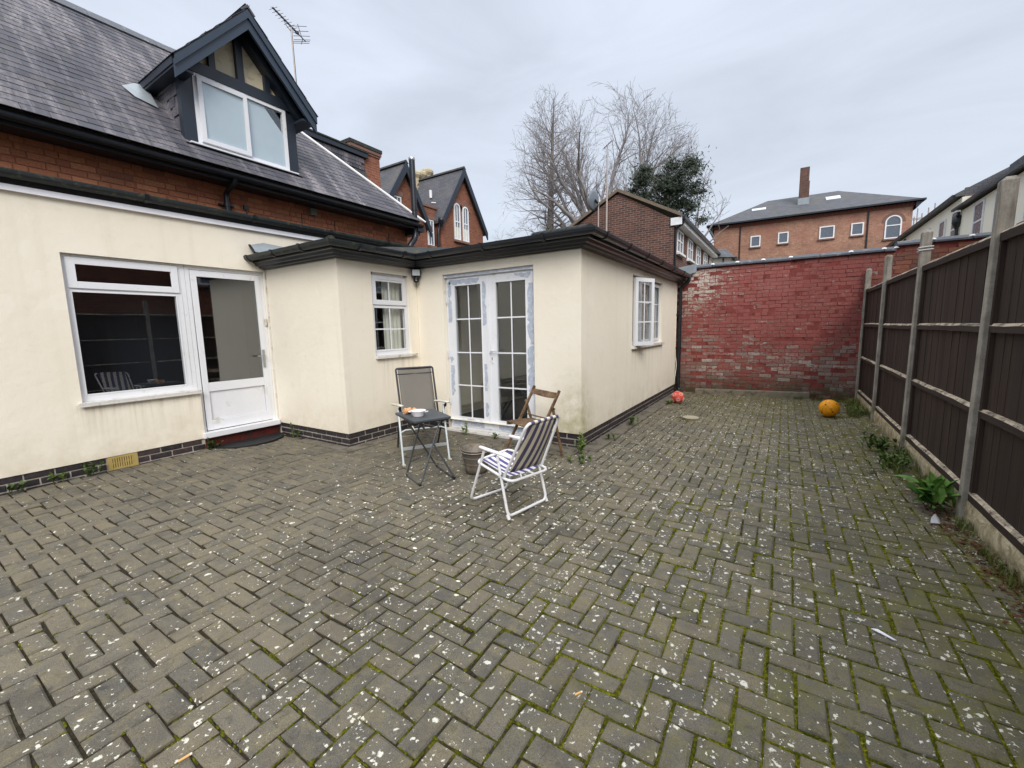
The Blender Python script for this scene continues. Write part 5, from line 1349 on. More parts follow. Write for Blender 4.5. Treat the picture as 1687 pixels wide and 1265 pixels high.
def coping_run(xa, xb, zt, L=0.47):
    x = xa
    while x < xb - 0.02:
        x1 = min(x + L, xb); j = R.uniform(-0.006, 0.006); h = 0.0
        a0, a1 = R.uniform(-0.004, 0.004), R.uniform(-0.004, 0.004)
        prof = [(-0.055, 0.0), (-0.055, 0.03), (0.06, 0.088), (0.17, 0.095), (0.28, 0.06), (0.30, 0.0)]
        mb = MB(); n = len(prof); A = [(x + 0.004, Y6 + p[0], zt + p[1] + j + a0) for p in prof]; B = [(x1 - 0.004, Y6 + p[0], zt + p[1] + j + a1) for p in prof]
        mb.add(A + B, [tuple(range(n)), tuple(reversed(range(n, 2 * n)))] + [(k, n + k, n + (k + 1) % n, (k + 1) % n) for k in range(n)])
        mb.build('coping_tile', M['coping'], rw)
        if R.random() < 0.7:
            mb = MB(); mb.lathe([(0.0, 0.022), (0.03, 0.015), (0.045, -0.01)], (x1, Y6 - 0.0, zt + 0.06), 7); mb.build('mortar_blob', M['hip'], rw)
        x = x1
coping_run(-1.86, XSTEP, WT1 + 0.002); coping_run(XSTEP + 0.001, 4.1, WT2 + 0.022)
mb = MB(); mb.prism([(-1.87, Y6 - 0.10, WT1 - 0.13), (-1.70, Y6 - 0.10, WT1 - 0.08), (-1.70, Y6 - 0.10, WT1 + 0.09), (-2.1, Y6 - 0.1, WT1 + 0.04), (-2.1, Y6 - 0.1, WT1 - 0.16)], (0, 0.03, 0)); mb.build('lead_flashing', M['lead'], rw)
# concrete kerb lying at its foot
mb = MB(); mb.prism([(-1.62, 10.02, -0.04), (-1.62, 10.02, 0.105), (0.47, 10.13, 0.13), (0.47, 10.13, -0.04)], (-0.005, 0.115, 0)); k = mb.build('concrete_kerb', M['concrete']); bevel_mesh(k.data, 0.012, 2)
tag(k, 'long concrete kerb lying against the foot of the red wall', 'kerb')

# ================================================================== FENCE
fence = thing('panel_fence', (XF, 4.4, 0), 'tall dark brown boarded fence between concrete posts with pale gravel boards', 'fence')
posts = [-1.55, 0.45, 2.43, 4.42, 6.40, 8.36, 10.24]
PM_b = MB(); PM_b.add([(-0.0, -0.042, -0.1), (0.085, -0.042, -0.1), (0.085, 0.042, -0.1), (0.0, 0.042, -0.1), (0, -0.042, 2.43), (0.085, -0.042, 2.43), (0.085, 0.042, 2.43), (0, 0.042, 2.43), (0.02, -0.028, 2.455), (0.068, -0.028, 2.455), (0.068, 0.028, 2.455), (0.02, 0.028, 2.455)],
    [(0, 1, 5, 4), (1, 2, 6, 5), (2, 3, 7, 6), (3, 0, 4, 7), (4, 5, 9, 8), (5, 6, 10, 9), (6, 7, 11, 10), (7, 4, 8, 11), (8, 9, 10, 11)])
PMM = PM_b.mesh('post', M['post']); bevel_mesh(PMM, 0.008, 2)
for k, y in enumerate(posts):
    inst('post', PMM, fence, Matrix.Translation((XF, y, 0)) @ Matrix.Rotation(R.gauss(0, 0.005), 4, 'X') @ Matrix.Rotation(R.gauss(0, 0.004), 4, 'Y'))
BM_b = MB(); BM_b.add([(0, -0.055, 0), (0.016, -0.055, 0), (0.008, 0.055, 0), (0, 0.055, 0), (0, -0.055, 1), (0.016, -0.055, 1), (0.008, 0.055, 1), (0, 0.055, 1)], [(0, 1, 5, 4), (1, 2, 6, 5), (2, 3, 7, 6), (3, 0, 4, 7), (4, 5, 6, 7), (3, 2, 1, 0)])
BMM = BM_b.mesh('board', M['board'])
for i in range(len(posts) - 1):
    a, b = posts[i] + 0.043, posts[i + 1] - 0.043; n = 19; w = (b - a) / n
    for k in range(n):
        y = a + (k + 0.5) * w
        inst('board', BMM, fence, Matrix.Translation((XF + 0.062 + R.uniform(-0.002, 0.002) + (0.0015 if k % 2 else 0), y, 0.20)) @ Matrix.Rotation(R.gauss(0, 0.003), 4, 'X') @ Matrix.Diagonal((1, w / 0.105, 1.885 + R.uniform(-0.006, 0.006), 1)))
    for z, h in ((0.195, 0.07), (0.825, 0.062), (1.435, 0.062), (2.062, 0.075)):
        mb = MB(); sag = R.uniform(-0.010, 0.006); n = 8; pts = []
        for k in range(n + 1):
            t = k / n; pts.append((a + (b - a) * t, z + sag * 4 * t * (1 - t) + R.uniform(-0.002, 0.002)))
        ring = []
        for (y, zz) in pts: ring += [(XF + 0.032, y, zz - h / 2), (XF + 0.060, y, zz - h / 2), (XF + 0.060, y, zz + h / 2 + 0.002), (XF + 0.044 + R.uniform(-0.004, 0.004), y, zz + h / 2), (XF + 0.032, y, zz + h / 2 - 0.014 - R.uniform(0, 0.008))]
        fs = [(k * 5 + q, k * 5 + (q + 1) % 5, (k + 1) * 5 + (q + 1) % 5, (k + 1) * 5 + q) for k in range(n) for q in range(5)] + [(0, 1, 2, 3, 4), tuple(reversed(range(n * 5, n * 5 + 5)))]
        mb.add(ring, fs); mb.build('rail', M['rail'], fence)
    for y0, y1 in ((a + 0.001, a + 0.045), (b - 0.045, b - 0.001)):
        mb = MB(); mb.box(XF + 0.034, XF + 0.0605, y0, y1, 0.232, 2.02); mb.build('batten', M['board'], fence)
    mb = MB(); n = 26; rows = 5
    g = [[(XF + 0.032 - (0.013 * abs(mnoise.noise(Vector((k * 0.9, r_ * 2.1, i * 7.0)))) + 0.003 if 0 < r_ < rows - 1 else 0.0), a + (b - a) * k / n, -0.06 + 0.217 * r_ / (rows - 1)) for k in range(n + 1)] for r_ in range(rows)]
    vs = [p for r_ in g for p in r_]; mb.add(vs, [(r_ * (n + 1) + k, r_ * (n + 1) + k + 1, (r_ + 1) * (n + 1) + k + 1, (r_ + 1) * (n + 1) + k) for r_ in range(rows - 1) for k in range(n)])
    mb.box(XF + 0.0325, XF + 0.08, a, b, -0.06, 0.1565); mb.build('gravel_board', M['gravelboard'], fence)
for z in (2.245, 2.275):
    mb = MB(); mb.tube(fillet([(XF - 0.006, 6.40 - 0.056, z), (XF + 0.106, 6.40 - 0.056, z + 0.006), (XF + 0.106, 6.456, z), (XF - 0.006, 6.456, z - 0.006), (XF - 0.007, 6.345, z + 0.002)], 0.015), 0.005, 6)
    mb.build('wire_tie', M['white_tube'], fence)

# ================================================================== FURNITURE
def V(*p): return Vector(p)
# ---- reclining chair with grey mesh sling
gc = thing('reclining_chair', (-3.75, 3.65, 0), 'reclining garden chair with tall grey mesh back and cream armrests behind the small table', 'chair')
gw = V(0.53, 0.85, 0).normalized(); gf = V(0.85, -0.53, 0).normalized()
TL = V(-4.19, 3.775, 1.03); TR = TL + gw * 0.48; BL = V(-4.085, 3.735, 0.42); BR = BL + gw * 0.48
def sheet(a, b, c, d_, n, m, sag, nrm):
    """slightly dished cloth between four corners (a-b top edge, d-c bottom edge) with thickness"""
    g = []
    for j in range(m + 1):
        for i in range(n + 1):
            u, v = i / n, j / m
            p = (a * (1 - u) + b * u) * (1 - v) + (d_ * (1 - u) + c * u) * v
            g.append(p - nrm * sag * 4 * u * (1 - u) * (0.4 + 0.6 * 4 * v * (1 - v)))
    k = (n + 1) * (m + 1); vs = g + [p - nrm * 0.004 for p in g]
    f = [(j * (n + 1) + i, j * (n + 1) + i + 1, (j + 1) * (n + 1) + i + 1, (j + 1) * (n + 1) + i) for j in range(m) for i in range(n)]
    f2 = [tuple(reversed([q + k for q in x])) for x in f]
    bd = [i for i in range(n + 1)] + [(j + 1) * (n + 1) + n for j in range(m)] + [m * (n + 1) + i for i in range(n - 1, -1, -1)] + [j * (n + 1) for j in range(m - 1, 0, -1)]
    rim = [(bd[i], bd[(i + 1) % len(bd)], bd[(i + 1) % len(bd)] + k, bd[i] + k) for i in range(len(bd))]
    mb = MB(); mb.add(vs, f + f2 + rim, True); return mb
gn = (gf * 0.98 + V(0, 0, 0.17)).normalized()
i_ = gw * 0.022
sheet(TL + i_, TR - i_, BR - i_, BL + i_, 8, 10, 0.02, gn).build('back_sling', M['sling'], gc)
mb = MB(); mb.tube(fillet([BL, TL, TR, BR], 0.03), 0.0125, 10); mb.build('back_frame', M['char_tube'], gc)
h1, h2 = TL.lerp(BL, 0.12), TR.lerp(BR, 0.12)
mb = MB(); mb.tube([h1 + gn * 0.004, h1.lerp(h2, 0.5) - gn * 0.018, h2 + gn * 0.004], 0.006, 8); mb.build('back_bar', M['char_tube'], gc)
SFL = BL + gf * 0.46 + V(0, 0, 0.015); SFR = SFL + gw * 0.48
sheet(BL + i_, BR - i_, SFR - i_, SFL + i_, 8, 8, 0.03, V(0, 0, 1)).build('seat_sling', M['sling_dark'], gc)
mb = MB(); mb.tube(fillet([BL - gf * 0.04, SFL, SFR, BR - gf * 0.04], 0.05), 0.0125, 10); mb.build('seat_frame', M['char_tube'], gc)
FL, FR = V(-3.555, 3.242, 0), V(-3.250, 3.671, 0)
AL0, AL1 = V(-4.067, 3.60, 0.60), V(-3.834, 3.515, 0.605); AR0, AR1 = V(-3.756, 4.05, 0.60), V(-3.519, 3.989, 0.605)
for f_, a0, a1 in ((FL, AL0, AL1), (FR, AR0, AR1)):
    top = a0.lerp(a1, 0.55) - V(0, 0, 0.03)
    mb = MB(); mb.tube([f_ + V(0, 0, 0.012), f_.lerp(top, 0.5), top], 0.0125, 10); mb.build('front_leg', M['alu'], gc)
    mb = MB(); mb.beam(f_ + V(-0.02, 0.012, 0.008), f_ + V(0.03, -0.016, 0.008), 0.03, 0.016); mb.build('foot_cap', M['arm_pad'], gc)
    rf = f_ + V(-0.626, 0.49, 0); rt = a0.lerp(a1, 0.7) - V(0, 0, 0.03)
    mb = MB(); mb.tube([rf + V(0, 0, 0.01), rf.lerp(rt, 0.5) + V(0, 0, 0.0), rt], 0.0115, 10); mb.build('rear_leg', M['char_tube'], gc)
    d = (a1 - a0).normalized(); sd = V(-d.y, d.x, 0); prof = [a0 - d * 0.06, a0 + d * 0.10, a1 + d * 0.02]
    mb = MB(); L = [(-0.06, 0.016, 0.010), (-0.03, 0.024, 0.014), (0.08, 0.026, 0.014), (0.22, 0.030, 0.014), (0.27, 0.022, 0.011)]
    vs = []
    for s_, hw, hh in L:
        c = a0 + d * s_ + V(0, 0, 0.010 if s_ > 0.05 else 0.0)
        for q in range(10):
            t_ = 2 * pi * q / 10; vs.append(c + sd * hw * cos(t_) + V(0, 0, hh * sin(t_)))
    mb.add(vs, [(r_ * 10 + q, r_ * 10 + (q + 1) % 10, (r_ + 1) * 10 + (q + 1) % 10, (r_ + 1) * 10 + q) for r_ in range(len(L) - 1) for q in range(10)] + [tuple(range(10)), tuple(reversed(range(40, 50)))], True); mb.build('armrest', M['arm_pad'], gc)
    mb = MB(); mb.tube([a1 - d * 0.05 - V(0, 0, 0.012), a1 - d * 0.06 - V(0, 0, 0.05)], 0.014, 8); mb.build('arm_bracket', M['camplastic'], gc)
def on(a, b, t): return a.lerp(b, t)
lt, rt_ = AL0.lerp(AL1, 0.55) - V(0, 0, 0.03), AR0.lerp(AR1, 0.55) - V(0, 0, 0.03)
mb = MB(); mb.beam(on(FL, lt, 0.27), on(FR, rt_, 0.27), 0.014, 0.034); mb.build('stretcher', M['alu'], gc)
mb = MB(); mb.tube([on(FL, lt, 0.55), on(FL, lt, 0.57) + gw * 0.06 + V(0, 0, 0.012), on(FR, rt_, 0.57) - gw * 0.06 + V(0, 0, 0.012), on(FR, rt_, 0.55)], 0.010, 8); mb.build('stretcher', M['alu'], gc)
RL, RR = FL + V(-0.626, 0.49, 0), FR + V(-0.626, 0.49, 0)
mb = MB(); mb.tube([on(RL, AL0, 0.25), on(RR, AR0, 0.25)], 0.009, 8); mb.build('stretcher', M['pole'], gc)
mb = MB(); mb.beam(SFL + V(0.01, 0.03, -0.06), SFL + V(0.07, 0.0, -0.10), 0.022, 0.03); mb.build('hinge_block', M['arm_pad'], gc)

# ---- small folding table
tb = thing('folding_table', (-3.05, 3.1, 0), 'small charcoal folding table on crossed grey tube legs', 'table')
A, B, C_, D_ = V(-3.452, 3.062, 0.65), V(-2.941, 2.838, 0.65), V(-2.770, 3.188, 0.65), V(-3.245, 3.425, 0.65)
mb = MB(); ring = fillet([A, B, C_, D_], 0.03, 4, True)[:-1]; mb.prism(ring, (0, 0, -0.024)); top = mb.build('table_top', M['tabletop'], tb); bevel_mesh(top.data, 0.007, 3)
mb = MB(); c0 = (A + B + C_ + D_) / 4; mb.tube(fillet([c0 + (p - c0) * 0.86 + V(0, 0, -0.034) for p in (A, B, C_, D_)], 0.03, 4, True), 0.007, 8, False); mb.build('top_frame', M['grey_tube'], tb)
F1, F2, F3, F4 = V(-3.275, 3.019, 0.009), V(-2.918, 2.862, 0.009), V(-3.229, 3.417, 0.009), V(-2.758, 3.187, 0.009)
T1, T2 = V(-3.074, 3.073, 0.62), V(-2.868, 3.126, 0.62); T4, T3 = V(-3.015, 2.985, 0.615), V(-3.150, 2.945, 0.60)
mb = MB(); mb.tube(fillet([T1, F1, F2, T2], 0.05), 0.0095, 10); mb.build('leg_frame', M['grey_tube'], tb)
mb = MB(); mb.tube(fillet([T3 + V(0, 0, 0.02), F3, F4, T4], 0.05), 0.0095, 10); mb.build('leg_frame', M['grey_tube'], tb)
mb = MB(); mb.tube([T2 + V(0.02, 0.03, 0.0), T4 + V(-0.0, -0.0, 0.005)], 0.0085, 8); mb.build('cross_bar', M['grey_tube'], tb)
mb = MB(); mb.tube([T1 + V(0, 0, -0.06), T1.lerp(T2, 0.5) + V(0, 0, -0.085), T2 + V(0, 0, -0.05)], 0.007, 8); mb.build('cross_bar', M['grey_tube'], tb)
for p in (F1.lerp(F2, 0.93), F3.lerp(F4, 0.93), F3.lerp(F4, 0.05), F1.lerp(F2, 0.05)):
    mb = MB(); mb.tube([p + V(-0.02, 0.01, 0), p + V(0.02, -0.01, 0)], 0.0125, 8); mb.build('foot_cap', M['camplastic'], tb)
bc = V(-3.075, 3.035, 0.651)
bw = thing('bowl', bc, 'white plastic bowl standing on the charcoal folding table', 'bowl')
mb = MB(); mb.lathe([(0.0, 0.004), (0.042, 0.004), (0.052, 0.0), (0.055, 0.006), (0.068, 0.045), (0.076, 0.056), (0.078, 0.060), (0.072, 0.060), (0.064, 0.050), (0.050, 0.012), (0.0, 0.010)], bc, 28); mb.build('body', M['bowl'], bw)
d = V(0.86, 0.5, 0)
for sgn in (-1, 1):
    mb = MB(); p = bc + V(0, 0, 0.046) + d * sgn * 0.068; mb.beam(p, p + d * sgn * 0.032 + V(0, 0, 0.004), 0.036, 0.006); mb.build('handle', M['bowl'], bw)
mb = MB(); mb.lathe([(0.0, 0.052), (0.03, 0.050), (0.058, 0.044), (0.060, 0.036)], bc, 14); mb.build('contents', M['petal'], bw)
# torn bread heaped beside the bowl
q = random.Random(5)
for k in range(11):
    c = V(-3.24, 3.085, 0.668) + V(q.gauss(0, 0.038), q.gauss(0, 0.026), 0)
    c.z = 0.662 + (0.028 if k > 5 else 0.004) + q.uniform(0, 0.012) - max(0, (abs(c.x + 3.24) - 0.03)) * 0.2
    r0 = q.uniform(0.017, 0.028); n = 8; vs = []; fs = []
    for j in range(1, 5):
        th = pi * j / 5
        for i in range(n):
            ph = 2 * pi * i / n; r = r0 * q.uniform(0.65, 1.35); vs.append(c + V(sin(th) * cos(ph) * r * 1.3, sin(th) * sin(ph) * r, cos(th) * r * 0.9))
    fs = [(j * n + i, j * n + (i + 1) % n, (j + 1) * n + (i + 1) % n, (j + 1) * n + i) for j in range(3) for i in range(n)] + [tuple(range(n)), tuple(reversed(range(3 * n, 4 * n)))]
    mb = MB(); mb.add(vs, fs); o = mb.build('bread_piece', M['bread'])
    tag(o, 'small torn chunk of browned bread lying in the heap beside the white bowl', 'bread', 'torn bread on the folding table')

# ---- metal bucket
bkc = V(-2.72, 3.50, 0.0)
bk = thing('bucket', bkc, 'old rusty galvanised bucket standing on the paving between the chairs', 'bucket')
mb = MB(); mb.lathe([(0.0000, 0.012), (0.1040, 0.012), (0.1107, 0.002), (0.1153, 0.004), (0.1266, 0.06), (0.1571, 0.243), (0.1638, 0.246), (0.1661, 0.256), (0.1582, 0.260), (0.1514, 0.252), (0.1198, 0.06), (0.1073, 0.02), (0.0000, 0.018)], bkc, 36); mb.build('body', M['bucket'], bk)
for z, r in ((0.10, 0.134), (0.17, 0.1458)):
    mb = MB(); mb.lathe([(r - 0.002, z - 0.008), (r + 0.003, z), (r - 0.0005, z + 0.008)], bkc, 36); mb.build('hoop', M['bucket'], bk)
mb = MB(); mb.lathe([(0.0000, 0.09), (0.0678, 0.10), (0.1299, 0.085)], bkc, 18); mb.build('dirt', M['earth'], bk)
hd = V(0.9, 0.43, 0).normalized(); pts = []
for k in range(13):
    a = pi * k / 12; pts.append(bkc + hd * (0.170 * cos(a)) + V(hd.y, -hd.x, 0) * (0.172 * sin(a)) + V(0, 0, 0.248 - 0.016 * sin(a)))
mb = MB(); mb.tube(pts, 0.004, 6); mb.build('handle', M['pole'], bk)
for sgn in (-1, 1):
    p = bkc + hd * 0.167 * sgn + V(0, 0, 0.236); mb = MB(); mb.beam(p - V(0, 0, 0.03), p + V(0, 0, 0.035), 0.05, 0.008, hd); mb.build('lug', M['bucket'], bk)

# ---- striped folding chair
sc = thing('striped_chair', (-1.95, 2.95, 0), 'white tubular folding chair with navy and white striped seat and back, seen from behind', 'chair')
near = lambda x, z: V(x, 2.817 - (x + 2.271) * 0.2988, z)
far_ = lambda x, z: V(x, 3.214 - (x + 2.144) * 0.1663, z)
T_ = M['white_tube']; r_t = 0.0115
# front legs: one loop down the near side, along the ground and up the far side; rear legs likewise
nA0, nA1, nA2 = near(-2.075, 0.515), near(-1.887, 0.507), near(-1.711, 0.520)
fA0, fA1 = far_(-2.06, 0.515), far_(-1.79, 0.50)
mb = MB(); mb.tube(fillet([near(-2.055, 0.505), near(-2.268, 0.014), far_(-2.146, 0.014), far_(-1.93, 0.50)], 0.055), r_t, 12); mb.build('front_leg_frame', T_, sc)
mb = MB(); mb.tube(fillet([near(-1.890, 0.497), near(-1.774, 0.028), far_(-1.682, 0.028), far_(-1.80, 0.49)], 0.055), r_t, 12); mb.build('rear_leg_frame', T_, sc)
for p in (near(-1.770, 0.0), far_(-1.684, 0.0)):
    mb = MB(); mb.tube([p + V(0.006, 0, 0.008), p + V(-0.01, 0.0, 0.045)], 0.014, 8); mb.build('foot_cap', M['bowl'], sc)
sN0, sN1, sF0, sF1 = near(-2.165, 0.392), near(-1.740, 0.322), far_(-2.10, 0.40), far_(-1.655, 0.300)
mb = MB(); mb.tube(fillet([sN0, sN1, sF1, sF0], 0.07, 6, True), r_t, 12, False); mb.build('seat_frame', T_, sc)
bN0, bN1, bF0, bF1 = near(-1.812, 0.345), near(-1.545, 0.812), far_(-1.730, 0.32), far_(-1.535, 0.786)
mb = MB(); mb.tube(fillet([bN0, bN1, bF1, bF0], 0.06, 6), r_t, 12); mb.build('back_frame', T_, sc)
for (a0, a1) in ((near(-2.10, 0.527), nA2), (far_(-2.09, 0.525), far_(-1.72, 0.518))):
    d = (a1 - a0).normalized(); mb = MB(); sd = V(-d.y, d.x, 0); vs = []
    L = [(-0.012, 0.010, 0.010), (0.0, 0.020, 0.014), (0.10, 0.021, 0.014), (0.26, 0.017, 0.013), ((a1 - a0).length, 0.012, 0.011)]
    for s_, hw, hh in L:
        c = a0 + d * s_
        for k in range(10): t_ = 2 * pi * k / 10; vs.append(c + sd * hw * cos(t_) + V(0, 0, hh * sin(t_)))
    mb.add(vs, [(k * 10 + q_, k * 10 + (q_ + 1) % 10, (k + 1) * 10 + (q_ + 1) % 10, (k + 1) * 10 + q_) for k in range(4) for q_ in range(10)] + [tuple(range(10)), tuple(reversed(range(40, 50)))], True); mb.build('armrest', M['bowl'], sc)
bt0, bt1 = bN0.lerp(bN1, 0.06), bF0.lerp(bF1, 0.06)
navy, wht = (92, 86, 118), (224, 217, 200)
e = (bF1 - bN1); u0, u1 = 0.085, 0.915
bn = (bN1 - bN0).cross(e).normalized(); bn = bn if bn.x < 0 else -bn     # towards the sitter
a, b = bN1 + e * u0, bN1 + e * u1
c, d_ = bF0.lerp(bF1, 0.07) - (bF0 - bN0) * (1 - u1), bN0.lerp(bN1, 0.07) + (bF0 - bN0) * u0
stripe_b = m_stripe(a, b, 9, navy, wht)
mb = sheet(a + V(0, 0, 0.006), b + V(0, 0, 0.006), c, d_, 10, 10, 0.022, bn); mb.build('back_cloth', stripe_b, sc)
mb = MB(); n = 12    # hem rolled over the top tube
for k in range(n):
    pass
vs = []
ring = 9
for k in range(10):
    p = a.lerp(b, k / 9)
    for q_ in range(ring):
        t_ = 2 * pi * q_ / ring; vs.append(p + bn * (0.0145 * cos(t_)) + (bN1 - bN0).normalized() * (0.0145 * sin(t_)))
mb.add(vs, [(k * ring + q_, k * ring + (q_ + 1) % ring, (k + 1) * ring + (q_ + 1) % ring, (k + 1) * ring + q_) for k in range(9) for q_ in range(ring)], True); mb.build('cloth_hem', stripe_b, sc)
e = (sF0 - sN0); a, b = sN0 + e * 0.12 + (sN1 - sN0) * 0.03, sN0 + e * 0.90 + (sN1 - sN0) * 0.03
e2 = sF1 - sN1; c, d_ = sN0.lerp(sN1, 0.83) + e2 * 0.88, sN0.lerp(sN1, 0.83) + e2 * 0.10
mb = sheet(a + V(0, 0, 0.006), b + V(0, 0, 0.006), c + V(0, 0, 0.006), d_ + V(0, 0, 0.006), 10, 10, 0.03, V(0, 0, 1)); mb.build('seat_cloth', m_stripe(a, b, 9, (92, 84, 138), (236, 234, 236)), sc)
for t_ in (0.28, 0.62):
    mb = MB(); p0 = sN1.lerp(sF1, t_); p1 = d_.lerp(c, t_ * 0.8 + 0.1); mb.tube([p0, p1 + V(0.02, 0, 0)], 0.008, 8); mb.build('seat_hook', T_, sc)
for p in (near(-1.825, 0.36), far_(-1.75, 0.335)):
    mb = MB(); mb.tube([p + V(0, -0.02, 0), p + V(0, 0.02, 0)], 0.009, 8); mb.build('rivet', M['chrome'], sc)

# ---- weathered wooden folding chair
wc = thing('wooden_folding_chair', (-2.45, 4.2, 0), 'weathered brown wooden slatted folding chair in front of the french doors', 'chair')
W_ = M['wood']
wd = V(0.947, -0.32, 0).normalized()
pL1, pL0 = V(-2.549, 4.490, 0.81), V(-2.757, 4.062, 0.0)
pR1, pR0 = V(-2.148, 4.355, 0.79), V(-2.352, 3.935, 0.0)
for a, b in ((pL0, pL1), (pR0, pR1)):
    mb = MB(); mb.beam(a, b, 0.020, 0.034, (b - a).cross(wd)); bevel_mesh(mb.build('front_leg', W_, wc).data, 0.004, 2)
for a, b in ((pL0.lerp(pL1, 0.765) - wd * 0.02, V(-2.515, 4.535, 0.0)), (pR0.lerp(pR1, 0.755) + wd * 0.02, V(-2.130, 4.385, 0.0))):
    mb = MB(); mb.beam(a + (a - b).normalized() * 0.03, b, 0.018, 0.030, (b - a).cross(wd)); bevel_mesh(mb.build('rear_leg', W_, wc).data, 0.004, 2)
    mb = MB(); mb.tube([a - wd * 0.035, a + wd * 0.035], 0.007, 8); mb.build('pivot_bolt', M['camplastic'], wc)
# curved top rail
mb = MB(); a, b = pL0.lerp(pL1, 0.93), pR0.lerp(pR1, 0.93); up = (pL1 - pL0).normalized(); bk_ = wd.cross(up).normalized(); bk_ = bk_ if bk_.y > 0 else -bk_; vs = []; n = 10
for k in range(n + 1):
    t_ = k / n; p = a.lerp(b, t_) + bk_ * (0.03 * 4 * t_ * (1 - t_)); hh = 0.040 - 0.006 * abs(2 * t_ - 1)
    vs += [p - up * hh - bk_ * 0.006, p - up * hh + bk_ * 0.006, p + up * hh + bk_ * 0.006, p + up * hh - bk_ * 0.006]
mb.add(vs, [(k * 4 + q_, k * 4 + (q_ + 1) % 4, (k + 1) * 4 + (q_ + 1) % 4, (k + 1) * 4 + q_) for k in range(n) for q_ in range(4)] + [(0, 1, 2, 3), tuple(reversed(range(n * 4, n * 4 + 4)))], False); bevel_mesh(mb.build('top_rail', W_, wc).data, 0.003, 1)
sFL, sFR = V(-2.735, 4.108, 0.425), V(-2.355, 3.935, 0.42); dpv = V(0.325, 0.325, 0) * 0 + V(0.17, 0.335, -0.01)
nS = 8
for k in range(nS):
    t_ = (k + 0.5) / nS; a = sFL + dpv * t_; b = sFR + dpv * t_; d = (b - a).normalized()
    mb = MB(); mb.beam(a, b, 0.036, 0.014); bevel_mesh(mb.build('slat', W_, wc).data, 0.003, 1)
for s_ in (0.07, 0.93):
    mb = MB(); a = sFL.lerp(sFR, s_) - V(0, 0, 0.022); mb.beam(a, a + dpv, 0.018, 0.028); mb.build('seat_rail', W_, wc)
mb = MB(); mb.tube([V(-2.52, 4.53, 0.14), V(-2.135, 4.38, 0.14)], 0.009, 8); mb.build('stretcher', W_, wc)
mb = MB(); mb.tube([pL0.lerp(pL1, 0.60) + V(0.02, 0.1, -0.02), pR0.lerp(pR1, 0.60) + V(0.02, 0.1, -0.02)], 0.009, 8); mb.build('stretcher', W_, wc)

# ---- balls
def icosph(mb, c, r, sub=3, squash=1.0):
    bm = bmesh.new(); bmesh.ops.create_icosphere(bm, subdivisions=sub, radius=r)
    vs = [V(v.co.x + c[0], v.co.y + c[1], v.co.z * squash + c[2]) for v in bm.verts]; bm.verts.index_update()
    mb.add(vs, [tuple(v.index for v in f.verts) for f in bm.faces], True); bm.free()
def on_sphere(c, r, d): return V(*c) + d.normalized() * r
def ball(name, c, r, mat, label, seam_mat, pent):
    t = thing(name, (c[0], c[1], 0), label, 'ball')
    mb = MB(); icosph(mb, c, r, 4); mb.build('body', mat, t)
    G = (1 + sqrt(5)) / 2
    dirs = [V(a * s1, b * s2, 0) for a, b in ((1, G),) for s1 in (-1, 1) for s2 in (-1, 1)]
    dirs = dirs + [V(0, p.x, p.y) for p in dirs] + [V(p.y, 0, p.x) for p in dirs]
    rot = Matrix.Rotation(0.5, 3, 'X') @ Matrix.Rotation(0.8, 3, 'Z') @ Matrix.Rotation(0.4, 3, 'Y')
    dirs = [(rot @ p).normalized() for p in dirs]
    for dq in dirs:
        u = dq.orthogonal().normalized(); w = dq.cross(u); mb = MB()
        if pent == 'ring':
            for R_ in (0.36, 0.20):
                pts = [on_sphere(c, r * 1.002, dq + u * R_ * cos(k * 2 * pi / 5) * (1 if True else 0) + w * R_ * sin(k * 2 * pi / 5)) for k in range(5)]
                pp = []
                for k in range(5):
                    for m_ in range(4): pp.append(on_sphere(c, r * 1.002, (pts[k].lerp(pts[(k + 1) % 5], m_ / 4) - V(*c))))
                pp.append(pp[0]); mb.tube(pp, r * 0.035, 5, False)
            mb.build('seam', seam_mat, t)
        else:
            pts = [on_sphere(c, r * 1.006, dq + u * 0.13 * (1 if k % 2 else 0.5) * cos(k * pi / 4) + w * 0.13 * (1 if k % 2 else 0.5) * sin(k * pi / 4)) for k in range(8)]
            ctr = on_sphere(c, r * 1.008, dq); mb.add(pts + [ctr], [(k, (k + 1) % 8, 8) for k in range(8)]); mb.build('print_mark', seam_mat, t)
            mb = MB(); nb = min((p for p in dirs if p is not dq), key=lambda p: (p - dq).length)
            mb.tube([on_sphere(c, r * 1.001, dq.lerp(nb, k / 6)) for k in range(7)], r * 0.012, 4, False); mb.build('seam', seam_mat, t)
ball('red_football', (-1.70, 8.62, 0.118), 0.118, M['redball'], 'faded red ball with pale seams resting by the plinth near the downpipe', M['paleline'], 'ring')
ball('yellow_football', (0.655, 8.36, 0.138), 0.138, M['yellowball'], 'orange-yellow ball with dark marks on the far mossy paving', M['ballmark'], 'mark')

# ---- small things on the ground
mat_ = thing('door_mat', (-6.2, 2.95, 0), 'black half-round rubber mat below the kitchen door step', 'door mat')
mb = MB(); cy = 2.98; pts = [(X1 - 0.005 + 0.44 * sin(pi * k / 18), cy - 0.46 * cos(pi * k / 18), 0.004) for k in range(19)]
mb.prism(pts, (0, 0, 0.012)); mb.build('mat_body', M['rubber'], mat_)
for q_ in (0.42, 0.34, 0.26):
    mb = MB(); mb.tube([(X1 + 0.002 + q_ * sin(pi * (0.03 + 0.94 * k / 18)), cy - (q_ + 0.02) * cos(pi * (0.03 + 0.94 * k / 18)), 0.016) for k in range(19)], 0.005, 6); mb.build('rib', M['rubber'], mat_)
def flat_scrap(name, c, pts, mat, label, cat, h=0.004):
    mb = MB(); mb.prism([(c[0] + p[0], c[1] + p[1], c[2] + (p[2] if len(p) > 2 else 0)) for p in pts], (0, 0, h)); o = mb.build(name, mat); tag(o, label, cat); return o
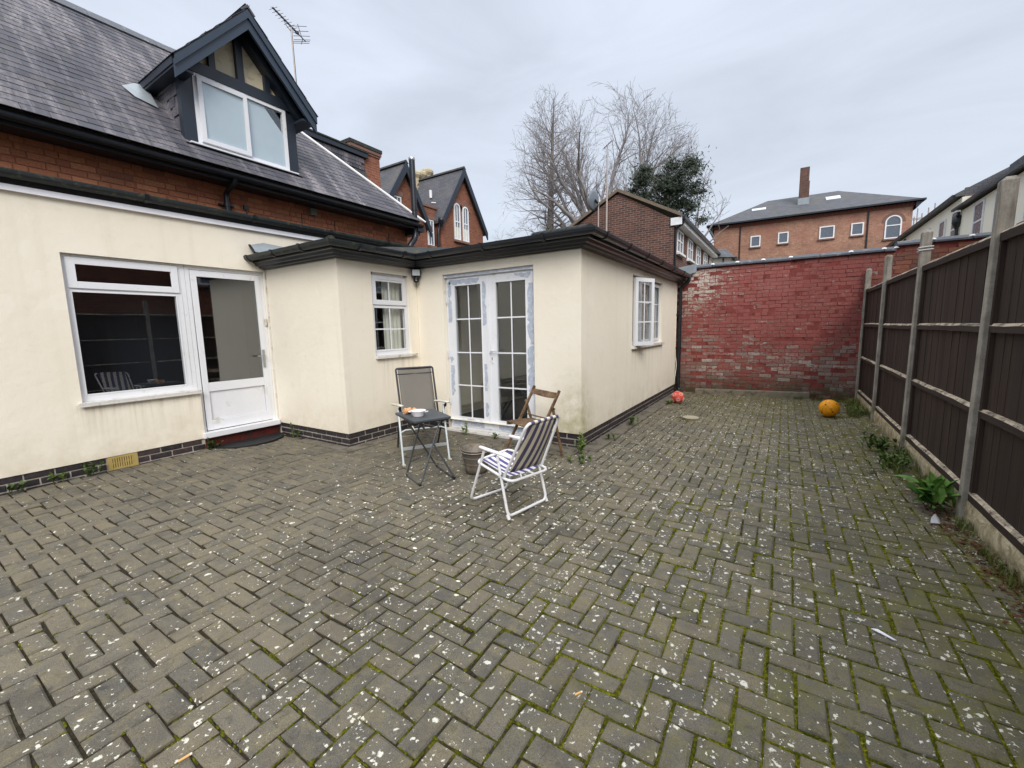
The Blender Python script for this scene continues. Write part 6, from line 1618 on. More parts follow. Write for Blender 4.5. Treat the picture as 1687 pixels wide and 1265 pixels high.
mb = MB(); c = V(1.01, 4.20, 0.0); P_ = [c + V(-0.028, -0.01, 0.005), c + V(0.026, 0.006, 0.004), c + V(0.020, 0.02, 0.028), c + V(-0.004, 0.018, 0.068), c + V(-0.02, 0.012, 0.04)]
mb.add(P_ + [p + V(0.01, 0.02, -0.003) for p in P_], [(0, 1, 2, 3, 4), (9, 8, 7, 6, 5)] + [(k, 5 + k, 5 + (k + 1) % 5, (k + 1) % 5) for k in range(5)]); o = mb.build('paper_scrap', M['plastic_white']); tag(o, 'white scrap of paper stood up beside the leafy plant at the fence', 'scrap')
flat_scrap('plastic_shard', (0.475, 2.53, 0.002), [(-0.045, 0.018), (-0.02, 0.022, 0.003), (0.012, 0.0), (0.042, -0.024), (0.03, -0.026), (-0.008, -0.004)], M['plastic_white'], 'flat white shard lying on the paving in the right foreground', 'scrap')
for (x, y, a, lab, L) in ((-0.652, 1.443, 0.9, 'tan cigarette end lying in a mossy joint in the middle foreground', 0.028), (-1.736, 0.463, 1.25, 'longer tan cigarette end at the very bottom edge of the picture', 0.034)):
    t = thing('cigarette_end', (x, y, 0), lab, 'cigarette end'); d = V(cos(a), sin(a), 0.12)
    mb = MB(); p = V(x, y, 0.007); mb.tube([p, p + d * L], 0.0042, 10); mb.build('filter', M['butt'], t)
    mb = MB(); mb.tube([p + d * L * 1.001, p + d * (L + 0.006)], [0.0041, 0.0036], 10); mb.build('paper_end', M['petal'], t)

# ================================================================== PLANTS
def leaf_mesh(mat, name, L, W, fold, droop, n=6):
    vs = []; fs = []
    for k in range(n + 1):
        t_ = k / n; w = W * (sin(pi * min(1, t_ * 0.93 + 0.05)) ** 0.8) * (1.0 if t_ < 0.98 else 0.1)
        y = L * t_; z = L * (0.0 + 0.35 * t_ - droop * t_ * t_)
        vs += [(-w, y, z + fold * w), (0, y, z), (w, y, z + fold * w)]
    for k in range(n):
        a = k * 3; fs += [(a, a + 1, a + 4, a + 3), (a + 1, a + 2, a + 5, a + 4)]
    me = bpy.data.meshes.new(name); me.from_pydata(vs, [], fs); me.polygons.foreach_set('use_smooth', [True] * len(fs)); me.materials.append(mat); return me
dl = [leaf_mesh(M['leaf'], 'leaf', 0.205, 0.033, 0.5, d_) for d_ in (0.1, 0.35, 0.6)]
pl = thing('leafy_plant', (1.08, 4.60, 0), 'clump of broad glossy green leaves growing at the foot of the fence', 'plant')
q = random.Random(3)
for k in range(58):
    a = q.uniform(0, 2 * pi); el = q.uniform(0.15, 1.25); s_ = q.uniform(0.6, 1.15)
    m = Matrix.Translation((1.09 + q.gauss(0, 0.035), 4.60 + q.gauss(0, 0.075), 0.02 + q.uniform(0, 0.08))) @ Matrix.Rotation(a, 4, 'Z') @ Matrix.Rotation(el, 4, 'X') @ Matrix.Rotation(q.uniform(-0.5, 0.5), 4, 'Y') @ Matrix.Diagonal((s_, s_, s_, 1))
    tip = m @ V(0, 0.24, 0.05)
    if tip.x > 1.20 or tip.z < 0.0: continue
    inst('leaf', dl[k % 3], pl, m)
wl = [leaf_mesh(M['weed'], 'leaf', 0.05, 0.011, 0.4, d_, 4) for d_ in (0.1, 0.5)]
def weed(x, y, h, n, label, spread=0.05, seed=0, kind='weed', ls=1.0, cat='weed'):
    q = random.Random(seed + 17); t = thing(kind, (x, y, 0), label, cat)
    nst = max(1, n // 9); mb = MB(); L = []
    for s_ in range(nst):
        bx, by = x + q.gauss(0, spread * 0.5), y + q.gauss(0, spread * 0.5); lean = V(q.gauss(0, 0.25), q.gauss(0, 0.25), 1)
        hh = h * q.uniform(0.55, 1.0); p0 = V(bx, by, -0.005); p1 = p0 + lean.normalized() * hh
        mb.tube([p0, p0.lerp(p1, 0.5) + V(q.gauss(0, 0.006), q.gauss(0, 0.006), 0), p1], [0.003, 0.0022, 0.0012], 5); L.append((p0, p1))
    mb.build('stem', M['weed'], t)
    vs = MB()
    for k in range(n):
        p0, p1 = L[k % nst]; p = p0.lerp(p1, q.uniform(0.1, 1.02)); s_ = q.uniform(0.6, 1.3) * ls
        m = Matrix.Translation(p) @ Matrix.Rotation(q.uniform(0, 6.28), 4, 'Z') @ Matrix.Rotation(q.uniform(0.0, 1.0), 4, 'X') @ Matrix.Diagonal((s_, s_, s_, 1))
        me = wl[k % 2]; vs.add([m @ v.co for v in me.vertices], [tuple(f.vertices) for f in me.polygons], True)
    vs.build('foliage', M['weed'], t)
weed(-6.36, 0.76, 0.10, 40, 'low green weed at the plinth nearest the left edge', 0.05, 1)
weed(-6.38, 1.06, 0.13, 36, 'green weed against the plinth between the leftmost weed and the air brick', 0.05, 2)
weed(-6.39, 1.32, 0.17, 46, 'taller bushy weed against the plinth just left of the air brick', 0.06, 3)
weed(-6.37, 2.47, 0.14, 60, 'green weed at the plinth beside the red door step', 0.08, 4)
weed(-5.95, 3.40, 0.24, 34, 'thin upright weed on the blue brick plinth right of the kitchen door', 0.03, 5)
weed(-3.80, 4.66, 0.22, 34, 'upright weed in front of the left french door', 0.03, 6)
weed(-3.30, 4.70, 0.10, 20, 'small weed in front of the right french door threshold', 0.03, 7)
weed(-2.00, 4.62, 0.26, 70, 'ivy-like weed at the outer corner of the plinth beside the wooden chair', 0.06, 8)
weed(-1.88, 4.35, 0.06, 50, 'flat green patch of weed on the paving before the outer corner', 0.14, 9)
weed(-1.90, 6.35, 0.18, 60, 'green weed half way along the long side plinth', 0.07, 10)
weed(-1.93, 5.35, 0.10, 34, 'small weed on the side plinth near the outer corner', 0.06, 11)
weed(-1.80, 8.45, 0.09, 40, 'little weed beside the red ball', 0.08, 12)
def grass(x0, x1, y0, y1, n, hmax, label, seed, name='grass'):
    q = random.Random(seed); mb = MB()
    for k in range(n):
        x, y = q.uniform(x0, x1), q.uniform(y0, y1)
        if mnoise.noise(Vector((x * 6, y * 3.2, seed))) < -0.02: continue
        h = q.uniform(0.3, 1.0) * hmax; a = q.uniform(0, 6.28); l = q.uniform(0.1, 0.8) * h
        w = V(-sin(a), cos(a), 0) * q.uniform(0.0015, 0.004); p = V(x, y, 0); m_ = p + V(cos(a) * l * 0.35, sin(a) * l * 0.35, h * 0.65); t_ = p + V(cos(a) * l, sin(a) * l, h)
        mb.add([p - w, p + w, m_ + w * 0.8, m_ - w * 0.8, t_], [(0, 1, 2, 3), (3, 2, 4)])
    return mb.build(name, M['grassblade'], kind='stuff', label=label)
grass(0.92, 1.20, 8.4, 10.1, 1500, 0.14, 'rough grass at the far end of the fence', 1)
grass(0.98, 1.20, 5.2, 6.7, 1500, 0.13, 'rough grass and weeds along the fence foot', 2)
grass(1.12, 1.205, 3.3, 4.35, 420, 0.07, 'thin grass along the nearest gravel board', 3)
grass(0.2, 1.1, 9.95, 10.25, 600, 0.08, 'grass at the foot of the red wall', 4)
weed(1.05, 5.65, 0.14, 190, 'low mat of green weeds between the two nearest whole fence posts', 0.22, 13, ls=1.1)
weed(1.02, 6.30, 0.20, 120, 'spiky tuft of weed at the foot of the second fence post', 0.12, 14, ls=1.4)
weed(1.02, 8.9, 0.13, 150, 'weedy clump by the fence near the yellow ball', 0.22, 15, ls=1.2)

# ================================================================== BUILDINGS BEYOND
def farwindow(parent, axis, c, out, a0, a1, z0, z1, mat='farglass', bar=0.06, mid=None, cols=0, sill=True, head=False):
    mb = MB(); bars(mb, axis, c - 0.03, c + 0.03, a0, a1, z0, z1, bar)
    w = mb.build('window', M['farwin'], parent)
    mb = MB()
    if mid is not None:
        if axis == 'x': mb.box(c - 0.025, c + 0.026, a0 + bar, a1 - bar, mid - bar * 0.4, mid + bar * 0.4)
        else: mb.box(a0 + bar, a1 - bar, c - 0.025, c + 0.026, mid - bar * 0.4, mid + bar * 0.4)
    for k in range(cols):
        a = a0 + (a1 - a0) * (k + 1) / (cols + 1)
        if axis == 'x': mb.box(c - 0.024, c + 0.0255, a - 0.02, a + 0.02, z0 + bar, z1 - bar)
        else: mb.box(a - 0.02, a + 0.02, c - 0.024, c + 0.0255, z0 + bar, z1 - bar)
    if mb.v: mb.build('glazing_bar', M['farwin'], w)
    mb = MB()
    if axis == 'x': mb.box(c - 0.012, c + 0.004, a0 + bar * 0.8, a1 - bar * 0.8, z0 + bar * 0.8, z1 - bar * 0.8)
    else: mb.box(a0 + bar * 0.8, a1 - bar * 0.8, c - 0.004, c + 0.012, z0 + bar * 0.8, z1 - bar * 0.8)
    mb.build('pane', M[mat], w)
    if sill:
        mb = MB()
        if axis == 'x': mb.box(c - 0.02, c + out * 0.12, a0 - 0.06, a1 + 0.06, z0 - 0.08, z0 - 0.001)
        else: mb.box(a0 - 0.06, a1 + 0.06, c - 0.02, c + out * 0.12, z0 - 0.08, z0 - 0.001)
        mb.build('sill', M['farwin'] if sill == 'w' else M['archbrick'], w)
    return w

# --- twin gabled red house (faces +x) at x = -14
vh = thing('gabled_house', (-14.0, 15.5, 0), 'tall red brick house with two steep gables and twin arched windows beyond the flue', 'house')
VX = -14.0
def vz(z): return 1.5 + (z - 1.5) * 1.4737
g2 = dict(ay=17.55, az=vz(6.92), l=15.75, r=19.40, ez=vz(5.00))
g1 = dict(ay=13.63, az=vz(6.32), l=12.0, r=15.02, ez=vz(4.62))
mb = MB(); mb.prism([(VX, g2['l'] + 0.15, 0), (VX, g2['r'] - 0.15, 0), (VX, g2['r'] - 0.15, g2['ez'] + 0.05), (VX, g2['ay'], g2['az'] - 0.25), (VX, g2['l'] + 0.15, g2['ez'] + 0.05)], (-0.4, 0, 0)); mb.build('wall', M['vicbrick'], vh)
mb = MB(); mb.prism([(VX - 0.02, g1['l'] + 0.15, 0), (VX - 0.02, g1['r'] + 0.35, 0), (VX - 0.02, g1['r'] + 0.35, vz(4.55)), (VX - 0.02, g1['r'] - 0.12, vz(4.55)), (VX - 0.02, g1['r'] - 0.12, g1['ez'] + 0.05), (VX - 0.02, g1['ay'], g1['az'] - 0.25), (VX - 0.02, g1['l'] + 0.15, g1['ez'] + 0.1)], (-0.4, 0, 0)); mb.build('wall', M['vicbrick'], vh)
mb = MB(); mb.box(-20, -14.45, 12.6, 16.5, 0, vz(5.42)); mb.build('wall', M['vicbrick'], vh)
mb = MB(); mb.box(-20, -14.40, 12.6, 16.4, vz(5.42) + 0.001, vz(5.42) + 0.10); mb.box(-14.449, -14.40, 14.6, 15.9, vz(5.05), vz(5.05) + 0.1); mb.build('parapet', M['archbrick'], vh)
for g in (g1, g2):
    for side in ('l', 'r'):
        ty = g[side]; sg = -1 if side == 'l' else 1
        p = [V(VX + 0.22, g['ay'], g['az']), V(VX + 0.22, ty, g['ez']), V(VX - 9, ty, g['ez']), V(VX - 9, g['ay'], g['az'])]
        mb = MB(); mb.prism(p, (0, 0, -0.12)); mb.build('roof', M['vicslate'], vh)
        mb = MB(); a = V(VX + 0.24, g['ay'], g['az'] - 0.10); b = V(VX + 0.24, ty, g['ez'] - 0.10); mb.prism([a + V(0, 0, 0.11), b + V(0, 0, 0.11), b - V(0, 0, 0.26), a - V(0, 0, 0.34)], (-0.07, 0, 0)); mb.build('bargeboard', M['blackpaint'], vh)
    mb = MB(); mb.prism([(VX + 0.23, g['ay'] - 0.14, g['az'] - 0.08), (VX + 0.23, g['ay'], g['az'] + 0.06), (VX + 0.23, g['ay'] + 0.14, g['az'] - 0.08)], (-9, 0, 0)); mb.build('ridge', M['felt'], vh)
def archwin(parent, axis, c, out, a0, a1, z0, z1, bar, name='window', mid=None, blind=None):
    """round-headed sash window"""
    r = (a1 - a0) / 2; ac = (a0 + a1) / 2; zs = z1 - r; n = 10
    P = (lambda a, z, k: (k, a, z)) if axis == 'x' else (lambda a, z, k: (a, k, z))
    o = [(a0, z0), (a1, z0)] + [(ac + r * cos(pi * k / n), zs + r * sin(pi * k / n)) for k in range(n + 1)]
    i = [(a0 + bar, z0 + bar), (a1 - bar, z0 + bar)] + [(ac + (r - bar) * cos(pi * k / n), zs + (r - bar) * sin(pi * k / n)) for k in range(n + 1)]
    m = len(o); c0, c1 = c + out * 0.05, c - out * 0.03
    vs = [P(*q, c0) for q in o] + [P(*q, c0) for q in i] + [P(*q, c1) for q in o] + [P(*q, c1) for q in i]; fs = []
    for k in range(m):
        l = (k + 1) % m; fs += [(k, l, m + l, m + k), (2 * m + k, 2 * m + l, l, k), (m + k, m + l, 3 * m + l, 3 * m + k)]
    mb = MB(); mb.add(vs, fs); w = mb.build(name, M['farwin'], parent)
    mb = MB(); mb.poly([P(*q, c + out * 0.01) for q in i]); mb.build('pane', M['farglass'], w)
    mb = MB()
    if mid:
        zz = mid
        if axis == 'x': mb.box(c + out * 0.012, c + out * 0.045, a0 + bar, a1 - bar, zz - bar * 0.4, zz + bar * 0.4)
        else: mb.box(a0 + bar, a1 - bar, c + out * 0.012, c + out * 0.045, zz - bar * 0.4, zz + bar * 0.4)
        mb.build('glazing_bar', M['farwin'], w)
    if blind:
        mb = MB(); mb.quad(P(a0 + bar, z0 + bar, c + out * 0.014), P(a1 - bar, z0 + bar, c + out * 0.014), P(a1 - bar, blind, c + out * 0.014), P(a0 + bar, blind, c + out * 0.014)); mb.build('blind', M['curtain'], w)
    R2 = r + 0.2; mb = MB()
    arc = [(ac + R2 * cos(pi * k / n), zs + R2 * sin(pi * k / n)) for k in range(n + 1)]; inn = [(ac + (r + 0.01) * cos(pi * k / n), zs + (r + 0.01) * sin(pi * k / n)) for k in range(n + 1)]
    for k in range(n):
        mb.prism([P(*arc[k], c + out * 0.02), P(*arc[k + 1], c + out * 0.02), P(*inn[k + 1], c + out * 0.02), P(*inn[k], c + out * 0.02)], (-out * 0.05, 0, 0) if axis == 'x' else (0, -out * 0.05, 0))
    mb.build('brick_arch', M['archbrick'], w)
    mb = MB()
    if axis == 'x': mb.box(c, c + out * 0.12, a0 - 0.08, a1 + 0.08, z0 - 0.10, z0 - 0.001)
    else: mb.box(a0 - 0.08, a1 + 0.08, c, c + out * 0.12, z0 - 0.10, z0 - 0.001)
    mb.build('sill', M['archbrick'], w); return w
for a0, a1, zt in ((16.86, 17.32, vz(5.72)), (17.52, 17.98, vz(5.70))):
    w = archwin(vh, 'x', VX + 0.01, 1, a0, a1, vz(4.52), zt, 0.07, 'window', vz(5.12), vz(4.95))
    mb = MB(); ac = (a0 + a1) / 2; mb.box(VX + 0.02, VX + 0.05, ac - 0.02, ac + 0.02, vz(4.55), zt - 0.1); mb.build('glazing_bar', M['farwin'], w)
w = farwindow(vh, 'x', VX + 0.012, 1, 12.98, 13.42, vz(4.75), vz(5.32), 'farglass', 0.05, vz(5.05), 1); mb = MB(); mb.box(VX - 0.01, VX + 0.06, 12.90, 13.50, vz(5.33), vz(5.47)); mb.build('brick_head', M['archbrick'], w)
w = farwindow(vh, 'x', VX + 0.012, 1, 14.98, 15.36, vz(4.15), vz(4.93), 'farglass', 0.05, vz(4.55), 1); mb = MB(); mb.box(VX - 0.01, VX + 0.06, 14.9, 15.45, vz(4.94), vz(5.04)); mb.build('brick_head', M['archbrick'], w)
mb = MB(); mb.tube(fillet([(VX + 0.2, 15.72, vz(4.95)), (VX + 0.08, 15.68, vz(4.75)), (VX + 0.06, 15.62, vz(4.6)), (VX + 0.06, 15.62, 0.1)], 0.1), 0.06, 8); mb.lathe([(0.06, -0.2), (0.15, 0.0), (0.15, 0.15), (0.0, 0.15)], (VX + 0.2, 15.72, vz(4.95)), 10); mb.build('downpipe', M['black'], vh)
mb = MB(); mb.tube([(VX - 1.2, 16.6, vz(5.95)), (VX - 1.2, 16.6, vz(6.2))], 0.07, 8); mb.tube([(VX - 0.9, 16.3, vz(5.72)), (VX - 0.5, 16.7, vz(5.72))], 0.03, 6); mb.build('roof_vent', M['hip'], vh)
t = thing('chimney', (-17.0, 18.0, 9.0), 'cluster of three buff stone chimney pots behind the gabled house', 'chimney')
for k, (y, h) in enumerate(((17.45, 0.0), (17.9, 0.12), (18.38, 0.38))):
    mb = MB(); mb.lathe([(0.22, 0.0), (0.22, 0.55), (0.33, 0.70), (0.33, 0.82), (0.26, 0.90), (0.0, 0.90)], (-17.0, y, 9.0 + h), 8, False); mb.build('pot', M['stone'], t)
mb = MB(); mb.box(-17.4, -16.6, 17.1, 18.8, 7.0, 9.05); mb.build('stack', M['stone'], t)

# --- brown brick annex with its gable towards us at y = 16
ax_ = thing('brick_annex', (-3.44, 16.0, 0), 'brown brick block with a plain gable end and a row of white sash windows', 'building')
AY_ = 16.0; apx = (-5.43, 6.44); er = (-3.27, 5.27); wr = -3.44; el = (-7.85, 5.13)
mb = MB(); mb.prism([(el[0] + 0.2, AY_, 0), (wr, AY_, 0), (wr, AY_, er[1] - 0.12), (apx[0], AY_, apx[1] - 0.06), (el[0] + 0.2, AY_, el[1] + 0.0)], (0, 0.3, 0)); mb.build('wall', M['annexbrick'], ax_)
mb = MB(); wall(mb, 'x', wr, 1, AY_ + 0.3, 28.5, 0, 4.98, [], 0.3); mb.build('wall', M['annexbrick'], ax_)
mb = MB(); mb.prism([(er[0] + 0.1, AY_ - 0.06, er[1] - 0.06), (apx[0], AY_ - 0.06, apx[1]), (apx[0], AY_ - 0.06, apx[1] + 0.09), (er[0] + 0.1, AY_ - 0.06, er[1] + 0.03)], (0, 12.8, 0)); mb.build('roof', M['farslate'], ax_)
mb = MB(); mb.prism([(el[0], AY_ - 0.06, el[1] - 0.02), (apx[0], AY_ - 0.06, apx[1]), (apx[0], AY_ - 0.06, apx[1] + 0.09), (el[0], AY_ - 0.06, el[1] + 0.07)], (0, 12.8, 0)); mb.build('roof', M['farslate'], ax_)
mb = MB(); a = V(apx[0], AY_ - 0.10, apx[1] + 0.03)
for b in (V(er[0] + 0.1, AY_ - 0.10, er[1] - 0.02), V(el[0], AY_ - 0.10, el[1] + 0.03)): mb.prism([a + V(0, 0, 0.06), b + V(0, 0, 0.06), b - V(0, 0, 0.05), a - V(0, 0, 0.06)], (0, 0.035, 0))
mb.build('verge', simple('mossy_verge', (116, 104, 92), 0.9, 0, 0.2, 0.2), ax_)
mb = MB(); mb.box(wr + 0.001, er[0] + 0.10, AY_ - 0.02, 28.6, 4.985, 5.0); mb.box(er[0] + 0.08, er[0] + 0.105, AY_ + 0.02, 28.6, 5.0005, 5.18); mb.box(wr - 0.10, er[0] + 0.10, AY_ - 0.055, AY_ - 0.0205, 4.95, 5.20); mb.build('soffit_board', M['farwin'], ax_)
mb = MB(); mb.box(er[0] + 0.106, er[0] + 0.21, AY_ - 0.06, 28.7, 5.12, 5.22); mb.build('gutter', M['black'], ax_)
mb = MB(); mb.tube(fillet([(er[0] + 0.15, AY_ + 0.02, 5.12), (er[0] + 0.12, AY_ + 0.04, 4.98), (wr + 0.05, AY_ + 0.08, 4.85), (wr + 0.05, AY_ + 0.08, 0.1)], 0.06), 0.04, 8); mb.build('downpipe', M['black'], ax_)
for a0, a1 in ((16.5, 17.5), (18.45, 19.45), (20.4, 21.4), (22.35, 23.35), (24.3, 25.3), (26.25, 27.25)):
    farwindow(ax_, 'x', wr + 0.012, 1, a0, a1, 4.12, 4.92, 'farglass', 0.055, 4.55, 1, 'w')

# --- distant orange-red hipped building
ob_ = thing('hipped_building', (0.8, 42.0, 0), 'distant orange-red brick building with hipped slate roof, four small windows and one arched window', 'building')
A0 = V(-5.616, 41.686, 0); dU = V(12.892, 0.61, 0).normalized(); dN = V(-dU.y, dU.x, 0); LO = 12.906
ROT = Matrix(((dU.x, dN.x, 0, A0.x), (dU.y, dN.y, 0, A0.y), (0, 0, 1, 0), (0, 0, 0, 1)))
def far_obj(mb, name, mat, parent): mb.v = [tuple(ROT @ V(*p)) for p in mb.v]; return mb.build(name, mat, parent)
DEP = 8.2
mb = MB(); mb.box(0, LO, 0, DEP, 0, 9.62); far_obj(mb, 'wall', M['orangebrick'], ob_)
mb = MB(); mb.box(-0.08, LO + 0.08, -0.08, DEP + 0.08, 9.6205, 9.72)
for k in range(54): mb.box(0.02 + k * 0.24, 0.14 + k * 0.24, -0.16, -0.0805, 9.73, 9.86)
mb.box(-0.08, LO + 0.08, -0.0804, DEP + 0.08, 9.7205, 9.87); far_obj(mb, 'corbel_course', simple('dark_red_corbel', (120, 74, 62), 0.9), ob_)
mb = MB(); rz = 12.25; q_ = [V(-0.45, -0.4, 9.98), V(LO + 0.45, -0.4, 9.98), V(LO + 0.45, DEP + 0.4, 9.98), V(-0.45, DEP + 0.4, 9.98)]; r0, r1 = V(3.9, 3.6, rz), V(8.9, 3.6, rz)
mb.poly([q_[0], q_[1], r1, r0]); mb.poly([q_[1], q_[2], r1]); mb.poly([q_[2], q_[3], r0, r1]); mb.poly([q_[3], q_[0], r0]); mb.poly([p + V(0, 0, -0.02) for p in reversed(q_)]); far_obj(mb, 'roof', M['farslate'], ob_)
mb = MB(); mb.box(-0.5, LO + 0.5, -0.52, -0.401, 9.88, 9.99); mb.box(LO + 0.451, LO + 0.56, -0.5, DEP + 0.4, 9.86, 9.99); mb.box(-0.57, -0.451, -0.5, DEP + 0.4, 9.86, 9.99); far_obj(mb, 'gutter', M['blackpaint'], ob_)
mb = MB(); mb.prism([(LO + 0.0805, -0.3, 9.35), (LO + 0.5, -0.3, 9.86), (LO + 0.0805, -0.3, 9.86)], (0, 8.6, 0)); far_obj(mb, 'eaves_soffit', M['blackpaint'], ob_)
mb = MB(); mb.prism([(-0.0805, -0.3, 9.35), (-0.5, -0.3, 9.86), (-0.0805, -0.3, 9.86)], (0, 8.6, 0)); far_obj(mb, 'eaves_soffit', M['blackpaint'], ob_)
for a0, a1, z0, z1 in ((2.79, 3.52, 7.86, 8.75), (4.74, 5.47, 7.92, 8.80), (7.48, 8.44, 7.95, 8.89), (9.44, 10.20, 7.97, 8.88)):
    c = 0.0; mb = MB(); bars(mb, 'y', -0.06, 0.02, a0, a1, z0, z1, 0.085); w = far_obj(mb, 'window', M['farwin'], ob_)
    mb = MB(); mb.box(a0 + 0.08, a1 - 0.08, -0.02, -0.005, z0 + 0.08, z1 - 0.08); far_obj(mb, 'pane', M['farglass'], w)
    mb = MB(); mb.box(a0 - 0.05, a1 + 0.05, -0.12, -0.0001, z0 - 0.10, z0 - 0.001); far_obj(mb, 'sill', M['archbrick'], w)
_b = MB.build
def _mk(self, name, mat, parent=None, **kw):
    self.v = [tuple(ROT @ V(*p)) for p in self.v]; return _b(self, name, mat, parent, **kw)
MB.build = _mk
archwin(ob_, 'y', -0.01, -1, 11.42, 12.36, 7.48, 9.13, 0.085, 'window', 8.42)
MB.build = _b
for s_ in (2.02, 10.42):
    mb = MB(); mb.tube([(s_, -0.05, 0.1), (s_, -0.05, 9.6)], 0.05, 6); far_obj(mb, 'downpipe', M['black'], ob_)
for a0, a1, y0, y1 in ((2.75, 3.8, 1.55, 1.95), (7.95, 8.9, 1.75, 2.35)):
    sl_ = (rz - 9.98) / 4.0; mb = MB(); p = [V(a0, y0, 10.05 + (y0 + 0.4) * sl_), V(a1, y0, 10.05 + (y0 + 0.4) * sl_), V(a1, y1, 10.05 + (y1 + 0.4) * sl_), V(a0, y1, 10.05 + (y1 + 0.4) * sl_)]
    mb.prism(p, (0, 0, -0.05)); far_obj(mb, 'skylight', M['lampface'], ob_)
t = thing('chimney', (0.7, 44.0, 11.0), 'plain tall brick chimney standing on the slate slope of the distant hipped building', 'chimney')
mb = MB(); mb.box(0.38, 1.08, 43.6, 44.3, 11.0, 12.9); mb.box(0.385, 1.02, 43.61, 44.25, 12.901, 14.0); mb.build('stack', M['annexbrick'], t)
mb = MB(); mb.box(0.33, 1.12, 43.56, 44.34, 11.0, 11.62); mb.build('flashing', M['lead'], t)
# --- little tiled bay roof between annex and distant building
t = thing('bay_roof_house', (-2.9, 25.3, 0), 'low slate-roofed cream bay half hidden behind the red wall', 'building')
mb = MB(); mb.box(-3.4, -2.55, 25.3, 28, 0, 4.95); mb.build('wall', M['cream_far'], t)
mb = MB(); q_ = [V(-3.9, 25.0, 5.05), V(-2.35, 25.0, 4.92), V(-2.35, 28.0, 4.92), V(-3.9, 28.0, 5.05)]; mb.poly([q_[0], q_[1], V(-2.9, 26.2, 5.55), V(-3.9, 26.2, 5.62)]); mb.poly([q_[1], q_[2], V(-2.9, 26.2, 5.55)]); mb.poly([q_[0], q_[1], q_[2], q_[3]]); mb.build('roof', M['farslate'], t)
mb = MB(); mb.box(-2.95, -2.89, 25.27, 25.2995, 4.2, 4.93); mb.box(-2.36, -2.28, 25.0, 28, 4.83, 4.93); mb.build('bargeboard', M['blackpaint'], t)

# --- cream terrace beyond the fence (faces -x)
ct = thing('cream_terrace', (6.0, 26.0, 0), 'cream rendered terrace with tall white sash windows and dark gutters beyond the fence', 'building')
mb = MB(); mb.box(6.0, 11.0, 14.0, 26.1, 0, 6.02); mb.build('wall', M['cream_far'], ct)
mb = MB(); mb.box(6.02, 11.0, 26.101, 48.0, 0, 6.62); mb.build('wall', M['cream_far'], ct)
mb = MB(); mb.prism([(5.82, 14, 6.10), (5.82, 14, 6.15), (7.9, 14, 7.6), (10.5, 14, 6.2), (10.5, 14, 6.10)], (0, 12.15, 0)); mb.build('roof', M['farslate'], ct)
mb = MB(); mb.prism([(5.82, 26.16, 6.68), (5.82, 26.16, 6.80), (8.5, 26.16, 8.2), (10.9, 26.16, 6.8), (10.9, 26.16, 6.68)], (0, 22, 0)); mb.build('roof', M['farslate'], ct)
mb = MB(); mb.box(6.1, 8.5, 26.1605, 26.3, 5.9, 7.0); mb.build('party_wall', M['vicbrick'], ct)
mb = MB(); mb.box(5.73, 5.819, 14, 26.2, 6.06, 6.15); mb.box(5.73, 5.819, 26.25, 48, 6.66, 6.78); mb.build('gutter', M['blackpaint'], ct)
mb = MB(); mb.prism([(7.2, 24.2, 7.0), (7.2, 24.2, 7.55), (8.6, 24.2, 7.6), (8.6, 24.2, 7.0)], (0, 1.6, 0)); mb.build('roof_dormer', M['farslate'], ct)
mb = MB(); mb.tube([(5.92, 26.0, 0.1), (5.92, 26.0, 6.0)], 0.06, 8); mb.lathe([(0.05, -0.25), (0.16, 0.0), (0.16, 0.3), (0.0, 0.3)], (5.9, 26.0, 5.55), 8); mb.build('downpipe', M['black'], ct)
mb = MB(); mb.tube([(5.94, 36.0, 0.1), (5.94, 36.0, 6.5)], 0.05, 8); mb.build('downpipe', M['black'], ct)
for y0, y1, z0, z1, m_ in ((23.3, 24.3, 4.42, 5.92, 5.2), (21.2, 22.3, 4.40, 5.90, 5.15), (18.8, 19.9, 4.4, 5.9, 5.15)):
    farwindow(ct, 'x', 5.985, -1, y0, y1, z0, z1, 'farglass', 0.08, m_, 0)
for y0, y1, z0, z1, m_ in ((26.35, 27.05, 4.6, 6.18, 5.4), (28.0, 28.9, 4.7, 6.12, 5.35), (30.6, 32.2, 5.2, 6.2, None), (33.6, 34.6, 4.8, 6.1, 5.4)):
    farwindow(ct, 'x', 5.985, -1, y0, y1, z0, z1, 'farglass', 0.08, m_, 2 if m_ is None else 0)
# scaffolding glimpsed between the two
t = thing('scaffolding', (9.3, 50.0, 0), 'faint scaffold poles standing between the distant building and the cream terrace', 'scaffolding')
for x, z in ((8.72, 10.2), (8.9, 10.85), (9.2, 10.4), (9.58, 10.8), (9.95, 11.1)):
    mb = MB(); mb.tube([(x, 50, 0), (x, 50, z)], 0.045, 6); mb.build('standard', M['pole'], t)
for z in (9.5, 9.95, 10.05):
    mb = MB(); mb.tube([(8.5, 49.95, z), (10.1, 49.95, z)], 0.035, 6); mb.build('ledger', M['pole'], t)

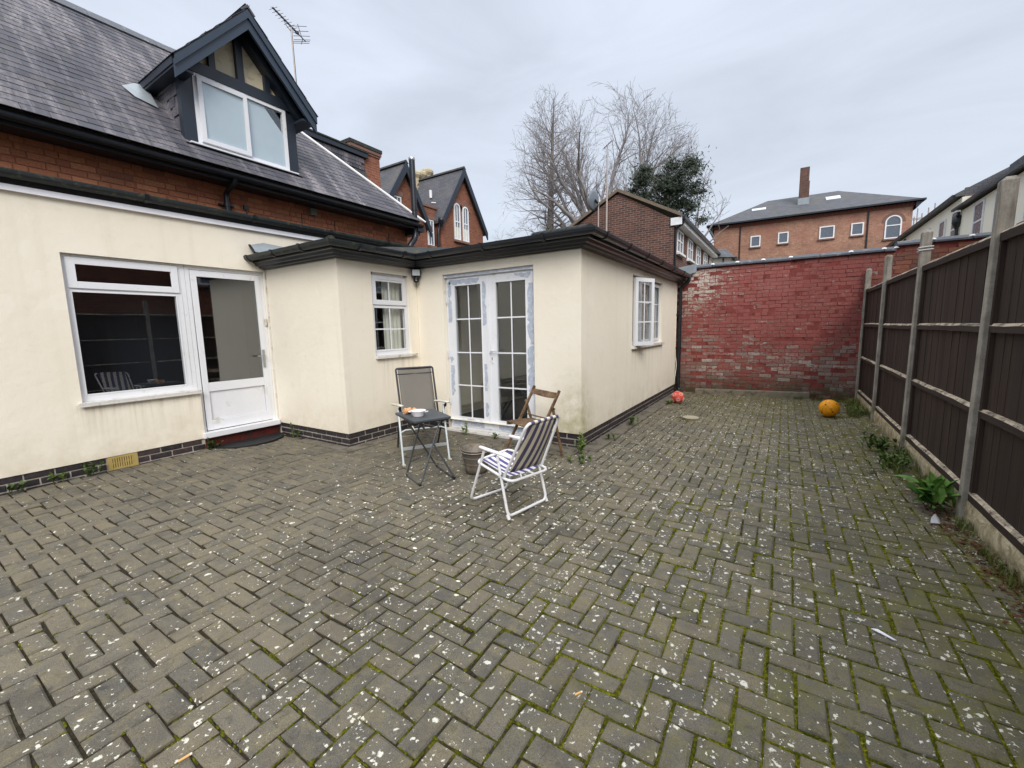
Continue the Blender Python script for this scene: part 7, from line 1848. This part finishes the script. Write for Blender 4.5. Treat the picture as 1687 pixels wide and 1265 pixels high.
# satellite dish and aerial pole behind the corner of the low roof
t = thing('satellite_dish', (-4.65, 12.0, 3.0), 'grey satellite dish seen edge-on upon a thin pole behind the low roof corner', 'satellite dish')
mb = MB(); mb.tube([(-4.65, 12.0, 2.0), (-4.65, 12.0, 5.03)], 0.022, 8); mb.build('pole', M['pole'], t)
rotd = Matrix.Rotation(radians(82), 3, 'Y'); rotd = Matrix.Rotation(radians(172), 3, 'Z') @ rotd
mb = MB(); mb.lathe([(0.0, 0.0), (0.12, 0.008), (0.22, 0.028), (0.29, 0.05), (0.285, 0.055), (0.21, 0.036), (0.0, 0.012)], (-4.76, 12.02, 5.10), 22, True, rotd); mb.build('dish', M['dish'], t)
mb = MB(); mb.beam((-4.65, 12.0, 4.98), (-4.76, 12.02, 5.10), 0.05, 0.06); mb.tube([(-4.76, 12.02, 4.86), (-4.58, 11.92, 4.95)], 0.012, 6); mb.build('bracket', M['camplastic'], t)
t = thing('aerial_pole', (-4.41, 12.0, 3.0), 'tall thin metal pole with a small aerial head rising beside the satellite dish', 'aerial')
mb = MB(); mb.tube([(-4.42, 12.0, 2.0), (-4.40, 12.0, 5.4), (-4.395, 12.0, 6.5)], [0.028, 0.026, 0.018], 8); mb.build('pole', M['pole'], t)
mb = MB(); mb.tube([(-4.50, 12, 6.42), (-4.28, 12, 6.56)], 0.012, 6)
for k in range(5):
    c = V(-4.50, 12, 6.42).lerp(V(-4.28, 12, 6.56), k / 4); mb.tube([c + V(0.0, -0.1, -0.05), c + V(0, 0.1, 0.05)], 0.006, 5)
mb.build('aerial_head', M['aerial'], t)
mb = MB()

# ================================================================== TREES
def tubeseg(mb, p, q, r0, r1, n):
    d = (q - p).normalized(); x = d.orthogonal().normalized(); y = d.cross(x); vs = []
    for c, r in ((p, r0), (q, r1)):
        for k in range(n): t_ = 2 * pi * k / n; vs.append(c + (x * cos(t_) + y * sin(t_)) * r)
    mb.add(vs, [(k, (k + 1) % n, n + (k + 1) % n, n + k) for k in range(n)], True)
LENS = {2: (3.2, 5.2), 1: (1.3, 2.3), 0: (0.5, 1.0)}
def grow(mb, q, p, d, L, r, lev, up, spread, kids, minr, env):
    seg = {3: 0.75, 2: 0.6, 1: 0.45, 0: 0.4}[lev]; n = max(2, int(L / seg)); seg = L / n
    for k in range(n):
        j = 0.09 if lev == 3 else 0.15
        d = (d + V(q.gauss(0, j), q.gauss(0, j), q.gauss(0, j)) + V(0, 0, up)).normalized()
        p1 = p + d * seg
        ev = env(p1)
        if ev > 1.0 + q.uniform(-0.06, 0.10): return
        tp = min(1.0, max(0.0, (1.08 - ev) / 0.55)) ** 0.8
        ra = max(minr, min(r, r * (1 - 0.93 * k / n) * tp * 1.05)); r1 = max(minr, r * (1 - 0.93 * (k + 1) / n) * tp)
        tubeseg(mb, p, p1, ra, r1, 5 if r > 0.08 else (4 if r > 0.035 else 3))
        if lev > 0 and (k > n * 0.25 or lev < 3):
            for m_ in range(kids[lev]):
                if q.random() < 0.8:
                    ax = d.orthogonal().normalized(); ax = Matrix.Rotation(q.uniform(0, 2 * pi), 3, d) @ ax
                    sp = spread * q.uniform(0.7, 1.25); nd = (d * cos(sp) + ax * sin(sp)).normalized(); lo, hi = LENS[lev - 1]
                    grow(mb, q, p1, nd, q.uniform(lo, hi), max(minr, min(r1 * 0.6, {2: 0.07, 1: 0.03, 0: 0.012}[lev - 1])), lev - 1, up, spread, kids, minr, env)
        p = p1
def ell(c, r):
    return lambda p: sqrt(((p.x - c[0]) / r[0]) ** 2 + ((p.y - c[1]) / r[1]) ** 2 + ((p.z - c[2]) / r[2]) ** 2)
q = random.Random(21)
t1 = thing('bare_tree', (-16.2, 42.0, 0), 'very large bare winter tree with fan of dark limbs behind the annex roof', 'tree')
mb = MB(); base = V(-16.0, 42.0, 0); fork = V(-15.8, 42, 8.6); mb.tube([base, V(-15.9, 42, 4.5), fork], [0.75, 0.6, 0.55], 10); mb.build('trunk', M['bark'], t1)
mb = MB(); e1 = ell((-16.0, 42, 15.3), (8.9, 7.5, 9.0))
for k in range(26):
    a = -1.35 + 2.7 * k / 25 + q.gauss(0, 0.05); d = V(sin(a), q.uniform(-0.55, 0.55), cos(a) * 0.95).normalized()
    grow(mb, q, fork + V(sin(a) * 0.3, 0, q.uniform(-1.5, 0.6)), d, 17, q.uniform(0.20, 0.32), 3, 0.003, 0.56, {3: 2, 2: 1, 1: 2}, 0.0092, e1)
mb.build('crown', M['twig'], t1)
t2 = thing('bare_tree', (-21.3, 41.0, 0), 'slim upright bare tree with one straight trunk, left of the big fan-shaped tree', 'tree')
q = random.Random(9)
mb = MB(); mb.tube([V(-21.3, 41, 0), V(-21.2, 41, 10), V(-20.9, 41, 18), V(-20.6, 41, 24.2)], [0.50, 0.40, 0.20, 0.03], 9); mb.build('trunk', M['bark'], t2)
mb = MB(); e2 = lambda p: sqrt(((p.x + 21.5 - max(0, p.z - 16) * 0.08) / (5.0 if p.z < 15 else 5.0 - (p.z - 15) * 0.17)) ** 2 + ((p.y - 41) / 4.5) ** 2 + max(0, (p.z - 17) / 7.6) ** 2 * 0.9)
for k in range(90):
    z = 8.6 + 15.2 * (k / 90) ** 0.9; f = (z - 8.6) / 15.6; a = k * 2.4 + q.uniform(-0.4, 0.4)
    d = V(cos(a), sin(a) * 0.9, 0.02 + 0.8 * f + q.uniform(-0.1, 0.25)).normalized()
    grow(mb, q, V(-21.2 + 0.3 * f + 0.25 * max(0, f - 0.5), 41, z), d, q.uniform(4.5, 6.5), 0.085 * (1 - f * 0.6), 2, 0.025, 0.65, {2: 1, 1: 2}, 0.0095, e2)
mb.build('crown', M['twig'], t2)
t3 = thing('bare_tree', (-6.9, 40.0, 0), 'small round-headed bare tree at the right of the evergreen', 'tree')
q = random.Random(4); mb = MB(); mb.tube([V(-7.0, 40, 0), V(-7.1, 40, 5), V(-7.2, 40, 7.5)], [0.3, 0.22, 0.18], 8); mb.build('trunk', M['bark'], t3)
mb = MB(); e3 = ell((-7.2, 40, 10.6), (3.2, 3.0, 4.4))
for k in range(9):
    a = -1.2 + 2.4 * k / 8; d = V(sin(a), q.uniform(-0.5, 0.5), cos(a) * 0.9 + 0.1).normalized(); grow(mb, q, V(-7.2, 40, 7.3), d, q.uniform(6.0, 8.6), 0.11, 3, 0.0, 0.6, {3: 1, 2: 1, 1: 2}, 0.0115, e3)
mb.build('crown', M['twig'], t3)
t4 = thing('bare_tree', (-28.0, 45.0, 0), 'low tangle of bare branches just right of the gabled house', 'tree')
q = random.Random(14); mb = MB(); mb.tube([V(-28.0, 45, 0), V(-28, 45, 6)], [0.25, 0.18], 8); mb.build('trunk', M['bark'], t4)
mb = MB(); e4 = ell((-28.2, 45, 8.0), (6.5, 4, 6.2))
for k in range(12):
    a = -1.3 + 2.6 * k / 11; d = V(sin(a), q.uniform(-0.5, 0.5), cos(a) * 0.9 + 0.15).normalized(); grow(mb, q, V(-28.0, 45, 6), d, q.uniform(6.0, 8.4), 0.10, 2, 0.0, 0.6, {2: 2, 1: 2}, 0.012, e4)
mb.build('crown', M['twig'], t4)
t5 = thing('evergreen_tree', (-9.2, 36.0, 0), 'dark dense evergreen tree rising behind the annex roof', 'tree')
q = random.Random(33); mb = MB(); mb.tube([V(-8.8, 36, 0), V(-8.6, 36, 8), V(-8.3, 36, 13)], [0.35, 0.25, 0.08], 8)
lim = []
for k in range(30):
    a = q.uniform(0, 2 * pi); z = q.uniform(9.2, 13.8); rr = 2.75 * sqrt(max(0.1, 1 - ((z - 11.4) / 3.2) ** 2)) * q.uniform(0.55, 1.0)
    p1 = V(-8.35 + cos(a) * rr * 1.05, 36 + sin(a) * rr, z + q.uniform(-0.2, 0.6)); mb.tube([V(-8.5, 36, z - 0.8), p1], [0.06, 0.02], 5); lim.append(p1)
mb.build('trunk', M['bark'], t5)
mb = MB()
for c in lim + [V(-8.3 + q.gauss(0, 1.1), 36 + q.gauss(0, 1.0), 11.5 + q.gauss(0, 1.1)) for _ in range(34)]:
    for k in range(330):
        d = V(q.gauss(0, 1), q.gauss(0, 1), q.gauss(0, 0.6)); d = d.normalized() * (abs(q.gauss(0, 0.5)) + 0.05); p = c + d
        u = V(q.gauss(0, 1), q.gauss(0, 1), q.gauss(0, 0.6)).normalized() * q.uniform(0.08, 0.20); w = u.orthogonal().normalized() * q.uniform(0.02, 0.05)
        mb.add([p - u, p + w, p + u, p - w], [(0, 1, 2, 3)])
mb.build('crown', M['needles'], t5)

# --- brick house behind the camera's right, beyond the fence: seen mirrored in the kitchen window
t = thing('brick_house', (4.6, 3.0, 0), 'dark red brick house beyond the near fence, seen only mirrored in the kitchen window', 'house')
mb = MB(); mb.box(4.6, 9.5, -3.0, 9.0, 0, 5.6); mb.build('wall', M['vicbrick'], t)
mb = MB(); mb.prism([(4.3, -3.2, 5.60), (4.3, -3.2, 5.66), (7.0, -3.2, 7.4), (9.8, -3.2, 5.66), (9.8, -3.2, 5.60)], (0, 12.4, 0)); mb.build('roof', M['farslate'], t)
for y0, y1 in ((-1.2, 0.0), (2.2, 3.4), (7.0, 8.2)):
    farwindow(t, 'x', 4.585, -1, y0, y1, 3.3, 4.5, 'farglass', 0.07, 3.95, 1)
